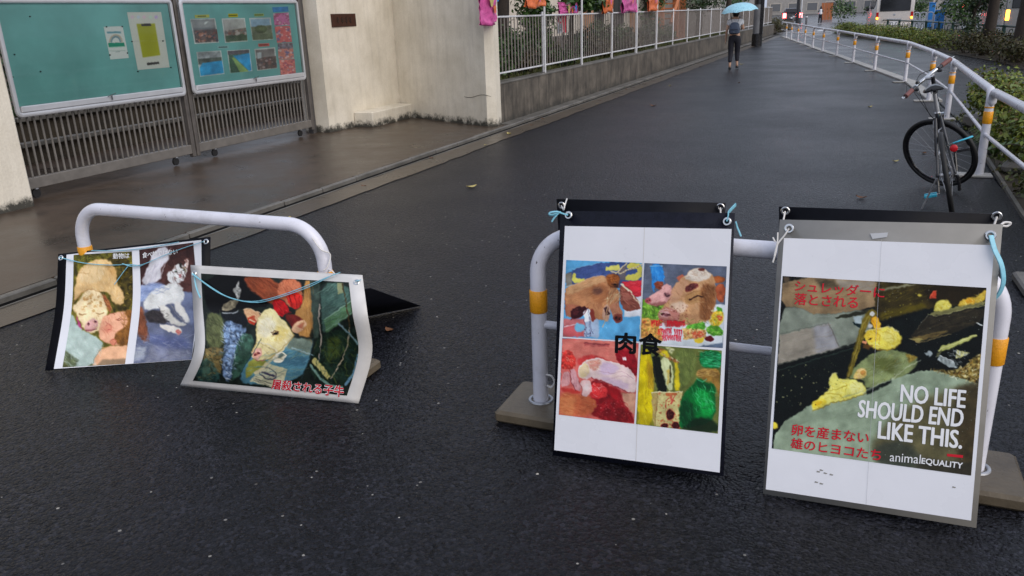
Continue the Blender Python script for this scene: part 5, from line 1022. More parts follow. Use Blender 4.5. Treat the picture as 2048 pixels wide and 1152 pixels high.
# ------------------------------------------------------------------ black boards hung on the far side of the barrier
def back_board(tl, tr, label, h=.9, dw=.0):
    a, b = pk(tl, .075, aR), pk(tr, .075, aR)
    S = Surf([[a, b], [a + V(0, 0, -a[2] + .004) + NN * .03 + DD * dw, b + V(0, 0, -b[2] + .004) + NN * .03]])
    t = thing('rear_board', label, 'board', S.p(np.array(.5), np.array(1.0)), 'boards tied to the barriers')
    ALL(S, 'black_sheet', 'black_sheet', t, .004); return S, t
S1, t1 = back_board((1112.8, 398), (1451, 406), 'black board back to back with the meat poster', dw=.03)
S2, t2 = back_board((1557.7, 413.4), (2007, 428.6), 'black board back to back with the chick poster', dw=.07)
e1 = [S1.p(*S1.uv(q)) for q in ((1123.5, 411), (1441, 414.5))]; e2 = [S2.p(*S2.uv(q)) for q in ((1570.5, 422), (1993.5, 432.5))]
for e in e1: eyelet(e, -NN, t1)
for e in e2: eyelet(e, -NN, t2, .012)

# ------------------------------------------------------------------ landscape posters on the left barrier
def ray_at(px, d0, dist):
    """point on a sight line at a given distance from d0 (near side)"""
    d = ray(*px); o = EYE - d0; b = o @ d; cc = o @ o - dist * dist; q = b * b - cc
    return EYE + d * (-b - math.sqrt(max(q, 0)))
TL = onP(116.5, 508, aL - NN * .05, NN); BL = gz(90, 741, .004); TR = ray_at((420.6, 473.5), TL, .92)
BR = ray_at((396, 719), TR, .62)
SA = Surf([[TL, TR], [(TL + BL) / 2 + V(0, .02, 0), (TR + BR) / 2 + V(0, .03, 0)], [BL, BR]]); SA.bow = -.0
tA = thing('landscape_poster', 'black-edged landscape poster with a calf and a cat hung on the hoop barrier', 'poster', SA.p(np.array(.5), np.array(1.0)), 'landscape posters on the left barrier')
ALL(SA, 'backing_sheet', 'black_sheet', tA, .003, 12, 12)
layer('paper', SA, [(133.4, 509.5), (403, 480), (383.4, 719.6), (108, 738)], .0012, 'paper_white', tA, 12, 12)
c = Canvas(100, 470, 415, 745, (120, 120, 100), 81).T(80, 460, 3.84)
c.poly([(100, 100), (740, 100), (740, 1100), (100, 1100)], (98, 92, 34), 0, tex=.6, cell=8); c.poly([(480, 200), (720, 200), (720, 620), (560, 620), (560, 380)], (66, 56, 24), 5, .8, tex=.6, cell=6)
c.poly([(270, 440), (285, 330), (340, 260), (440, 220), (530, 230), (590, 300), (590, 400), (650, 500), (640, 580), (560, 560), (530, 480), (440, 470), (330, 470), (255, 560)], (222, 184, 130), 3, tex=.08); c.poly([(290, 320), (440, 240), (500, 300), (470, 400), (320, 420)], (234, 204, 156), 7, .8); c.poly([(500, 250), (590, 300), (585, 400), (540, 340)], (196, 150, 92), 6, .7); c.line([(300, 325), (380, 338)], 5, (150, 110, 70), 1, .6)
c.poly([(240, 590), (290, 560), (330, 480), (400, 450), (470, 480), (510, 560), (515, 660), (480, 760), (400, 800), (330, 760), (290, 660)], (232, 208, 164), 3, tex=.12); c.poly([(470, 480), (520, 520), (560, 600), (530, 640), (500, 560)], (150, 92, 56), 4, tex=.3); c.spots([(340, 500), (470, 500), (480, 620), (330, 620)], 30, (176, 128, 72), 9, .5); c.poly([(345, 720), (400, 680), (450, 690), (440, 760), (380, 790), (340, 770)], (206, 156, 152), 3); c.line([(350, 770), (440, 760)], 6, (150, 100, 98), 1); c.ell(370, 725, 12, 9, (130, 84, 88), 0, 1); c.ell(425, 705, 12, 9, (130, 84, 88), 0, 1); c.poly([(280, 650), (300, 700), (325, 760), (300, 775), (270, 760), (290, 720)], (176, 70, 120), 1)
c.poly([(160, 640), (240, 620), (300, 760), (420, 810), (500, 880), (400, 1060), (160, 1060)], (172, 190, 182), 3, tex=.06); c.poly([(160, 900), (300, 1000), (260, 1070), (150, 1070)], (84, 92, 60), 5, .8, tex=.3); c.poly([(470, 900), (720, 880), (720, 1030), (400, 1050), (420, 980)], (226, 172, 136), 3, tex=.05); c.poly([(480, 1000), (720, 980), (720, 1050), (420, 1060)], (120, 110, 90), 5, .7)
c.poly([(450, 790), (470, 680), (530, 640), (640, 620), (700, 640), (700, 880), (560, 890), (470, 850)], (226, 166, 136), 3, tex=.04); c.poly([(640, 620), (720, 610), (720, 880), (600, 890), (560, 840), (600, 780), (660, 740), (680, 680)], (134, 92, 44), 4, tex=.25, cell=5); c.line([(590, 690), (620, 680)], 6, (120, 70, 56), 1); c.ell(562, 860, 26, 32, (206, 130, 104), 0, 2); c.line([(520, 720), (540, 740)], 5, (180, 90, 80), 1); c.ell(520, 760, 40, 30, (224, 132, 110), 0, 7, .6)
# cat
c.poly([(745, 80), (1260, 60), (1220, 1010), (700, 1050)], (104, 110, 132), 0, tex=.15, cell=20); c.poly([(745, 100), (1200, 80), (1180, 480), (745, 420)], (68, 44, 42), 3, tex=.25); c.poly([(880, 150), (980, 120), (1000, 240), (900, 420), (770, 420), (820, 300)], (216, 214, 222), 4, tex=.05); c.poly([(930, 250), (1180, 180), (1180, 480), (1110, 470), (1000, 430), (930, 400)], (84, 54, 50), 5, tex=.2)
c.poly([(745, 430), (930, 400), (1000, 470), (740, 560)], (150, 166, 206), 6, tex=.15); c.poly([(1090, 470), (1190, 480), (1180, 760), (1080, 640)], (120, 130, 160), 8, .8, tex=.15); c.poly([(740, 580), (800, 600), (840, 860), (760, 840), (730, 700)], (122, 76, 54), 5, tex=.25); c.poly([(800, 620), (960, 620), (990, 720), (900, 720), (820, 700)], (56, 52, 54), 5, tex=.2); c.poly([(720, 900), (820, 900), (800, 990), (710, 1010)], (176, 182, 192), 7, .8)
c.poly([(790, 560), (860, 460), (960, 430), (1010, 400), (1090, 420), (1110, 520), (1060, 580), (1000, 560), (930, 600), (800, 620)], (222, 224, 222), 3, tex=.06); c.poly([(1060, 540), (1120, 620), (1155, 700), (1130, 720), (1060, 640), (1020, 580)], (220, 218, 212), 3); c.poly([(900, 580), (970, 570), (1030, 690), (1130, 720), (1100, 745), (990, 720)], (216, 214, 206), 3); c.poly([(920, 720), (1080, 745), (1100, 790), (1060, 805), (930, 760)], (222, 216, 206), 2); c.ell(1065, 782, 26, 18, (196, 110, 100), 20, 2)
c.poly([(980, 400), (975, 320), (1020, 310), (1030, 270), (1070, 262), (1110, 280), (1140, 205), (1132, 300), (1115, 380), (1060, 420)], (226, 228, 228), 2, tex=.05); c.poly([(1060, 262), (1085, 260), (1095, 300), (1075, 290)], (64, 58, 54), 1); c.poly([(1085, 290), (1120, 280), (1120, 330)], (130, 120, 84), 2, .7); c.line([(1035, 318), (1052, 322)], 5, (70, 80, 70)); c.line([(1098, 310), (1115, 305)], 5, (60, 70, 60)); c.ell(1076, 350, 14, 18, (206, 150, 150), 0, 2); c.poly([(1105, 230), (1130, 215), (1128, 260)], (206, 170, 160), 1)
c.poly([(820, 800), (1100, 820), (1170, 900), (900, 960)], (96, 106, 150), 14, .7); c.poly([(860, 880), (1160, 930), (1160, 1000), (800, 1020)], (150, 152, 166), 12, .6)
c.T(80, 460, 3.84)
FU = [(240, 214, 168), (196, 152, 100), (226, 190, 140), (176, 130, 82), (248, 232, 200)]
c.strokes([(265, 440), (340, 260), (530, 235), (590, 400), (640, 570), (530, 480), (330, 470)], 170, FU, 34, 5, 75, 25, .4); c.strokes([(245, 590), (330, 480), (470, 480), (515, 660), (470, 750), (330, 750), (290, 660)], 150, FU, 26, 5, 80, 40, .45); c.line([(300, 640), (330, 655), (350, 650)], 7, (120, 84, 50), 1, .8); c.line([(430, 640), (460, 648), (485, 640)], 7, (120, 84, 50), 1, .8); c.line([(255, 560), (330, 472), (400, 452), (470, 482)], 6, (170, 120, 74), 1, .6); c.strokes([(480, 490), (560, 600), (520, 640)], 30, [(190, 130, 84), (96, 52, 30)], 34, 6, 60, 20, .6)
c.ell(372, 722, 9, 7, (96, 56, 62), 0, 0); c.ell(424, 704, 9, 7, (96, 56, 62), 0, 0); c.line([(352, 772), (390, 776), (440, 758)], 5, (120, 70, 70), 0, .9); c.line([(346, 716), (395, 684), (448, 692)], 5, (228, 190, 180), 0, .8)
c.line([(515, 655), (530, 640), (560, 636), (575, 648)], 5, (150, 86, 70), 0, .8); c.line([(585, 690), (605, 700), (628, 690)], 5, (110, 62, 46)); c.line([(505, 700), (516, 722), (508, 742)], 5, (190, 104, 90), 0, .8); c.line([(520, 768), (545, 762)], 5, (176, 76, 74), 0, .9); c.strokes([(600, 640), (715, 620), (715, 870), (610, 880), (640, 760)], 90, [(176, 126, 66), (100, 64, 28), (150, 104, 52)], 44, 5, 60, 20, .6); c.line([(548, 842), (566, 836), (584, 858), (572, 886)], 5, (150, 84, 66), 0, .8); c.strokes([(480, 690), (600, 650), (580, 800), (480, 830)], 40, [(226, 160, 132), (196, 120, 96)], 40, 7, 60, 20, .4)
c.strokes([(165, 650), (300, 770), (490, 880), (400, 1050), (165, 1050)], 60, [(190, 206, 198), (150, 170, 164), (206, 216, 210)], 60, 8, 55, 22, .4); c.line([(490, 885), (420, 980), (400, 1050)], 6, (130, 150, 140), 0, .8); c.line([(470, 905), (720, 885)], 6, (232, 176, 140), 0, .7); c.strokes([(560, 200), (715, 190), (715, 600), (640, 600), (600, 420)], 90, [(150, 130, 40), (36, 32, 14), (110, 96, 30), (190, 170, 70)], 22, 6, 30, 60, .6); c.strokes([(265, 195), (560, 190), (430, 225), (290, 300)], 50, [(150, 150, 60), (60, 70, 24)], 22, 6, 30, 60, .6)
CT = [(240, 242, 240), (190, 190, 190), (226, 228, 226), (206, 200, 190)]
c.strokes([(790, 560), (960, 430), (1090, 420), (1100, 540), (1000, 560), (800, 615)], 110, CT, 28, 5, 30, 30, .45); c.strokes([(980, 400), (1030, 275), (1110, 285), (1110, 390)], 50, CT, 20, 4, 70, 30, .5); c.poly([(1020, 310), (1030, 268), (1050, 285)], (206, 190, 184), 0); c.poly([(1112, 292), (1140, 208), (1130, 300)], (214, 190, 180), 0); c.ell(1042, 320, 7, 5, (70, 96, 80), 0, 0); c.ell(1100, 312, 7, 5, (70, 96, 80), 0, 0); c.line([(1060, 372), (1076, 366), (1092, 372)], 4, (150, 100, 100)); c.line([(1000, 570), (1040, 640), (1120, 715)], 5, (150, 146, 144), 0, .7); c.line([(905, 585), (985, 718), (1100, 744)], 5, (140, 136, 136), 0, .7); c.strokes([(920, 725), (1090, 750), (1080, 800), (940, 765)], 26, CT, 26, 5, 20, 14, .5)
c.strokes([(800, 620), (970, 620), (990, 715), (830, 700)], 40, [(84, 78, 78), (34, 32, 34)], 34, 6, 30, 25, .5); c.strokes([(735, 590), (800, 610), (840, 850), (760, 830)], 40, [(156, 100, 70), (90, 52, 36)], 44, 7, 75, 14, .5); c.strokes([(740, 820), (1170, 780), (1160, 1000), (720, 1030)], 90, [(130, 138, 170), (84, 92, 124), (170, 174, 190), (110, 112, 140)], 60, 8, 10, 25, .4); c.strokes([(760, 430), (930, 405), (990, 470), (750, 550)], 40, [(176, 190, 224), (120, 136, 180)], 60, 8, -10, 16, .5); c.strokes([(780, 410), (900, 160), (990, 130), (990, 240), (900, 415)], 30, [(232, 230, 236), (190, 186, 200)], 80, 8, -65, 10, .5); c.strokes([(940, 260), (1170, 200), (1170, 460), (1000, 420)], 40, [(110, 74, 66), (60, 38, 36)], 60, 8, 60, 25, .5)
c.finish(1.3)
for q, lb in (([(148, 510), (264.4, 503), (250.6, 728), (125.6, 735)], 'photograph of a pale calf resting beside a sleeping child'), ([(279, 500), (387, 485), (384, 719), (267.5, 727)], 'photograph of a white cat lying on a blue blanket')):
    layer('photo_print', SA, q, .0022, 'print_gloss', tA, 140, 250, c, label=lb)
lettering('lettering', '動物は', SA, (227, 507), (260, 505.5), (226.5, 518.5), .0034, 'ink_white', tA, .012); lettering('lettering', '食べ物ではない', SA, (286, 505), (356, 497), (285.5, 517), .0034, 'ink_white', tA, .012)
nA = SA.n(np.array(.5), np.array(.3)); eA = [SA.p(*SA.uv(q)) for q in ((122, 516), (412, 483.5))]
for e in eA: eyelet(e, nA, tA)
# bent calf poster
PT = [onP(381, 530, aL - NN * .075, NN), onP(724.5, 550, aL - NN * .075, NN)]; PB = [gz(360, 771.5, .003), gz(717, 807, .003)]
PM2 = [ray_at((388, 700), PB[0], .25), ray_at((744, 706), PB[1], .25)]; PM1 = [ray_at((386, 612), PT[0], .20), ray_at((734.5, 628), PT[1], .20)]
SBn = Surf([PT, PM1, PM2, PB], [0, .34, .62, 1.0])
tB = thing('landscape_poster', 'white-bordered bent poster with a roped calf head hung on the hoop barrier', 'poster', SBn.p(np.array(.5), np.array(1.0)), 'landscape posters on the left barrier')
ALL(SBn, 'backing_sheet', 'sheet_white', tB, .003, 16, 30)
c = Canvas(375, 535, 730, 800, (40, 50, 46), 91).T(350, 510, 3.717)
c.poly([(100, 100), (1450, 100), (1450, 1150), (100, 1100)], (30, 38, 34), 0, tex=.4, cell=12); c.poly([(190, 130), (760, 150), (740, 380), (480, 400), (350, 430), (240, 430)], (14, 14, 16), 3)
c.poly([(500, 150), (760, 170), (790, 330), (740, 380), (640, 320), (540, 240)], (142, 74, 46), 5, tex=.15); c.poly([(770, 180), (930, 180), (950, 300), (930, 400), (850, 390), (800, 330), (760, 320)], (196, 116, 84), 3, tex=.12); c.poly([(960, 180), (1020, 200), (1030, 620), (900, 600), (880, 420), (950, 380)], (176, 130, 76), 4, tex=.12, cell=16); c.poly([(1000, 190), (1080, 200), (1070, 620), (1030, 620)], (60, 74, 66), 4, tex=.25)
c.poly([(720, 330), (800, 330), (860, 420), (820, 440), (790, 465), (740, 440)], (186, 24, 30), 2, tex=.2); c.poly([(830, 260), (950, 290), (950, 360), (900, 410), (860, 390), (830, 330)], (214, 48, 40), 2, tex=.25, cell=6); c.poly([(800, 440), (900, 440), (970, 500), (960, 560), (890, 560)], (108, 34, 30), 3, tex=.2)
c.poly([(430, 260), (475, 195), (490, 280), (470, 340)], (150, 150, 146), 2, tex=.5, cell=4); c.poly([(340, 380), (440, 320), (480, 350), (440, 400), (350, 420)], (132, 124, 104), 2, tex=.4, cell=5); c.poly([(345, 425), (500, 410), (560, 540), (420, 500), (350, 470)], (20, 24, 28), 2); c.line([(355, 430), (430, 432), (470, 415)], 7, (190, 196, 200), 1)
c.poly([(230, 430), (330, 430), (375, 530), (360, 690), (230, 700)], (92, 98, 66), 3, tex=.25, cell=8); c.poly([(350, 480), (480, 510), (540, 560), (480, 760), (400, 960), (340, 870), (370, 690)], (104, 124, 152), 3, tex=.7, cell=5); c.poly([(220, 690), (360, 690), (340, 880), (200, 930)], (120, 106, 70), 4, tex=.35, cell=8); c.poly([(180, 800), (260, 760), (340, 900), (300, 960), (140, 930)], (52, 90, 88), 5, .7, tex=.5, cell=6); c.poly([(480, 560), (600, 610), (560, 760), (500, 880), (400, 960)], (56, 84, 72), 4, tex=.4, cell=7)
c.poly([(470, 910), (560, 760), (640, 620), (1030, 620), (1000, 760), (940, 920), (700, 960), (520, 960)], (84, 128, 144), 3, tex=.15, cell=14); c.poly([(560, 760), (700, 790), (660, 820), (540, 920), (520, 890)], (150, 152, 76), 3, tex=.2); c.poly([(850, 610), (1030, 630), (1000, 750), (830, 690)], (122, 128, 110), 5, .8, tex=.15); c.poly([(720, 760), (1000, 760), (960, 830), (760, 820)], (66, 102, 122), 7, .7); c.line([(870, 690), (1030, 745)], 6, (176, 206, 216), 1, .8)
c.poly([(700, 810), (835, 850), (790, 1000), (550, 935)], (196, 194, 160), 1, tex=.05); c.ell(690, 880, 70, 44, (70, 70, 84), 20, 1); c.ell(690, 878, 62, 36, (196, 194, 164), 20, 1); c.line([(650, 870), (735, 900)], 14, (66, 62, 84), 1); c.line([(600, 920), (715, 955)], 5, (80, 80, 84)); c.line([(585, 930), (700, 968)], 4, (100, 100, 100))
c.poly([(505, 410), (540, 390), (640, 430), (620, 500), (560, 520), (535, 470)], (206, 160, 122), 3, tex=.12); c.poly([(540, 460), (590, 450), (608, 500), (590, 525), (545, 500)], (176, 62, 40), 1); c.line([(555, 480), (595, 500)], 9, (226, 190, 160))
c.poly([(640, 430), (690, 395), (740, 400), (770, 460), (830, 500), (860, 560), (890, 600), (840, 640), (800, 690), (760, 740), (690, 780), (600, 790), (570, 760), (570, 710), (610, 640), (600, 540), (620, 480)], (226, 212, 156), 2, tex=.08); c.poly([(620, 500), (700, 440), (760, 520), (690, 620), (620, 600)], (240, 234, 206), 6, .8); c.poly([(760, 520), (850, 560), (800, 640), (740, 640)], (214, 190, 110), 6, .7); c.poly([(570, 720), (600, 690), (650, 700), (640, 770), (590, 785)], (222, 160, 150), 3); c.ell(605, 735, 22, 12, (150, 80, 80), -15, 1); c.poly([(720, 578), (765, 570), (770, 590), (730, 598)], (64, 40, 34), 1); c.poly([(890, 500), (960, 480), (985, 520), (930, 580), (860, 575)], (222, 176, 140), 2, tex=.2); c.poly([(900, 530), (960, 500), (950, 550)], (176, 96, 76), 3, .8)
for k in range(14): c.ell(620 + 10 * k, 650 + 5.2 * k, 4, 4, (176, 160, 120), 0, 0)
c.line([(870, 600), (800, 700), (740, 760), (600, 880)], 20, (206, 196, 156), 1); c.ell(775, 760, 52, 40, (222, 216, 190), -35, 1); c.ell(790, 745, 30, 14, (110, 120, 110), -35, 1)
c.poly([(1080, 200), (1290, 220), (1310, 330), (1300, 440), (1120, 590), (1090, 540)], (66, 92, 84), 3, tex=.2, cell=10); c.poly([(1110, 480), (1310, 340), (1312, 440), (1125, 585)], (84, 116, 84), 3, tex=.2); c.line([(1110, 480), (1312, 340)], 6, (150, 180, 160), 1); c.line([(1125, 560), (1312, 430)], 5, (130, 160, 140), 1); c.poly([(1205, 205), (1250, 205), (1250, 280), (1210, 290)], (140, 146, 110), 1); c.poly([(1050, 600), (1360, 520), (1365, 900), (1200, 1000), (1000, 900), (1030, 740)], (28, 44, 34), 6, .85, tex=.5, cell=10); c.poly([(1130, 620), (1230, 600), (1220, 760), (1130, 800)], (84, 96, 40), 10, .6)
c.line([(1075, 370), (1068, 480), (1085, 600), (1080, 720), (1060, 800)], 9, (150, 140, 130), 0); c.line([(1245, 210), (1285, 440), (1300, 540)], 10, (72, 62, 40), 0); c.line([(1300, 540), (1285, 660), (1240, 780), (1160, 920)], 8, (150, 140, 120), 0); c.line([(1215, 510), (1290, 580), (1360, 660)], 14, (112, 136, 140), 1)
c.poly([(1010, 790), (1040, 760), (1160, 900), (1140, 930)], (176, 168, 110), 1); c.line([(1010, 820), (1080, 920), (1160, 975), (1240, 985)], 20, (110, 140, 130), 2); c.line([(1365, 740), (1330, 880), (1270, 960)], 22, (96, 130, 150), 2)
CF = [(240, 230, 190), (196, 176, 110), (226, 206, 140), (248, 244, 220), (170, 150, 90)]
c.strokes([(620, 480), (700, 400), (770, 460), (880, 600), (760, 740), (600, 785), (575, 720), (610, 640)], 190, CF, 32, 5, 60, 30, .45); c.line([(600, 540), (612, 640), (575, 715)], 7, (170, 150, 96), 1, .7); c.line([(830, 500), (885, 600), (800, 690), (690, 782)], 7, (150, 126, 70), 1, .7); c.line([(716, 574), (740, 562), (772, 572)], 6, (90, 60, 44)); c.ell(748, 583, 13, 7, (24, 16, 14), -8, 0); c.line([(715, 600), (760, 608)], 5, (196, 170, 110), 0, .8); c.line([(610, 648), (690, 664), (760, 716)], 7, (226, 220, 196), 0, .8)
c.ell(596, 742, 9, 6, (90, 40, 44), -15, 0); c.ell(622, 730, 8, 6, (90, 40, 44), -15, 0); c.line([(575, 770), (620, 788), (680, 778)], 6, (150, 90, 84), 0, .9); c.strokes([(510, 410), (640, 432), (610, 510), (545, 480)], 40, [(226, 186, 150), (176, 124, 92)], 34, 5, 30, 20, .5); c.line([(508, 412), (545, 392), (640, 432)], 6, (236, 206, 170), 0, .8)
c.strokes([(350, 490), (530, 560), (470, 780), (400, 950), (345, 870)], 160, [(170, 190, 214), (40, 56, 80), (210, 220, 230), (84, 104, 130)], 34, 6, 40, 50, .65); c.strokes([(225, 440), (340, 440), (370, 680), (230, 690)], 60, [(120, 126, 84), (60, 66, 40)], 60, 7, 60, 25, .5); c.strokes([(200, 700), (360, 700), (330, 950), (150, 930)], 90, [(150, 130, 84), (60, 80, 70), (96, 120, 110), (40, 40, 30)], 34, 7, 40, 50, .6)
c.strokes([(560, 770), (1000, 640), (960, 900), (560, 950)], 70, [(120, 164, 176), (56, 92, 108), (140, 150, 120)], 80, 8, -20, 14, .4); c.line([(1030, 622), (1005, 760), (940, 920)], 6, (40, 60, 66), 0, .8); c.line([(640, 622), (560, 765), (470, 910)], 6, (40, 66, 66), 0, .8); c.strokes([(1050, 620), (1350, 540), (1360, 880), (1180, 980), (1010, 880)], 120, [(60, 84, 60), (12, 20, 16), (96, 110, 56), (36, 60, 60)], 60, 8, 70, 35, .5); c.strokes([(1085, 210), (1290, 225), (1300, 430), (1110, 560)], 60, [(90, 120, 110), (44, 66, 60), (120, 150, 136)], 90, 7, -38, 8, .45)
c.strokes([(520, 160), (760, 180), (780, 330), (700, 360), (560, 260)], 50, [(176, 100, 66), (104, 50, 30)], 80, 9, 40, 12, .45); c.strokes([(770, 190), (930, 190), (940, 290), (830, 320)], 40, [(220, 146, 112), (160, 84, 60)], 50, 8, 60, 25, .5); c.line([(850, 300), (870, 390)], 6, (140, 20, 24)); c.line([(890, 300), (905, 400)], 6, (150, 24, 26)); c.line([(925, 310), (930, 390)], 5, (150, 24, 26)); c.strokes([(740, 340), (850, 420), (780, 460)], 30, [(226, 60, 60), (120, 8, 14)], 40, 7, 50, 25, .6); c.strokes([(970, 200), (1025, 210), (1025, 610), (920, 590)], 50, [(196, 150, 96), (146, 104, 58)], 90, 7, 85, 6, .4)
c.line([(755, 735), (800, 720), (828, 745), (790, 790), (745, 790)], 9, (236, 232, 212)); c.line([(740, 760), (800, 775)], 7, (176, 168, 140)); c.strokes([(640, 860), (800, 880), (770, 985), (570, 930)], 24, [(110, 110, 110), (140, 140, 130)], 40, 4, 18, 4, .6)
c.finish(1.3)
layer('photo_print', SBn, None, .0018, 'print_gloss', tB, 300, 240, c, uvq=[SBn.uv((402.5, 547)), SBn.uv((698, 565)), SBn.uv((694, 791)), SBn.uv((386, 761))], label='photograph of a tagged calf head held by a rope')
for off, mt, bo in ((.0030, 'ink_white', .06), (.0036, 'ink_red', .02)): lettering('lettering', '屠殺される子牛', SBn, (546, 757), (690, 771), (543, 777), off, mt, tB, bo)
nB = SBn.n(np.array(.5), np.array(.1)); eB = [SBn.p(*SBn.uv(q)) for q in ((388.5, 547), (713, 565))]
for e in eB: eyelet(e, nB, tB)
# black board slumped behind the bent poster
tip = gz(841, 612, .004); lowl = gz(700, 640, .004); du = unit(lowl - tip); b2 = tip + du * .86
up_ = unit(np.cross(NN, DD)); topR = onP(640, 541, aL + NN * .05, NN); e_ = unit(topR - tip) * .60
S5 = Surf([[b2 + e_, tip + e_], [b2, tip]]); t5 = thing('rear_board', 'black board slumped behind the bent calf poster, one corner on the asphalt', 'board', b2, 'boards tied to the barriers')
ALL(S5, 'black_sheet', 'black_sheet', t5, .003)

# ------------------------------------------------------------------ ties
def tie(label, paths, mat='vinyl_cyan', r=.004, flat=.45, group='vinyl strings on the posters'):
    b = V(*paths[0][0]); t = thing('tie_string', label, 'string', b, group)
    for p in paths: obj('strand', MB().tube(bez(p, 22), r, 6, flat=flat), mat, t, smooth=True)
    return t
def onS(S, px, off=.012): u = S.uv(px); return S.p(*u) + S.n(np.array(u[0]), np.array(u[1])) * off
tie('cyan vinyl string looped over the calf and cat poster', [[onS(SA, q) for q in ((122, 516), (170, 527), (220, 531), (262, 530), (285, 533))], [onS(SA, q, .014) for q in ((285, 533), (320, 517), (365, 499), (412, 483.5))],
    [onS(SA, q, .010) for q in ((186, 502), (240, 502), (300, 496), (360, 485))], [onS(SA, q, .012) for q in ((262, 530), (250, 545), (232, 570))], [onS(SA, q, .02) for q in ((250, 529), (268, 534), (288, 531), (300, 527))]])
tie('cyan vinyl string sagging across the bent calf poster', [[onS(SBn, q) for q in ((388.5, 547), (420, 571), (462, 596), (505, 604), (548, 597), (600, 580), (650, 560), (683, 547))], [onS(SBn, q, .014) for q in ((389, 548), (440, 585), (480, 601), (520, 606), (560, 597), (620, 577), (672, 551))], [onS(SBn, q, .01) for q in ((713, 565), (724, 562))], [onS(SBn, q, .004) for q in ((389, 549), (394, 575), (402, 596))]])
pb = bL + V(0, 0, .60)
tie('white string wound round the left barrier post', [[pb + V(-.02, -.04, .10), pb + V(.02, -.042, .05), pb + V(.045, -.01, .02), pb + V(.04, -.03, -.03), pb + V(.02, -.04, -.05)], [pb + V(.03, -.03, -.08), pb + V(.06, -.05, -.04), pb + V(.09, -.05, -.06), pb + V(.10, -.06, -.10)]], 'string_white', .003, 1.0, 'white strings on the barriers')
def up3(p, d): return V(*p) + V(*d)
n_ = nC
tie('cyan vinyl bow at the left eyelet of the meat poster', [[eC[0] + n_ * .006, onS(SCs, (1126, 427), .012), onS(SCs, (1118, 424), .02), onS(SCs, (1106, 426), .03), onS(SCs, (1104, 431), .03), onS(SCs, (1113, 430), .022), onS(SCs, (1124, 425), .012)], [onS(SCs, (1120, 426), .015), onS(SCs, (1112, 436), .02), onS(SCs, (1107, 444), .02)]], r=.0065)
tie('cyan vinyl tail at the right eyelet of the meat poster', [[eC[1] + n_ * .006, onS(SCs, (1457, 432), .006), onS(SCs, (1458, 424), 0), eC[1] + V(.02, .05, .05)], [onS(SCs, (1470, 443), -.02), onS(SCs, (1473, 455), -.03), onS(SCs, (1480, 472), -.03)]], r=.0085, flat=.3)
tie('white string from the rear board over the meat poster corner', [[e1[0] - NN * .005, onS(SCs, (1128, 420), .004), onS(SCs, (1131, 412), .01), e1[0] + V(.022, 0, .028)], [e1[1] - NN * .006, e1[1] + V(.006, -.02, -.03)]], 'string_white', .0028, 1.0, 'white strings on the barriers')
tie('white string knotted at the left eyelet of the chick poster', [[eD[0] + nD * .008, onS(SD, (1570, 470), .01), onS(SD, (1556, 488), .012), onS(SD, (1552, 505), .012), onS(SD, (1546, 525), .012)], [onS(SD, (1556, 465), .01), onS(SD, (1555, 485), .012), onS(SD, (1549, 512), .012)], [onS(SD, (1546, 475), .005), onS(SD, (1551, 484), .01)], [e2[0] - NN * .006, e2[0] + V(-.002, -.03, -.03)]], 'string_white', .0032, .8, 'white strings on the barriers')
tie('cyan vinyl string from the right eyelet of the chick poster to the hoop', [[eD[1] + nD * .006, onS(SD, (1988, 500), .014), onS(SD, (2001, 528), .012), onS(SD, (2007, 560), .0), onS(SD, (2002, 585), -.02), onS(SD, (1990, 600), -.03)]], r=.009, flat=.4)
tie('white string loop at the right corner of the chick poster', [[e2[1] - NN * .006, e2[1] + V(-.008, -.02, -.035)], [onS(SD, (2003, 449), -.01), onS(SD, (2012, 444), -.02), onS(SD, (2025, 445), -.03), onS(SD, (2018, 451), -.03), onS(SD, (2006, 451), -.015)]], 'string_white', .0035, 1.0, 'white strings on the barriers')
pl = aR + V(0, 0, .12); tie('short white wire ring on the post of the right barrier', [[pl + V(.032, -.01, .06), pl + V(.055, -.01, .055), pl + V(.066, -.01, .03), pl + V(.052, -.01, .005), pl + V(.032, -.01, .01)]], 'string_white', .0045, 1.0, 'white strings on the barriers')
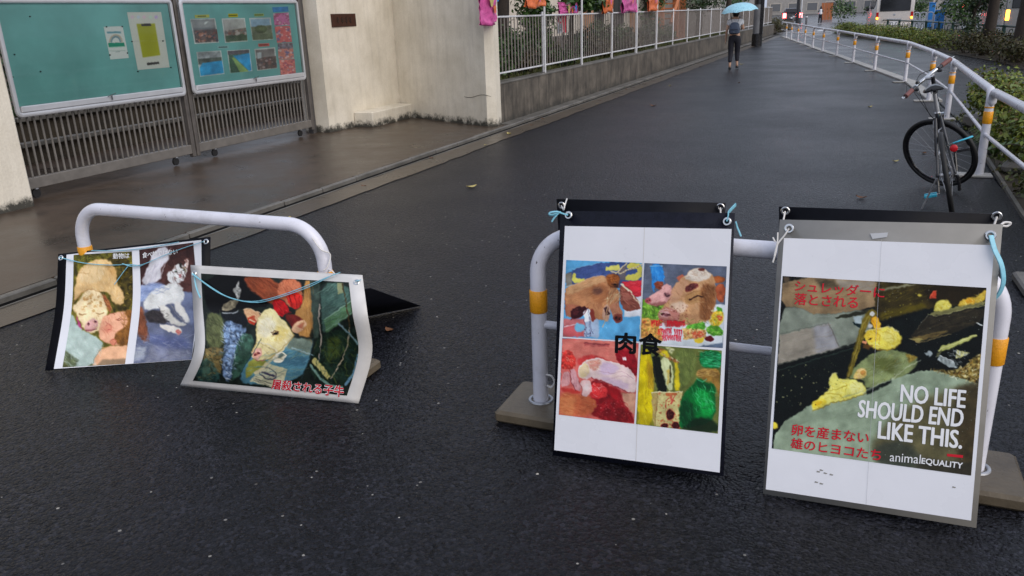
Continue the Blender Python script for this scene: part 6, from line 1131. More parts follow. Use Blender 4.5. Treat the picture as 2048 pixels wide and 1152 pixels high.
# ------------------------------------------------------------------ guard rail: one hoop frame per bay
GR = 'bays of the white guard rail'
for i in range(len(RAIL) - 1):
    a, b = RAIL[i], RAIL[i + 1]; d = unit(b - a); h = .80; r = .038
    ORD = ['first', 'second', 'third', 'fourth', 'fifth', 'sixth', 'seventh', 'eighth', 'ninth', 'tenth', 'eleventh', 'twelfth', 'thirteenth', 'fourteenth', 'fifteenth', 'sixteenth', 'seventeenth', 'eighteenth', 'nineteenth', 'twentieth', 'twenty-first', 'twenty-second', 'twenty-third', 'twenty-fourth']; place = ORD[i] + ' from the loose base plate'
    t = thing('guard_rail', 'white tubular guard rail bay with orange band, ' + place, 'guard rail', a, GR)
    pa = a + d * .03; pb_ = b - d * .065
    pth = rounded([pa, pa + V(0, 0, h), pb_ + V(0, 0, h), pb_ + V(0, 0, .665)], .10, 8); n = len(pth)
    rr = [r] * (n - 1) + [.006]; obj('hoop_tube', MB().tube(pth, rr, 14 if i < 6 else 8), 'rail_enamel', t, smooth=True)
    obj('middle_rail', MB().tube([pa + V(0, 0, .40), b + d * .03 + V(0, 0, .40)], .018, 10 if i < 6 else 6), 'rail_enamel', t, smooth=True)
    bd = obj('reflective_band', MB().lathe([(r + .001, 0), (r + .004, .004), (r + .004, .11), (r + .001, .114)], pa + V(0, 0, .50), n=14), 'orange_reflector', t, smooth=True)
    obj('band_edge', MB().lathe([(r + .003, 0), (r + .003, .012)], pa + V(0, 0, .645), n=14), 'orange_reflector', t, smooth=True)
    ax = np.array([d, [-d[1], d[0], 0], [0, 0, 1]])
    obj('foot_plate', MB().box(pa + ax[1] * .06 + V(0, 0, .012), (.16, .34, .024), ax=ax, bev=.006), 'kerb_pale', t)
# concrete strip under the rail, cut into kerb stones
strip = struct('rail_kerb', MB().box((0, 0, -.2), (.05, .05, .05)), 'kerb_stone')
for i in range(len(RAIL) - 1):
    a, b = RAIL[i] + V(.10, 0, 0), RAIL[i + 1] + V(.10, 0, 0); L = np.linalg.norm(b - a); d = (b - a) / L; ax = np.array([d, [-d[1], d[0], 0], [0, 0, 1]]); n = max(1, int(L / 1.0))
    if i < 3: continue
    for k in range(n):
        obj('kerb_stone', MB().box(a + d * (k + .5) * L / n + V(0, 0, .006), (L / n - .012, .22, .06), ax=ax, bev=.008), 'kerb_pale', strip)
# cycle lane beyond the rail and the planting beds
hb = [gz(x, y) for x, y in ((1664, 66), (1694, 73), (1780, 84), (1815, 90), (1914, 109), (2006, 126), (2048, 140))] + [V(4.4, 15, 0), V(5.0, 5, 0)]
sheet('cycle_lane', [(p[0] + .16, p[1]) for p in RAIL] + [(-3.6, 50), (-1.8, 52)] + [(p[0] + .1, p[1]) for p in hb], -.008, 'lane_asphalt')
sheet('planting_bed', [(1.30, 3.5), (1.28, 5.4), (1.265, 7.1), (1.32, 9.6), (1.36, 10.5), (1.36, 13.0), (1.65, 13.6), (3.3, 11.2), (4.9, 5.0), (4.9, 3.5)], .006, 'soil')
m = MB()
for a, b in (((1.29, 3.5), (1.262, 7.1)), ((1.262, 7.1), (1.315, 9.6)), ((1.315, 9.6), (1.35, 10.5))):
    L = math.hypot(b[0] - a[0], b[1] - a[1]); m.box(((a[0] + b[0]) / 2, (a[1] + b[1]) / 2, .01), (.03, L, .04), rz=-math.atan2(b[0] - a[0], b[1] - a[1]))
struct('bed_edging', m, 'kerb_stone')
obj('edging_stone', MB().box((1.55, 12.2, .09), (.35, .5, .2), rz=.3, bev=.05), 'kerb_stone', loc=(1.55, 12.2, 0), label='rough pale stone block at the corner of the planting bed', cat='stone')
obj('edging_stone', MB().box((1.47, 9.0, .05), (.22, .3, .12), rz=-.2, bev=.04), 'kerb_stone', loc=(1.47, 9.0, 0), label='small stone block at the foot of the guard rail post', cat='stone')
def shrub(c, rx, ry, h, n, size, mat, label, seed, group=None, name='shrub', base=0.0, thresh=-.3):
    b = V(c[0], c[1], base); t = thing(name, label, name.replace('_', ' '), b, group); g = random.Random(seed)
    for k in range(7):
        a = g.random() * 6.28; e = b + V(math.cos(a) * rx * .6, math.sin(a) * ry * .6, h * (.5 + .3 * g.random()))
        obj('stem', MB().tube([b + V(math.cos(a) * .08, math.sin(a) * .08, 0), (b + e) / 2 + V(0, 0, .06), e], [.014, .01, .005], 5), 'trunk_bark', t)
    bl = []
    for k in range(7):
        a = g.random() * 6.28; q = .25 + .45 * g.random(); bl.append((b + V(math.cos(a) * rx * q, math.sin(a) * ry * q, h * (.45 + .22 * g.random())), (rx * .55, ry * .55, h * .42)))
    bl.append((b + V(0, 0, h * .45), (rx * .9, ry * .9, h * .5)))
    leaves('foliage', mat, bl, n, size, t, seed=seed, thresh=thresh); return t
GS = 'azaleas in the bed behind the guard rail'
for k, (x, y, rx, ry, h, n) in enumerate([(1.68, 10.4, .44, .72, .74, 4400), (1.74, 8.9, .46, .75, .78, 4600), (1.78, 7.5, .46, .72, .66, 4000), (1.68, 11.9, .42, .72, .76, 3800), (2.55, 9.7, .7, 1.2, .85, 2800), (2.1, 13.2, .55, .6, .72, 2200), (1.85, 6.1, .46, .65, .5, 2200)]):
    shrub((x, y), rx, ry, h, n, .058, 'leaf_hedge', ['azalea bush beside the bicycle wheel', 'tallest azalea behind the near guard rail', 'low azalea near the bed edging', 'azalea bush by the stone block', 'azalea at the back of the bed', 'small azalea at the far bed corner', 'azalea at the near end of the bed'][k], 100 + k, GS)
leaves('ground_cover', 'grass', [((1.62, y_, .02), (.33, .6, .07)) for y_ in (5, 6, 7, 8, 9, 10, 11, 12, 13)], 5600, .06, loc=(1.62, 8, 0), seed=77, thresh=-2, label='low grassy ground cover along the planting bed edge', cat='ground cover', kind='stuff')
for k in range(5):
    p = V(1.40 + .02 * k, 9.9 + .3 * k, .01); t = thing('strap_plant', 'tuft of long strap leaves at the bed edge behind the guard rail', 'plant', p, 'strap leaf tufts'); g = random.Random(k)
    for j in range(9):
        a = g.random() * 6.28; L = .22 + .12 * g.random(); e = V(math.cos(a), math.sin(a), 0) * L; s_ = V(-math.sin(a), math.cos(a), 0) * .011
        obj('leaf', MB().add([p - s_, p + s_, p + e * .5 + s_ * 1.3 + V(0, 0, L * .62), p + e * .5 - s_ * 1.3 + V(0, 0, L * .62), p + e + V(0, 0, L * .3)], [(0, 1, 2, 3), (3, 2, 4)]), 'leaf_mid', t)
# trailing twig through the rail
t = thing('trailing_twig', 'leafy green twig poking through the guard rail beside the bicycle', 'twig', (1.4, 8.4, .2)); tw = bez([(1.62, 8.35, .2), (1.34, 8.25, .38), (1.13, 8.2, .34)], 8)
obj('stem', MB().tube(tw, .005, 5), 'trunk_bark', t)
for k, p in enumerate(tw):
    for s_ in (-1, 1):
        d_ = V(.02, -.03 * s_, .03); obj('leaf', MB().add([p, p + V(.02, .03 * s_, .035), p + V(-.01, .06 * s_, .01), p + V(-.03, .03 * s_, -.01)], [(0, 1, 2, 3)]), 'leaf_mid', t)

# ------------------------------------------------------------------ fallen leaves
def leaf_on(px, size, mat, label, seed, curl=.35):
    p = gz(*px, .004); g = random.Random(seed); a = g.random() * 6.28; u = V(math.cos(a), math.sin(a), 0); v = V(-u[1], u[0], 0); m = MB(); R_ = []
    for k in range(7):
        t = k / 6 - .5; wd = .32 * math.cos(t * math.pi) + .02; R_.append([p + (u * t + v * wd * s_) * size + V(0, 0, size * curl * (4 * t * t * .5 + abs(s_) * .25)) for s_ in (-1, 0, 1)])
    vs = sum(R_, []); fs = [(3 * k + j, 3 * k + j + 1, 3 * k + 4 + j, 3 * k + 3 + j) for k in range(6) for j in (0, 1)]
    obj('fallen_leaf', m.add(vs, fs), mat, loc=p, label=label, cat='leaf', group='fallen leaves on the walkway')
leaf_on((943, 374), .11, 'leaf_yellow', 'single pale yellow leaf on the asphalt below the cream wall', 1, .25)
for k, px in enumerate([(1791, 323), (1722, 396), (1483, 129), (1478, 166), (1740, 214), (1306, 212), (1340, 172), (1402, 134), (1270, 160), (1848, 307), (1018, 268)]):
    leaf_on(px, .07 + .02 * (k % 3), 'leaf_brown' if k % 2 else 'leaf_yellow', ['small yellowish', 'small brown'][k % 2] + ' leaf lying on the wet walkway', 10 + k)
for k in range(16):
    y_ = 5.5 + 1.45 * k + .5 * math.sin(k * 3.3); px = proj(V(-4.47 - .12 * (k % 3), y_, .01)); leaf_on(tuple(px), .05 + .015 * (k % 3), 'leaf_brown' if k % 3 else 'leaf_yellow', 'small wet leaf scrap caught in the concrete gutter', 60 + k, .2)
leaf_on((779, 661), .06, 'leaf_brown', 'thin brown twig-like leaf beside the bent calf poster', 40)

# ------------------------------------------------------------------ bicycle, leaning left on its stand, front wheel turned left
bk = V(.775, 6.98, 0); LEAN = math.radians(14.5); HEAD = math.radians(-3.5)
fwd = V(-math.sin(HEAD) * -1, math.cos(HEAD), 0) * 1.0; fwd = V(math.sin(-HEAD) * 1.0, math.cos(HEAD), 0); rgt = V(fwd[1], -fwd[0], 0)
lu = V(0, 0, 1) * math.cos(LEAN) - rgt * math.sin(LEAN); lr = rgt * math.cos(LEAN) + V(0, 0, 1) * math.sin(LEAN)
def B(f_, s_, u_): return bk + fwd * f_ + lr * s_ + lu * u_
bike = thing('bicycle', 'black flat-bar bicycle with brown grips parked by the guard rail', 'bicycle', bk)
WR = .335
def wheel(c, axis, nm):
    w_ = obj(nm, MB().torus(c, axis, WR - .019, .0195, 48, 10), 'rubber', bike, smooth=True)
    obj('rim', MB().torus(c, axis, WR - .042, .012, 48, 8, .9), 'black_paint', w_, smooth=True); obj('hub', MB().lathe([(.012, -.05), (.02, -.04), (.015, -.02), (.015, .02), (.02, .04), (.012, .05)], c, axis, 14), 'galvanised', w_, smooth=True)
    ax = unit(axis); e1_ = unit(np.cross(ax, V(0, 0, 1))); e2_ = np.cross(ax, e1_); m = MB()
    for k in range(24):
        an = 2 * math.pi * k / 24; d_ = math.cos(an) * e1_ + math.sin(an) * e2_; an2 = an + (.35 if k % 2 else -.35); d2_ = math.cos(an2) * e1_ + math.sin(an2) * e2_
        m.tube([V(*c) + d2_ * .018 + ax * (.04 if k % 4 < 2 else -.04), V(*c) + d_ * (WR - .05)], .0011, 4, cap=False)
    obj('spokes', m, 'galvanised', w_, kind='stuff'); return w_
wheel(B(0, 0, WR), lr, 'rear_wheel')
bb = B(.43, 0, .27); st_ = B(.27, 0, .78); sp = B(.20, 0, .95); hd0 = B(.845, 0, .70); hd1 = B(.80, 0, .84); ra = B(0, 0, WR)
STEER = math.radians(58); hax = unit(hd1 - hd0)          # steering axis
def rot(v, ax, a): v = V(*v); return v * math.cos(a) + np.cross(ax, v) * math.sin(a) + ax * (ax @ v) * (1 - math.cos(a))
fa0 = B(1.02, 0, WR); fa = hd0 + rot(fa0 - hd0, hax, STEER); wax = rot(lr, hax, STEER); fa = fa + V(0, 0, WR * .985 - fa[2] if fa[2] < WR else 0)
wheel(fa, wax, 'front_wheel')
def tb(nm, a, b, r, mat='black_paint', n=12, **k): return obj(nm, MB().tube([a, b], r, n, **k), mat, bike, smooth=True)
tb('seat_tube', bb, st_, .020, 'grey_paint'); tb('top_tube', st_ + (bb - st_) * .07, hd1 + (hd0 - hd1) * .2, .018, 'grey_paint'); tb('down_tube', bb, hd0, .023); tb('head_tube', hd0, hd1, .021)
tb('seat_post', st_ - (sp - st_) * .1, sp, .0145, 'aluminium'); obj('seat_clamp', MB().lathe([(.021, 0), (.021, .025)], st_ - lu * .012, st_ - bb, 14).tube([st_ + lr * .012, st_ + lr * .045], .006, 8), 'chrome', bike, smooth=True)
for s_ in (-1, 1):
    tb('chain_stay', bb + lr * s_ * .03, ra + lr * s_ * .06, .0115); tb('seat_stay', st_ + lr * s_ * .018 - lu * .03, ra + lr * s_ * .06, .0105, 'grey_paint')
    ft = hd0 - hax * .02; tb('fork_blade', ft + wax * s_ * .045, fa + wax * s_ * .05, [.016, .011])
obj('fork_crown', MB().tube([hd0 + wax * -.05 - hax * .02, hd0 + wax * .05 - hax * .02], .016, 10), 'black_paint', bike, smooth=True)
# saddle
sd = MB(); rings = []
for k, (f_, wd, z, th) in enumerate([(-.145, .03, .0, .012), (-.14, .07, .006, .026), (-.10, .078, .01, .03), (-.03, .062, .006, .028), (.05, .03, .0, .026), (.12, .019, -.002, .022), (.14, .008, -.006, .01)]):
    cc = sp + fwd * f_ + lu * (.045 + z); rings.append([cc + lr * wd * math.cos(a) + lu * th * (math.sin(a) if math.sin(a) > 0 else .6 * math.sin(a)) - lu * .25 * wd * abs(math.cos(a)) for a in np.linspace(0, 2 * math.pi, 15)[:-1]])
sdl = obj('saddle', sd.loft(rings), 'black_paint', bike, smooth=True)
for s_ in (-1, 1): obj('saddle_rail', MB().tube([sp + fwd * -.1 + lr * s_ * .022 + lu * .03, sp + lr * s_ * .022 + lu * .004, sp + fwd * .1 + lr * s_ * .015 + lu * .03], .0035, 6), 'chrome', sdl)
# stem and bar
stem_t = hd1 + hax * .20; bf = rot(fwd, hax, STEER); bc = stem_t + bf * .07 + hax * .015
tb('stem', stem_t, bc, .016, 'aluminium'); tb('steerer', hd1, stem_t + hax * .012, .017, 'black_paint')
bar_ = obj('handlebar', MB().tube(bez([bc - wax * .34 - bf * .03, bc - wax * .12, bc, bc + wax * .12, bc + wax * .34 - bf * .03], 16), .0155, 12), 'chrome', bike, smooth=True)
for s_ in (-1, 1):
    e0 = bc + wax * s_ * .225 - bf * .014; e1_ = bc + wax * s_ * .34 - bf * .03
    obj('grip', MB().tube([e0, e1_], .0195, 12), 'grip_brown', bar_, smooth=True); obj('bar_end', MB().tube([e1_, e1_ + wax * s_ * .05 - bf * .006], [.006, .003], 8), 'chrome', bar_)
    lv = obj('brake_lever', MB().tube([e0 - wax * s_ * .03, e0 - wax * s_ * .02 + bf * .05 - hax * .01, e0 + wax * s_ * .07 + bf * .055 - hax * .02], [.008, .007, .004], 7), 'chrome', bar_, smooth=True)
    obj('lever_clamp', MB().tube([e0 - wax * s_ * .055, e0 - wax * s_ * .01], .018, 10), 'black_paint', lv); obj('shifter', MB().box(e0 - wax * s_ * .05 - hax * .02 - bf * .01, (.04, .03, .03), bev=.008), 'black_paint', lv)
    obj('brake_cable', MB().tube(bez([e0 + bf * .05, bc + wax * s_ * .06 + bf * .12 + hax * .0, hd0 + bf * .09 + hax * .05, hd0 + bf * .04 - hax * .03], 14), .0028, 5), 'rubber', bar_)
obj('bell', MB().lathe([(.018, 0), (.018, .008), (.012, .018), (.002, .021)], bc - wax * .11 + hax * .012, hax, 12), 'black_paint', bar_, smooth=True)
for nm, c_, a_ in (('front_brake', hd0 - hax * .05 + bf * .04, bf), ('rear_brake', st_ - lu * .13 - fwd * .05, fwd)): obj(nm, MB().tube([c_ - wax * .035 - lu * .04, c_ - wax * .02 + lu * .012, c_ + wax * .03 + lu * .01, c_ + wax * .035 - lu * .04], .007, 6), 'galvanised', bike)
# drive train
cr_ = obj('chainring', MB().torus(bb + lr * .055, lr, .085, .006, 30, 6).lathe([(.02, -.004), (.085, -.002), (.085, .002), (.02, .004)], bb + lr * .055, lr, 24), 'black_paint', bike)
for s_, a_ in ((1, .35), (-1, math.pi + .35)):
    d_ = fwd * math.sin(a_) * 1.0 - lu * math.cos(a_) * .0 + lu * -.25 * (1 if s_ < 0 else -1); d_ = unit(fwd * (.15 if s_ > 0 else -.25) - lu * (-.75 if s_ > 0 else .65)); c0 = bb + lr * s_ * .07; c1 = c0 + d_ * .165
    obj('crank_arm', MB().tube([c0, c1 + lr * s_ * .01], [.013, .01], 8), 'black_paint', bike, smooth=True); pc = c1 + lr * s_ * .07
    p_ = obj('pedal', MB().tube([c1, pc + lr * s_ * .04], .006, 8), 'chrome', bike)
    for q in (-.036, .036): obj('pedal_plate', MB().box(pc + fwd * q, (.095, .022, .024), ax=np.array([lr, fwd, lu]), bev=.004), 'cyan_plastic' if s_ < 0 else 'black_paint', p_)
m = MB(); ch0, ch1 = bb + lr * .055, ra + lr * .055
for s_, q in ((1, .085), (-1, .085)): m.tube([ch0 + lu * s_ * .085, ch1 + lu * s_ * .035], .0045, 5)
obj('chain', m, 'steel_pole', bike); obj('sprockets', MB().lathe([(.045, .03), (.045, .036), (.03, .045), (.03, .05)], ra, lr, 20), 'steel_pole', bike)
obj('derailleur', MB().tube([ra + lr * .07 - lu * .02, ra + lr * .075 - lu * .10 + fwd * .03, ra + lr * .07 - lu * .15 + fwd * .05], .012, 7), 'black_paint', bike)
obj('kick_stand', MB().tube([B(.10, -.07, .30), B(.16, -.22, .03) * V(1, 1, 0) + V(0, 0, .008)], .007, 8), 'galvanised', bike)
rf = obj('rear_reflector', MB().lathe([(.028, 0), (.028, .012), (.02, .018)], B(.05, .075, .52), -fwd, 18), 'red_reflector', bike, smooth=True); obj('reflector_bracket', MB().tube([B(.09, .02, .54), B(.06, .075, .555)], .006, 6), 'chrome', rf)
cl = thing('cable_lock', 'bright cyan strap lock round the bicycle seat stay', 'lock', B(.08, .1, .54)); lp = bez([B(.10, .03, .54), B(.07, .10, .56), B(.08, .17, .57), B(.10, .21, .575)], 12)
for k in range(6): obj('strap_link', MB().tube(lp[2 * k:2 * k + 3], .013, 8, flat=.5), 'cyan_plastic', cl)

# ------------------------------------------------------------------ woman walking away under an umbrella
wp = gz(1466, 139); WZ = 1.58
woman = thing('person', 'person in pale t-shirt and dark trousers walking away with a navy backpack', 'person', wp)
def W(f_, s_, u_): return wp + V(-s_ * 0 + s_, f_, u_)           # she walks along +Y
def skin(nm, nodes, edges, mat, parent, sub=2, root=0):
    me = bpy.data.meshes.new(nm); l = wloc(parent); me.from_pydata([tuple(n[0] - l) for n in nodes], edges, [])
    o = bpy.data.objects.new(nm, me); COL.objects.link(o); o.parent = parent; md = o.modifiers.new('skin', 'SKIN'); md.use_smooth_shade = True
    lay = me.skin_vertices[0].data
    for i, n in enumerate(nodes):
        r = n[1] if hasattr(n[1], '__len__') else (n[1], n[1]); lay[i].radius = r; lay[i].use_root = (i == root)
    o.modifiers.new('sub', 'SUBSURF').levels = sub; o.modifiers['sub'].render_levels = sub
    dg = bpy.context.evaluated_depsgraph_get(); me2 = bpy.data.meshes.new_from_object(o.evaluated_get(dg)); o.modifiers.clear(); o.data = me2; me2.shade_smooth()
    me2.materials.clear(); me2.materials.append(MATS[mat]); return o
hipL, hipR = W(0, -.085, .82), W(0, .085, .82); kL, kR = W(.02, -.09, .46), W(.10, .075, .47); anL, anR = W(-.05, -.09, .09), W(.09, .085, .115); toL, toR = W(.08, -.10, .035), W(.22, .09, .045)
shL, shR = W(0, -.165, 1.29), W(0, .165, 1.29); elL, elR = W(-.03, -.215, 1.03), W(.06, .21, 1.06); haL, haR = W(.03, -.24, .80), W(.20, .14, 1.19)
nd = [(W(0, 0, .86), .13), (W(0, 0, 1.05), .105), (W(0, 0, 1.27), .12), (W(.01, 0, 1.37), .045), (W(.02, 0, 1.46), .078), (W(.025, 0, 1.53), .07),
      (hipL, .09), (kL, .052), (anL, .034), (toL, .028), (hipR, .09), (kR, .052), (anR, .034), (toR, .028),
      (shL, .05), (elL, .036), (haL, .024), (shR, .05), (elR, .036), (haR, .024)]
for sgn, ha, el in ((-1, haL, elL), (1, haR, elR)):
    pass
ed_ = [(0, 1), (1, 2), (2, 3), (3, 4), (4, 5), (0, 6), (6, 7), (7, 8), (8, 9), (0, 10), (10, 11), (11, 12), (12, 13), (2, 14), (14, 15), (15, 16), (2, 17), (17, 18), (18, 19)]
def fingers(base, dirn, side):
    k0 = len(nd); out = []
    for j in range(4):
        o_ = side * (.015 * (j - 1.5)); l_ = (.055, .065, .062, .05)[j]; p0 = base + dirn * .05 + V(0, o_, 0); nd.append((p0, .009)); nd.append((p0 + dirn * l_ + V(.012 * -np.sign(side), .008, 0), .007)); ed_.append((out_root, len(nd) - 2)); ed_.append((len(nd) - 2, len(nd) - 1))
    nd.append((base + dirn * .03 + V(.03 * np.sign(side), .02, 0), .009)); ed_.append((out_root, len(nd) - 1))
out_root = 16; fingers(haL, V(0, .1, -1), 1); out_root = 19; fingers(haR, V(-.3, .2, .9), -1)
skin('body', nd, ed_, 'skin', woman)
skin('trousers', [(W(0, 0, .90), .135), (hipL + V(0, 0, -.02), .105), (kL, .074), (anL + V(0, 0, .09), .055), (hipR + V(0, 0, -.02), .105), (kR, .074), (anR + V(0, 0, .09), .055), (W(0, 0, .97), .125)], [(0, 1), (1, 2), (2, 3), (0, 4), (4, 5), (5, 6), (0, 7)], 'trousers', woman)
skin('t_shirt', [(W(0, 0, 1.12), .125), (W(0, 0, .93), .135), (W(0, 0, 1.28), .135), (W(0, 0, 1.335), .07), (shL + V(0, 0, -.01), .075), (shL * .45 + elL * .55, .066), (shR + V(0, 0, -.01), .075), (shR * .45 + elR * .55, .066)], [(0, 1), (0, 2), (2, 3), (2, 4), (4, 5), (2, 6), (6, 7)], 'shirt', woman)
hr = MB(); pr = []
for z, r_ in ((-.10, .052), (-.07, .082), (-.02, .097), (.03, .098), (.07, .082), (.10, .045), (.108, .01)): pr.append((r_, z))
hair = obj('hair', hr.lathe(pr, W(.012, 0, 1.49), (0, .06, 1), 20, .92), 'hair', woman, smooth=True)
for a_, t_ in ((anL, toL), (anR, toR)):
    d_ = unit((t_ - a_) * V(1, 1, 0)); rg = []
    for f_, wd, z in ((-.06, .028, .03), (-.03, .037, .035), (.06, .042, .03), (.13, .04, .022), (.18, .02, .014)):
        cc = a_ + d_ * f_ + V(0, 0, max(.03, a_[2] - .055) - a_[2]); sd_ = V(-d_[1], d_[0], 0); rg.append([cc + sd_ * wd * math.cos(q) + V(0, 0, (z * math.sin(q)) if math.sin(q) > 0 else .03 * math.sin(q)) for q in np.linspace(0, 2 * math.pi, 13)[:-1]])
    obj('shoe', MB().loft(rg), 'rubber', woman, smooth=True)
bp = thing('backpack', 'small navy backpack worn on the back of the walking person', 'backpack', W(-.18, .01, .98)); rg = []
for z, wd, dp in ((.0, .10, .045), (.02, .135, .07), (.12, .145, .085), (.24, .125, .07), (.29, .085, .045), (.305, .04, .02)):
    cc = W(-.19, .01, .95 + z); rg.append([cc + V(wd * math.copysign(abs(math.cos(q)) ** .6, math.cos(q)), dp * math.copysign(abs(math.sin(q)) ** .6, math.sin(q)), 0) for q in np.linspace(0, 2 * math.pi, 21)[:-1]])
obj('bag', MB().loft(rg), 'backpack', bp, smooth=True); obj('pocket_seam', MB().tube([W(-.272, -.09, 1.06), W(-.277, .01, 1.065), W(-.272, .11, 1.06)], .006, 5), 'trousers', bp)
obj('badge', MB().box(W(-.281, .01, 1.0), (.02, .006, .012)), 'chrome', bp)
for s_ in (-1, 1): obj('shoulder_strap', MB().tube(bez([W(-.15, s_ * .06 + .01, 1.20), W(-.12, s_ * .10, 1.34), W(.0, s_ * .115, 1.40), W(.10, s_ * .11, 1.28)], 10), .016, 6, flat=.4), 'backpack', bp, smooth=True)
um = thing('umbrella', 'light blue speckled umbrella held over the walking person', 'umbrella', haR)
plain('umbrella_cloth', (.22, .50, .68), .35, var=.1, vscale=9)
mt_ = MATS['umbrella_cloth']; nt_ = mt_.node_tree; b_ = nt_.nodes['Principled BSDF']; vv = N(nt_, 'ShaderNodeTexVoronoi'); vv.inputs['Scale'].default_value = 30; nt_.links.new(coords(nt_, (1.6, 1, .5)), vv.inputs['Vector'])
nt_.links.new(mix(nt_, ramp(nt_, vv.outputs['Distance'], [(.2, (.8,) * 3), (.34, (0,) * 3)]).outputs[0], (.34, .66, .80), (.10, .22, .38)), b_.inputs['Base Color'])
axu = unit(V(-.10, -.04, 1)); apex = W(.05, .06, 1.75); Ru = .50; m = MB(); e1_ = unit(np.cross(axu, V(0, 1, 0))); e2_ = np.cross(axu, e1_); rings = []
for k in range(9):
    t_ = k / 8; ring = []
    for j in range(32):
        an = 2 * math.pi * j / 32; seg = abs(((j % 4) - 2) / 2); rr = Ru * math.sin(t_ * 1.25) / math.sin(1.25) * (1 - .055 * (1 - seg ** 1.5) * t_); z = -.235 * (1 - math.cos(t_ * 1.25)) / (1 - math.cos(1.25)) + .02 * (1 - seg ** 2) * t_
        ring.append(apex + (math.cos(an) * e1_ + math.sin(an) * e2_) * max(rr, .002) + axu * z)
    rings.append(ring)
can = obj('canopy', MB().loft(rings, cap=False), 'umbrella_cloth', um, smooth=True)
obj('shaft', MB().tube([apex + axu * .05, haR - V(0, 0, .08)], .006, 8), 'chrome', um); obj('ferrule', MB().tube([apex, apex + axu * .05], [.009, .004], 8), 'black_paint', um); obj('handle', MB().tube(bez([haR + V(0, 0, .06), haR - V(0, 0, .06), haR - V(0, -.02, .13)], 8), .013, 8), 'black_paint', um, smooth=True)
for j in range(8):
    an = 2 * math.pi * j / 8; d_ = math.cos(an) * e1_ + math.sin(an) * e2_; obj('rib', MB().tube(bez([apex - axu * .012, apex + d_ * Ru * .55 - axu * .09, apex + d_ * Ru * .985 - axu * .238], 8), .0028, 5), 'galvanised', um)

# ------------------------------------------------------------------ utility pole and street pole by the wall
pb2 = gz(1513, 92); pole = thing('utility_pole', 'dark banded utility pole standing at the foot of the low wall', 'pole', pb2)
obj('shaft', MB().lathe([(.20, 0), (.19, 5), (.17, 9)], pb2, n=20), 'pole_concrete', pole, smooth=True)
obj('sleeve', MB().lathe([(.225, 0), (.225, .52), (.205, .54)], pb2, n=20), 'black_paint', pole, smooth=True); obj('cable_duct', MB().box(pb2 + V(.17, -.12, 1.9), (.14, .14, 2.8), bev=.02), 'black_paint', pole)
obj('sign_band', MB().lathe([(.203, 0), (.203, .5)], pb2 + V(0, 0, 1.75), n=20), 'black_paint', pole, smooth=True)

# ------------------------------------------------------------------ plastic streamers over the fence
def streamer(name, q, X, mat, label, seed, puff=.10):
    g = np.random.default_rng(seed); P = [onX(x, y, X) for x, y in q]; nU, nV = 10, 16; rows = []
    for j in range(nV + 1):
        t_ = j / nV; a = P[0] * (1 - t_) + P[3] * t_; b = P[1] * (1 - t_) + P[2] * t_; row = []
        for i in range(nU + 1):
            s_ = i / nU; p = a * (1 - s_) + b * s_; bul = puff * math.sin(math.pi * s_) * (.55 + .45 * math.sin(math.pi * min(1, t_ * 1.1))); row.append(p + V(bul + .02 * math.sin(9 * s_ + 3 * t_ + seed) + .012 * g.normal(), 0, .02 * math.sin(7 * s_ + seed) * t_))
        rows.append(row)
    back = [[p + V(-2 * (p[0] - X) - .004 if True else 0, 0, 0) for p in r] for r in rows]
    vs = np.array(sum(rows, []) + sum(back, [])); k = np.array([j * (nU + 1) + i for j in range(nV) for i in range(nU)]); f1 = np.stack([k, k + 1, k + nU + 2, k + nU + 1], 1); o_ = (nU + 1) * (nV + 1)
    bm = [(nV * (nU + 1) + i, nV * (nU + 1) + i + 1, o_ + nV * (nU + 1) + i + 1, o_ + nV * (nU + 1) + i) for i in range(nU)]
    base = (P[2] + P[3]) / 2; t = thing(name, label, 'streamer', base, 'plastic streamers along the school fence')
    me = npmesh('tube', vs - base, np.concatenate([f1, f1[:, ::-1] + o_, np.array(bm)]), True); obj('tube', me, mat, t, loc=base)
    # soft printed blotches on the plastic
    for kk, (u, v, r_, mm) in enumerate([(.32, .55, .07, 'leaf_yellow'), (.68, .5, .055, 'blue_plastic'), (.5, .72, .045, 'orange_vinyl' if mat == 'pink_vinyl' else 'pink_vinyl')]):
        a = P[0] * (1 - v) + P[3] * v; b = P[1] * (1 - v) + P[2] * v; c_ = a * (1 - u) + b * u + V(puff * math.sin(math.pi * u) * (.55 + .45 * math.sin(math.pi * min(1, v * 1.1))) + .035, 0, 0); w_ = np.linalg.norm(b - a)
        r_ = min(r_, w_ * .17); obj('printed_blotch', MB().add([c_ + V(0, r_ * math.cos(q_) * (1 + .25 * math.sin(3 * q_)), r_ * 1.25 * math.sin(q_)) for q_ in np.linspace(0, 6.283, 15)[:-1]], [tuple(range(14))]), mm, t)
    return t
streamer('streamer', [(956, -60), (990, -62), (993, 46), (961, 53)], -5.0, 'pink_vinyl', 'pink plastic streamer hanging at the end of the cream wall', 1, .09)
streamer('streamer', [(1052, -50), (1092, -52), (1089, 14), (1052, 16)], -5.08, 'orange_vinyl', 'orange plastic streamer above the first fence post', 2, .05)
streamer('streamer', [(1116, 4), (1158, 6), (1154, 27), (1119, 31)], -5.55, 'pink_vinyl', 'pink plastic streamer caught under the drooping leaves', 3, .06)
streamer('streamer', [(1202, -50), (1226, -52), (1224, 24), (1206, 26)], -5.08, 'orange_vinyl', 'orange plastic streamer with a purple print by the third fence post', 4, .06)
streamer('streamer', [(1243, -50), (1272, -52), (1273, 23), (1245, 25)], -5.08, 'pink_vinyl', 'pink plastic streamer with a blue print by the fourth fence post', 5, .06)
streamer('streamer', [(1295, -50), (1317, -52), (1314, 21), (1297, 23)], -5.08, 'orange_vinyl', 'orange plastic streamer by the last white flag pole', 6, .06)
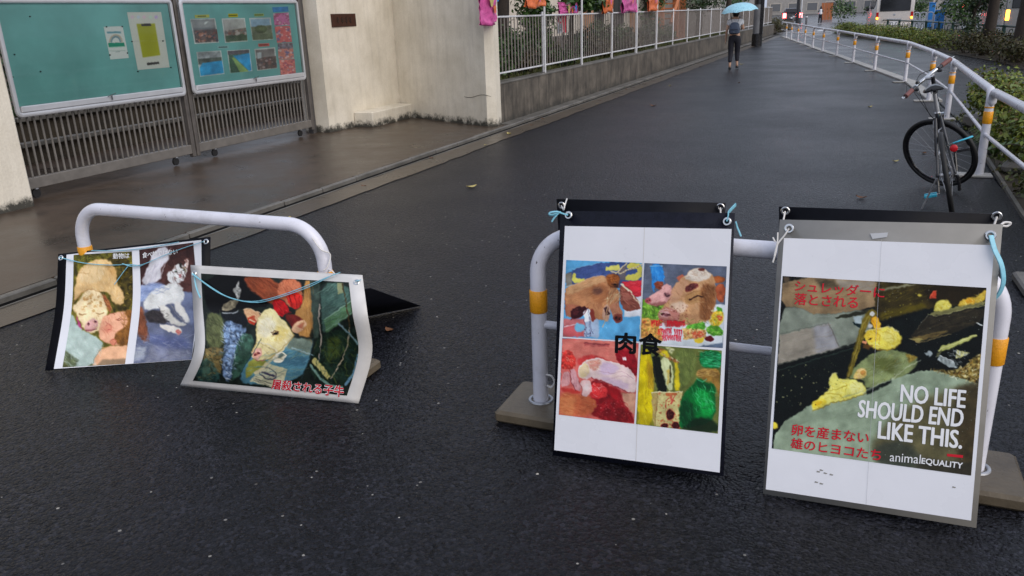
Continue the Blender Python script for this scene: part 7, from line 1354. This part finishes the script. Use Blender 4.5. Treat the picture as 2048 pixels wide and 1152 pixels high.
for k, px in enumerate((1088, 1163, 1224, 1274, 1314)):
    p = onX(px, 30, -5.13); obj('flag_pole', MB().tube([(-5.13, p[1], .65), (-5.12, p[1] + .01, 3.1)], .02, 10), 'fence_white', loc=(-5.13, p[1], .65), smooth=True, label='slim white flag pole lashed to the railing post', cat='pole', group='flag poles on the fence')
# placard on a stake in the bed
p0, p1 = onX(1115, 60, -5.7), onX(1134, 60, -5.7); pz0, pz1 = onX(1120, 67, -5.7)[2], onX(1120, 30, -5.7)[2]
pc = thing('placard', 'red and white printed placard standing in the bed behind the railing', 'placard', (-5.7, p0[1], .5))
SP = Surf([[V(-5.69, p0[1], pz1), V(-5.69, p1[1], pz1)], [V(-5.69, p0[1], pz0), V(-5.69, p1[1], pz0)]])
c = Canvas(1110, 25, 1140, 72, (220, 215, 220), 7); c.poly([(1124, 25), (1134, 25), (1133, 65), (1127, 66)], (205, 60, 80), 1); c.ell(1121, 40, 5, 7, (205, 50, 70), 0, 1); c.ell(1121, 40, 2.4, 4, (225, 215, 220), 0, 1); c.poly([(1114, 49), (1124, 48), (1125, 64), (1117, 66)], (150, 155, 165), 1, tex=.6, cell=3)
layer('printed_face', SP, None, .004, 'print_matt', pc, 24, 40, c, uvq=[(0, 0), (1, 0), (1, 1), (0, 1)]); ALL(SP, 'panel', 'sheet_white', pc, .008)
obj('stake', MB().box((-5.71, (p0[1] + p1[1]) / 2, (.56 + pz0) / 2), (.02, .03, pz0 - .56)), 'aluminium', pc)
# ------------------------------------------------------------------ far side: hedge, road fence, vehicles, street
GH = 'hedge plants between the cycle lane and the road'
hp = [(p[0] + .55, p[1]) for p in hb]; k = 0
for i in range(0, 6):
    a, b = V(*hp[i], 0), V(*hp[i + 1], 0); n = max(1, int(round(np.linalg.norm(b - a) / 1.7)))
    for j in range(n):
        p = a + (b - a) * (j + .5) / n; near = p[1] < 31; mat = 'leaf_olive' if near else 'leaf_hedge'
        lb = ('yellow green clipped hedge plant in front of the van' if p[1] > 36 else 'yellow green hedge plant beside the dark road fence') if not near else 'straggling olive hedge plant under the roadside trees'
        shrub((p[0] + .1 * math.sin(k * 2.1), p[1]), .8, 1.05, (.62 if not near else .72) + .07 * math.sin(k * 1.7), 1500, .085, mat, lb + ', ' + ORD[k] + ' from the corner', 200 + k, GH, name='hedge_plant', thresh=-.4); k += 1
sheet('hedge_bed', [(p[0], p[1]) for p in hb] + [(p[0] + 1.5, p[1]) for p in hb[::-1]], .004, 'soil')
# dark green road fence with bent hoops
fpts = [V(p[0] + 1.35, p[1], 0) for p in hb]; rf = thing('road_fence', 'dark green steel road fence with curved hoops behind the hedge', 'fence', fpts[3])
L_ = [0]
for i in range(len(fpts) - 1): L_.append(L_[-1] + np.linalg.norm(fpts[i + 1] - fpts[i]))
def fat(s_):
    i = min(max(np.searchsorted(L_, s_) - 1, 0), len(fpts) - 2); return fpts[i] + (fpts[i + 1] - fpts[i]) * (s_ - L_[i]) / (L_[i + 1] - L_[i])
s_ = 5.0
while s_ < L_[-1] - 2.2:
    a, b = fat(s_), fat(s_ + 2.0); d = unit(b - a)
    obj('post', MB().box(a + V(0, 0, .42), (.10, .10, .84), bev=.01), 'green_paint', rf); obj('top_rail', MB().tube([a + V(0, 0, .80), b + V(0, 0, .80)], .03, 8), 'green_paint', rf, smooth=True)
    for q in (.5, 1.3): obj('hoop', MB().tube(rounded([a + d * q + V(0, 0, .12), a + d * q + V(0, 0, .72), a + d * (q + .4) + V(0, 0, .72), a + d * (q + .4) + V(0, 0, .12)], .15, 5), .014, 6), 'green_paint', rf, smooth=True)
    obj('lower_rail', MB().tube([a + V(0, 0, .14), b + V(0, 0, .14)], .016, 6), 'green_paint', rf); s_ += 2.0
# markings and crossing
def mark(nm, pts): sheet(nm, [gz(x, y)[:2] for x, y in pts], -.003, 'paint_marking')
sheet('stop_line', [(-6.2, 57.0), (-1.5, 56.4), (-1.5, 57.1), (-6.2, 57.7)], -.004, 'paint_marking')
sheet('lane_line', [(-6.5, 72), (6, 68), (6, 68.5), (-6.5, 72.5)], -.02, 'paint_marking')
for k in range(7): sheet('crossing_bar', [(-3.0 + 1.0 * k, 60), (-2.55 + 1.0 * k, 60), (-2.55 + 1.0 * k, 64), (-3.0 + 1.0 * k, 64)], -.022, 'paint_marking')
def vehicle(loc, rz, L, Wd, Hh, body, label, cat, van=False, lit='tail_lens', lamp2='lamp_orange', name='car', ls=1.0):
    """vehicle seen from behind: local +y forward; body lofted from side profile"""
    loc = V(*loc); cs, sn = math.cos(rz), math.sin(rz)
    def X(x, y, z): return loc + V(x * cs - y * sn, x * sn + y * cs, z)
    t = thing(name, label, cat, loc, 'vehicles on the road')
    if van: prof = [(-.5, .38, 1.0), (-.5, .62, 1.0), (-.492, .95, 1.0), (-.475, 1.0, .90), (.0, 1.0, .9), (.28, .985, .88), (.40, .74, .97), (.49, .50, 1.0), (.5, .30, .98), (.5, .16, .98), (-.5, .16, .98)]
    else: prof = [(-.5, .35, .95), (-.49, .62, 1.0), (-.40, .66, 1.0), (-.28, .98, .8), (.05, 1.0, .8), (.2, .72, .95), (.45, .60, 1.0), (.5, .4, .96), (.5, .15, .96), (-.5, .15, .96)]
    n = len(prof); vs = []; fs = []
    for sx, k_ in ((-1, .94), (-1, 1.0), (1, 1.0), (1, .94)):
        for (y, z, w_) in prof:
            inn = 1.0 if abs(k_ - 1) < .01 else .0
            vs.append(X(sx * Wd / 2 * w_ * (1 if inn else .965), y * L * (1 if not inn else .985), z * Hh if not inn else (z * Hh * .985 + .01)))
    vs2 = []
    for idx in (1, 0, 3, 2): vs2 += vs[idx * n:(idx + 1) * n]
    for r in range(3):
        for i in range(n): j = (i + 1) % n; fs.append((r * n + i, r * n + j, (r + 1) * n + j, (r + 1) * n + i))
    fs += [tuple(range(n - 1, -1, -1)), tuple(range(3 * n, 4 * n))]
    obj('body', MB().add(vs2, fs), body, t, smooth=True)
    axm = np.array([[cs, sn, 0], [-sn, cs, 0], [0, 0, 1]])
    zw = .74 if van else .8; hw = .30 * Hh if van else .26 * Hh; ty = -.5 * L if van else -.36 * L
    tilt = np.array([axm[0], axm[1] * .985 + axm[2] * .17, axm[2] * .985 - axm[1] * -.03]) if not van else axm
    obj('rear_window', MB().box(X(0, ty - .012, zw * Hh + .04), (Wd * .80, .03, hw), ax=axm if van else np.array([axm[0], unit(axm[1] + axm[2] * -.5), unit(axm[2] + axm[1] * .5)]), bev=.012), 'window_dark', t)
    for sx in (-1, 1):
        obj('side_window', MB().box(X(sx * (Wd / 2 * .95), -.05 * L, .78 * Hh), (.03, L * .55, .24 * Hh), ax=axm, bev=.01), 'window_dark', t)
        tl_ = obj('tail_lamp', MB().box(X(sx * Wd * .455, -.497 * L, .50 * Hh if van else .52 * Hh), (.12 * ls, .06, (.36 if van else .17) * ls), ax=axm, bev=.012), lit, t); obj('lamp_insert', MB().box(X(sx * Wd * .455, -.503 * L, .45 * Hh if van else .5 * Hh), (.085, .06, .10), ax=axm, bev=.01), lamp2, tl_)
        for y in (-.31, .32):
            wh = obj('wheel', MB().lathe([(.12, -.1), (.30, -.1), (.33, -.06), (.33, .06), (.30, .1), (.12, .1)], X(sx * Wd * .42, y * L, .33), axm[0], 20), 'rubber', t, smooth=True); obj('hub_cap', MB().lathe([(.18, -.01), (.18, .01), (.05, .02)], X(sx * (Wd * .42 + .10), y * L, .33), axm[0] * sx, 14), 'aluminium', wh)
        obj('mirror', MB().box(X(sx * (Wd / 2 + .08), .28 * L, .66 * Hh), (.16, .08, .2), ax=axm, bev=.03), 'black_paint', t)
    obj('bumper', MB().box(X(0, -.5 * L, .24 * Hh), (Wd * .97, .12, .2 * Hh if not van else .34), ax=axm, bev=.03), body, t); obj('number_plate', MB().box(X(-.0, -.5 * L - .03 - (.05 if van else 0), .33 * Hh if van else .36 * Hh), (.34, .02, .17), ax=axm), 'paper_white', t)
    obj('tailgate_handle', MB().box(X(0, -.5 * L - .02, .42 * Hh), (.7, .03, .05), ax=axm, bev=.01), 'chrome', t); obj('badge', MB().lathe([(.05, 0), (.05, .012)], X(0, -.5 * L - .005, .53 * Hh), -axm[1], 14), 'chrome', t)
    return t
vehicle((1.10, 49.05, -.03), math.radians(5.0), 4.7, 1.75, 2.05, 'van_white', 'cream van with an orange lit tail lamp stopped beyond the hedge', 'van', True, name='van')
vehicle((-7.1, 92, -.03), math.radians(6), 4.3, 1.7, 1.5, 'car_dark', 'dark car with glowing red tail lamps at the far crossing', 'car', lit='tail_red', lamp2='tail_red', ls=2.6)
vehicle((5.6, 57.5, -.03), math.radians(5), 6.0, 1.9, 2.7, 'van_grey', 'grey box van with red tail lamps beyond the bicycle racks', 'van', True, lit='tail_red', lamp2='tail_red', name='box_van')
vehicle((5.45, 37.6, -.03), math.radians(3), 4.8, 1.9, 2.15, 'van_grey', 'grey van with orange lit lamps half hidden by the roadside trees', 'van', True, lit='lamp_orange', lamp2='lamp_orange', name='van')
# bicycle racks and parcels beyond the road
rk = 0
for i in range(8):
    q = gz(1829 + 10.5 * i, 48); b = V(2.8 + .40 * i, 60 + .1 * i, -.03)
    t = thing('bicycle_rack', ORD[i] + ' white hoop bicycle rack from the van', 'rack', b, 'white racks across the road'); obj('rack_hoop', MB().tube(rounded([b, b + V(0, 0, 1.0), b + V(.34, 0, 1.0), b + V(.34, 0, 0)], .12, 5), .03, 8), 'fence_white', t, smooth=True); obj('cross_bar', MB().tube([b + V(0, 0, .5), b + V(.34, 0, .5)], .025, 6), 'fence_white', t)
for (x, y, z, s_, lb) in ((4.25, 59, -.03, (.55, .4, 1.1), 'upright blue crate standing before the white racks'), (3.94, 62, -.03, (.36, .4, 1.55), 'tall blue tarpaulin bundle behind the white racks')):
    t = thing('blue_crate', lb, 'crate', (x, y, z)); obj('shell', MB().box((x, y, z + s_[2] / 2), s_, bev=.05), 'blue_plastic', t); obj('rim', MB().box((x, y, z + s_[2]), (s_[0] + .06, s_[1] + .06, .06), bev=.02), 'blue_plastic', t)
t = thing('meter_cabinet', 'grey green roadside cabinet beyond the road fence', 'cabinet', (4.21, 50, -.03)); obj('case', MB().box((4.21, 50, .75), (.75, .5, 1.2), bev=.05), 'van_grey', t); obj('lid', MB().box((4.21, 50, 1.38), (.8, .55, .06), bev=.02), 'galvanised', t); obj('plinth', MB().box((4.21, 50, .06), (.9, .45, .16)), 'kerb_stone', t)
# street corner: poles, bollards, small bush
def street_pole(px, y, r, h, mat, label, sign=None):
    b = gz(px, y); t = thing('street_pole', label, 'pole', b); obj('shaft', MB().lathe([(r, 0), (r, h)], b, n=12), mat, t, smooth=True); obj('base_flange', MB().lathe([(r * 2, 0), (r * 2, .05), (r, .07)], b, n=12), mat, t)
    if sign: obj('sign_plate', MB().box(b + V(0, -r - .01, h * .8), (.5, .02, .5), bev=.01), sign, t)
street_pole(1594, 48, .17, 6, 'black_paint', 'thick black pole at the street corner'); street_pole(1601, 47, .06, 5, 'fence_white', 'slim white sign pole beside the black pole', 'paint_marking')
for k, (px, y) in enumerate(((1600, 50), (1612, 50), (1586, 49))):
    b = gz(px, y); t = thing('bollard', 'grey bollard with a pale cap at the street corner', 'bollard', b, 'bollards at the corner'); obj('shaft', MB().lathe([(.09, 0), (.09, .8), (.05, .86)], b, n=14), 'steel_pole', t, smooth=True); obj('cap_band', MB().lathe([(.095, 0), (.095, .08)], b + V(0, 0, .66), n=14), 'paper_white', t)
shrub((-5.4, 57), .9, 2.2, 1.05, 1500, .10, 'leaf_olive', 'rounded olive bush at the end of the low wall', 301, name='corner_bush')
shrub((-8.5, 62), 1.6, 2.2, 2.8, 2000, .16, 'leaf_mid', 'tall green bush behind the street corner', 302, name='corner_bush')
# far street: buildings, hoarding, people
def block(x0, x1, y, h, mat, label, floors=3, bays=6):
    t = thing('street_building', label, 'building', ((x0 + x1) / 2, y, 0), 'buildings across the junction'); obj('wall', MB().box(((x0 + x1) / 2, y + 4, h / 2), (x1 - x0, 8, h)), mat, t)
    for f_ in range(floors):
        for b_ in range(bays):
            x = x0 + (b_ + .5) * (x1 - x0) / bays; z = 1.5 + f_ * 3.1
            if z + 1 > h: continue
            w_ = obj('window', MB().box((x, y - .02, z), ((x1 - x0) / bays * .62, .08, 1.7)), 'facade', t); obj('pane', MB().box((x, y - .07, z), ((x1 - x0) / bays * .54, .03, 1.5)), 'window_hazed', w_)
    obj('cornice', MB().box(((x0 + x1) / 2, y - .1, h + .1), (x1 - x0 + .3, .6, .25)), 'plinth', t)
block(-60, -22, 185, 9, 'facade_grey', 'grey brown building left of the far junction'); block(-20, 6, 190, 7, 'facade_grey', 'dark low building across the far junction', 2, 7); block(8, 40, 180, 9, 'facade_grey', 'grey building behind the van across the junction', 3, 7); block(42, 80, 170, 10, 'facade', 'pale building behind the box van', 4, 9)
t = thing('orange_hoarding', 'orange wooden hoarding panel across the junction', 'hoarding', (-4.6, 105, 0)); 
for k in range(4): obj('board', MB().box((-4.75 + .32 * k, 105, .95), (.30, .06, 1.9), bev=.01), 'orange_paint', t)
for i, (x, y) in enumerate(((-2.2, 92), (1.2, 93), (4.6, 90), (7, 84))):
    shrub((x, y), 1.5, 1.5, 2.2, 700, .25, 'leaf_mid', ORD[i] + ' green bush from the orange hoarding', 320 + i, 'bushes across the junction', name='far_bush')
b = gz(1642, 31.5); b = V(-4.0, 85, -.03); t = thing('person', 'distant person in white standing at the far kerb', 'person', b)
skin('body', [(b + V(0, 0, .85), .14), (b + V(0, 0, 1.3), .16), (b + V(0, 0, 1.45), .06), (b + V(0, 0, 1.6), .1), (b + V(-.1, 0, .45), .08), (b + V(-.1, 0, .05), .06), (b + V(.1, 0, .45), .08), (b + V(.1, 0, .05), .06), (b + V(-.22, 0, 1.05), .05), (b + V(.22, 0, 1.05), .05)], [(0, 1), (1, 2), (2, 3), (0, 4), (4, 5), (0, 6), (6, 7), (1, 8), (1, 9)], 'trousers', t, 1)
skin('coat', [(b + V(0, 0, 1.1), .16), (b + V(0, 0, 1.34), .18), (b + V(0, 0, .8), .18)], [(0, 1), (0, 2)], 'paper_white', t, 1)
# signal head with green lamp over the road (its green light is mirrored on the wet rail)
t = thing('signal_post', 'traffic signal post with a lit green lamp beside the van', 'traffic signal', (2.6, 60, 0)); obj('shaft', MB().lathe([(.09, 0), (.08, 5.2)], (2.6, 60, 0), n=12), 'galvanised', t, smooth=True); obj('head', MB().box((2.0, 59.9, 4.9), (1.2, .25, .42), bev=.05), 'steel_pole', t)
obj('green_lamp', MB().lathe([(.15, 0), (.15, .03)], (1.65, 59.76, 4.9), (0, -1, 0), 18), 'lamp_green', t); obj('dark_lens', MB().lathe([(.15, 0), (.15, .03)], (2.05, 59.76, 4.9), (0, -1, 0), 18), 'black_paint', t)
# roadside trees on the right
def rtree(x, y, h, r, crown, n, leaf, label, seed, mat='leaf_mid'):
    base = V(x, y, 0); t = thing('street_tree', label, 'tree', base, 'roadside trees'); g = random.Random(seed); pth = bez([base, base + V(.05, .03, h * .3), base + V(-.05, .1, h * .65), base + V(.1, 0, h)], 14)
    obj('trunk', MB().tube(pth, [r * (1.2 - .8 * i / len(pth)) for i in range(len(pth))], 10), 'trunk_bark', t, smooth=True)
    for k in range(8):
        a = g.random() * 6.28; s0 = base + V(0, .03, h * (.28 + .07 * k)); e = s0 + V(math.cos(a) * 1.3, math.sin(a) * 1.3, .6 + .5 * g.random()); pp_ = bez([s0, (s0 + e) / 2 + V(0, 0, .2), e], 8); obj('limb', MB().tube(pp_, [r * .4 * (1 - .8 * i / len(pp_)) for i in range(len(pp_))], 6), 'trunk_bark', t, smooth=True)
    leaves('crown', mat, [(base + V(*c_), rr) for c_, rr in crown], n, leaf, t, seed=seed, droop=.5)
q = gz(1977, 122); rtree(3.45, 29, 6, .15, [((-.9, -.6, 1.45), (.7, .9, .5)), ((-.5, .4, 1.9), (1.0, 1.2, .6)), ((0, 0, 4), (2.4, 2.4, 1.5))], 5200, .13, 'roadside tree with a leaning trunk beside the dark road fence', 401)
rtree(3.80, 25.5, 6, .18, [((.2, -.8, 1.6), (.8, .9, .55)), ((0, 0, 4.2), (2.4, 2.4, 1.6))], 4000, .13, 'thick dark roadside tree in front of the orange lit car', 402)
rtree(3.3, 32, 3.0, .06, [((-.1, 0, 1.0), (.6, .8, .55)), ((.3, .2, 1.6), (.7, .9, .5))], 2600, .10, 'bushy young tree rising from the hedge', 403, 'leaf_dark')
shrub((3.35, 15.0), .7, 1.4, 1.0, 2600, .07, 'leaf_mid', 'loose green shrub reaching over the cycle lane', 410, name='lane_shrub')
shrub((3.1, 12.2), .5, .9, .8, 1800, .06, 'leaf_hedge', 'yellow green shrub at the lane edge behind the rail', 411, name='lane_shrub')
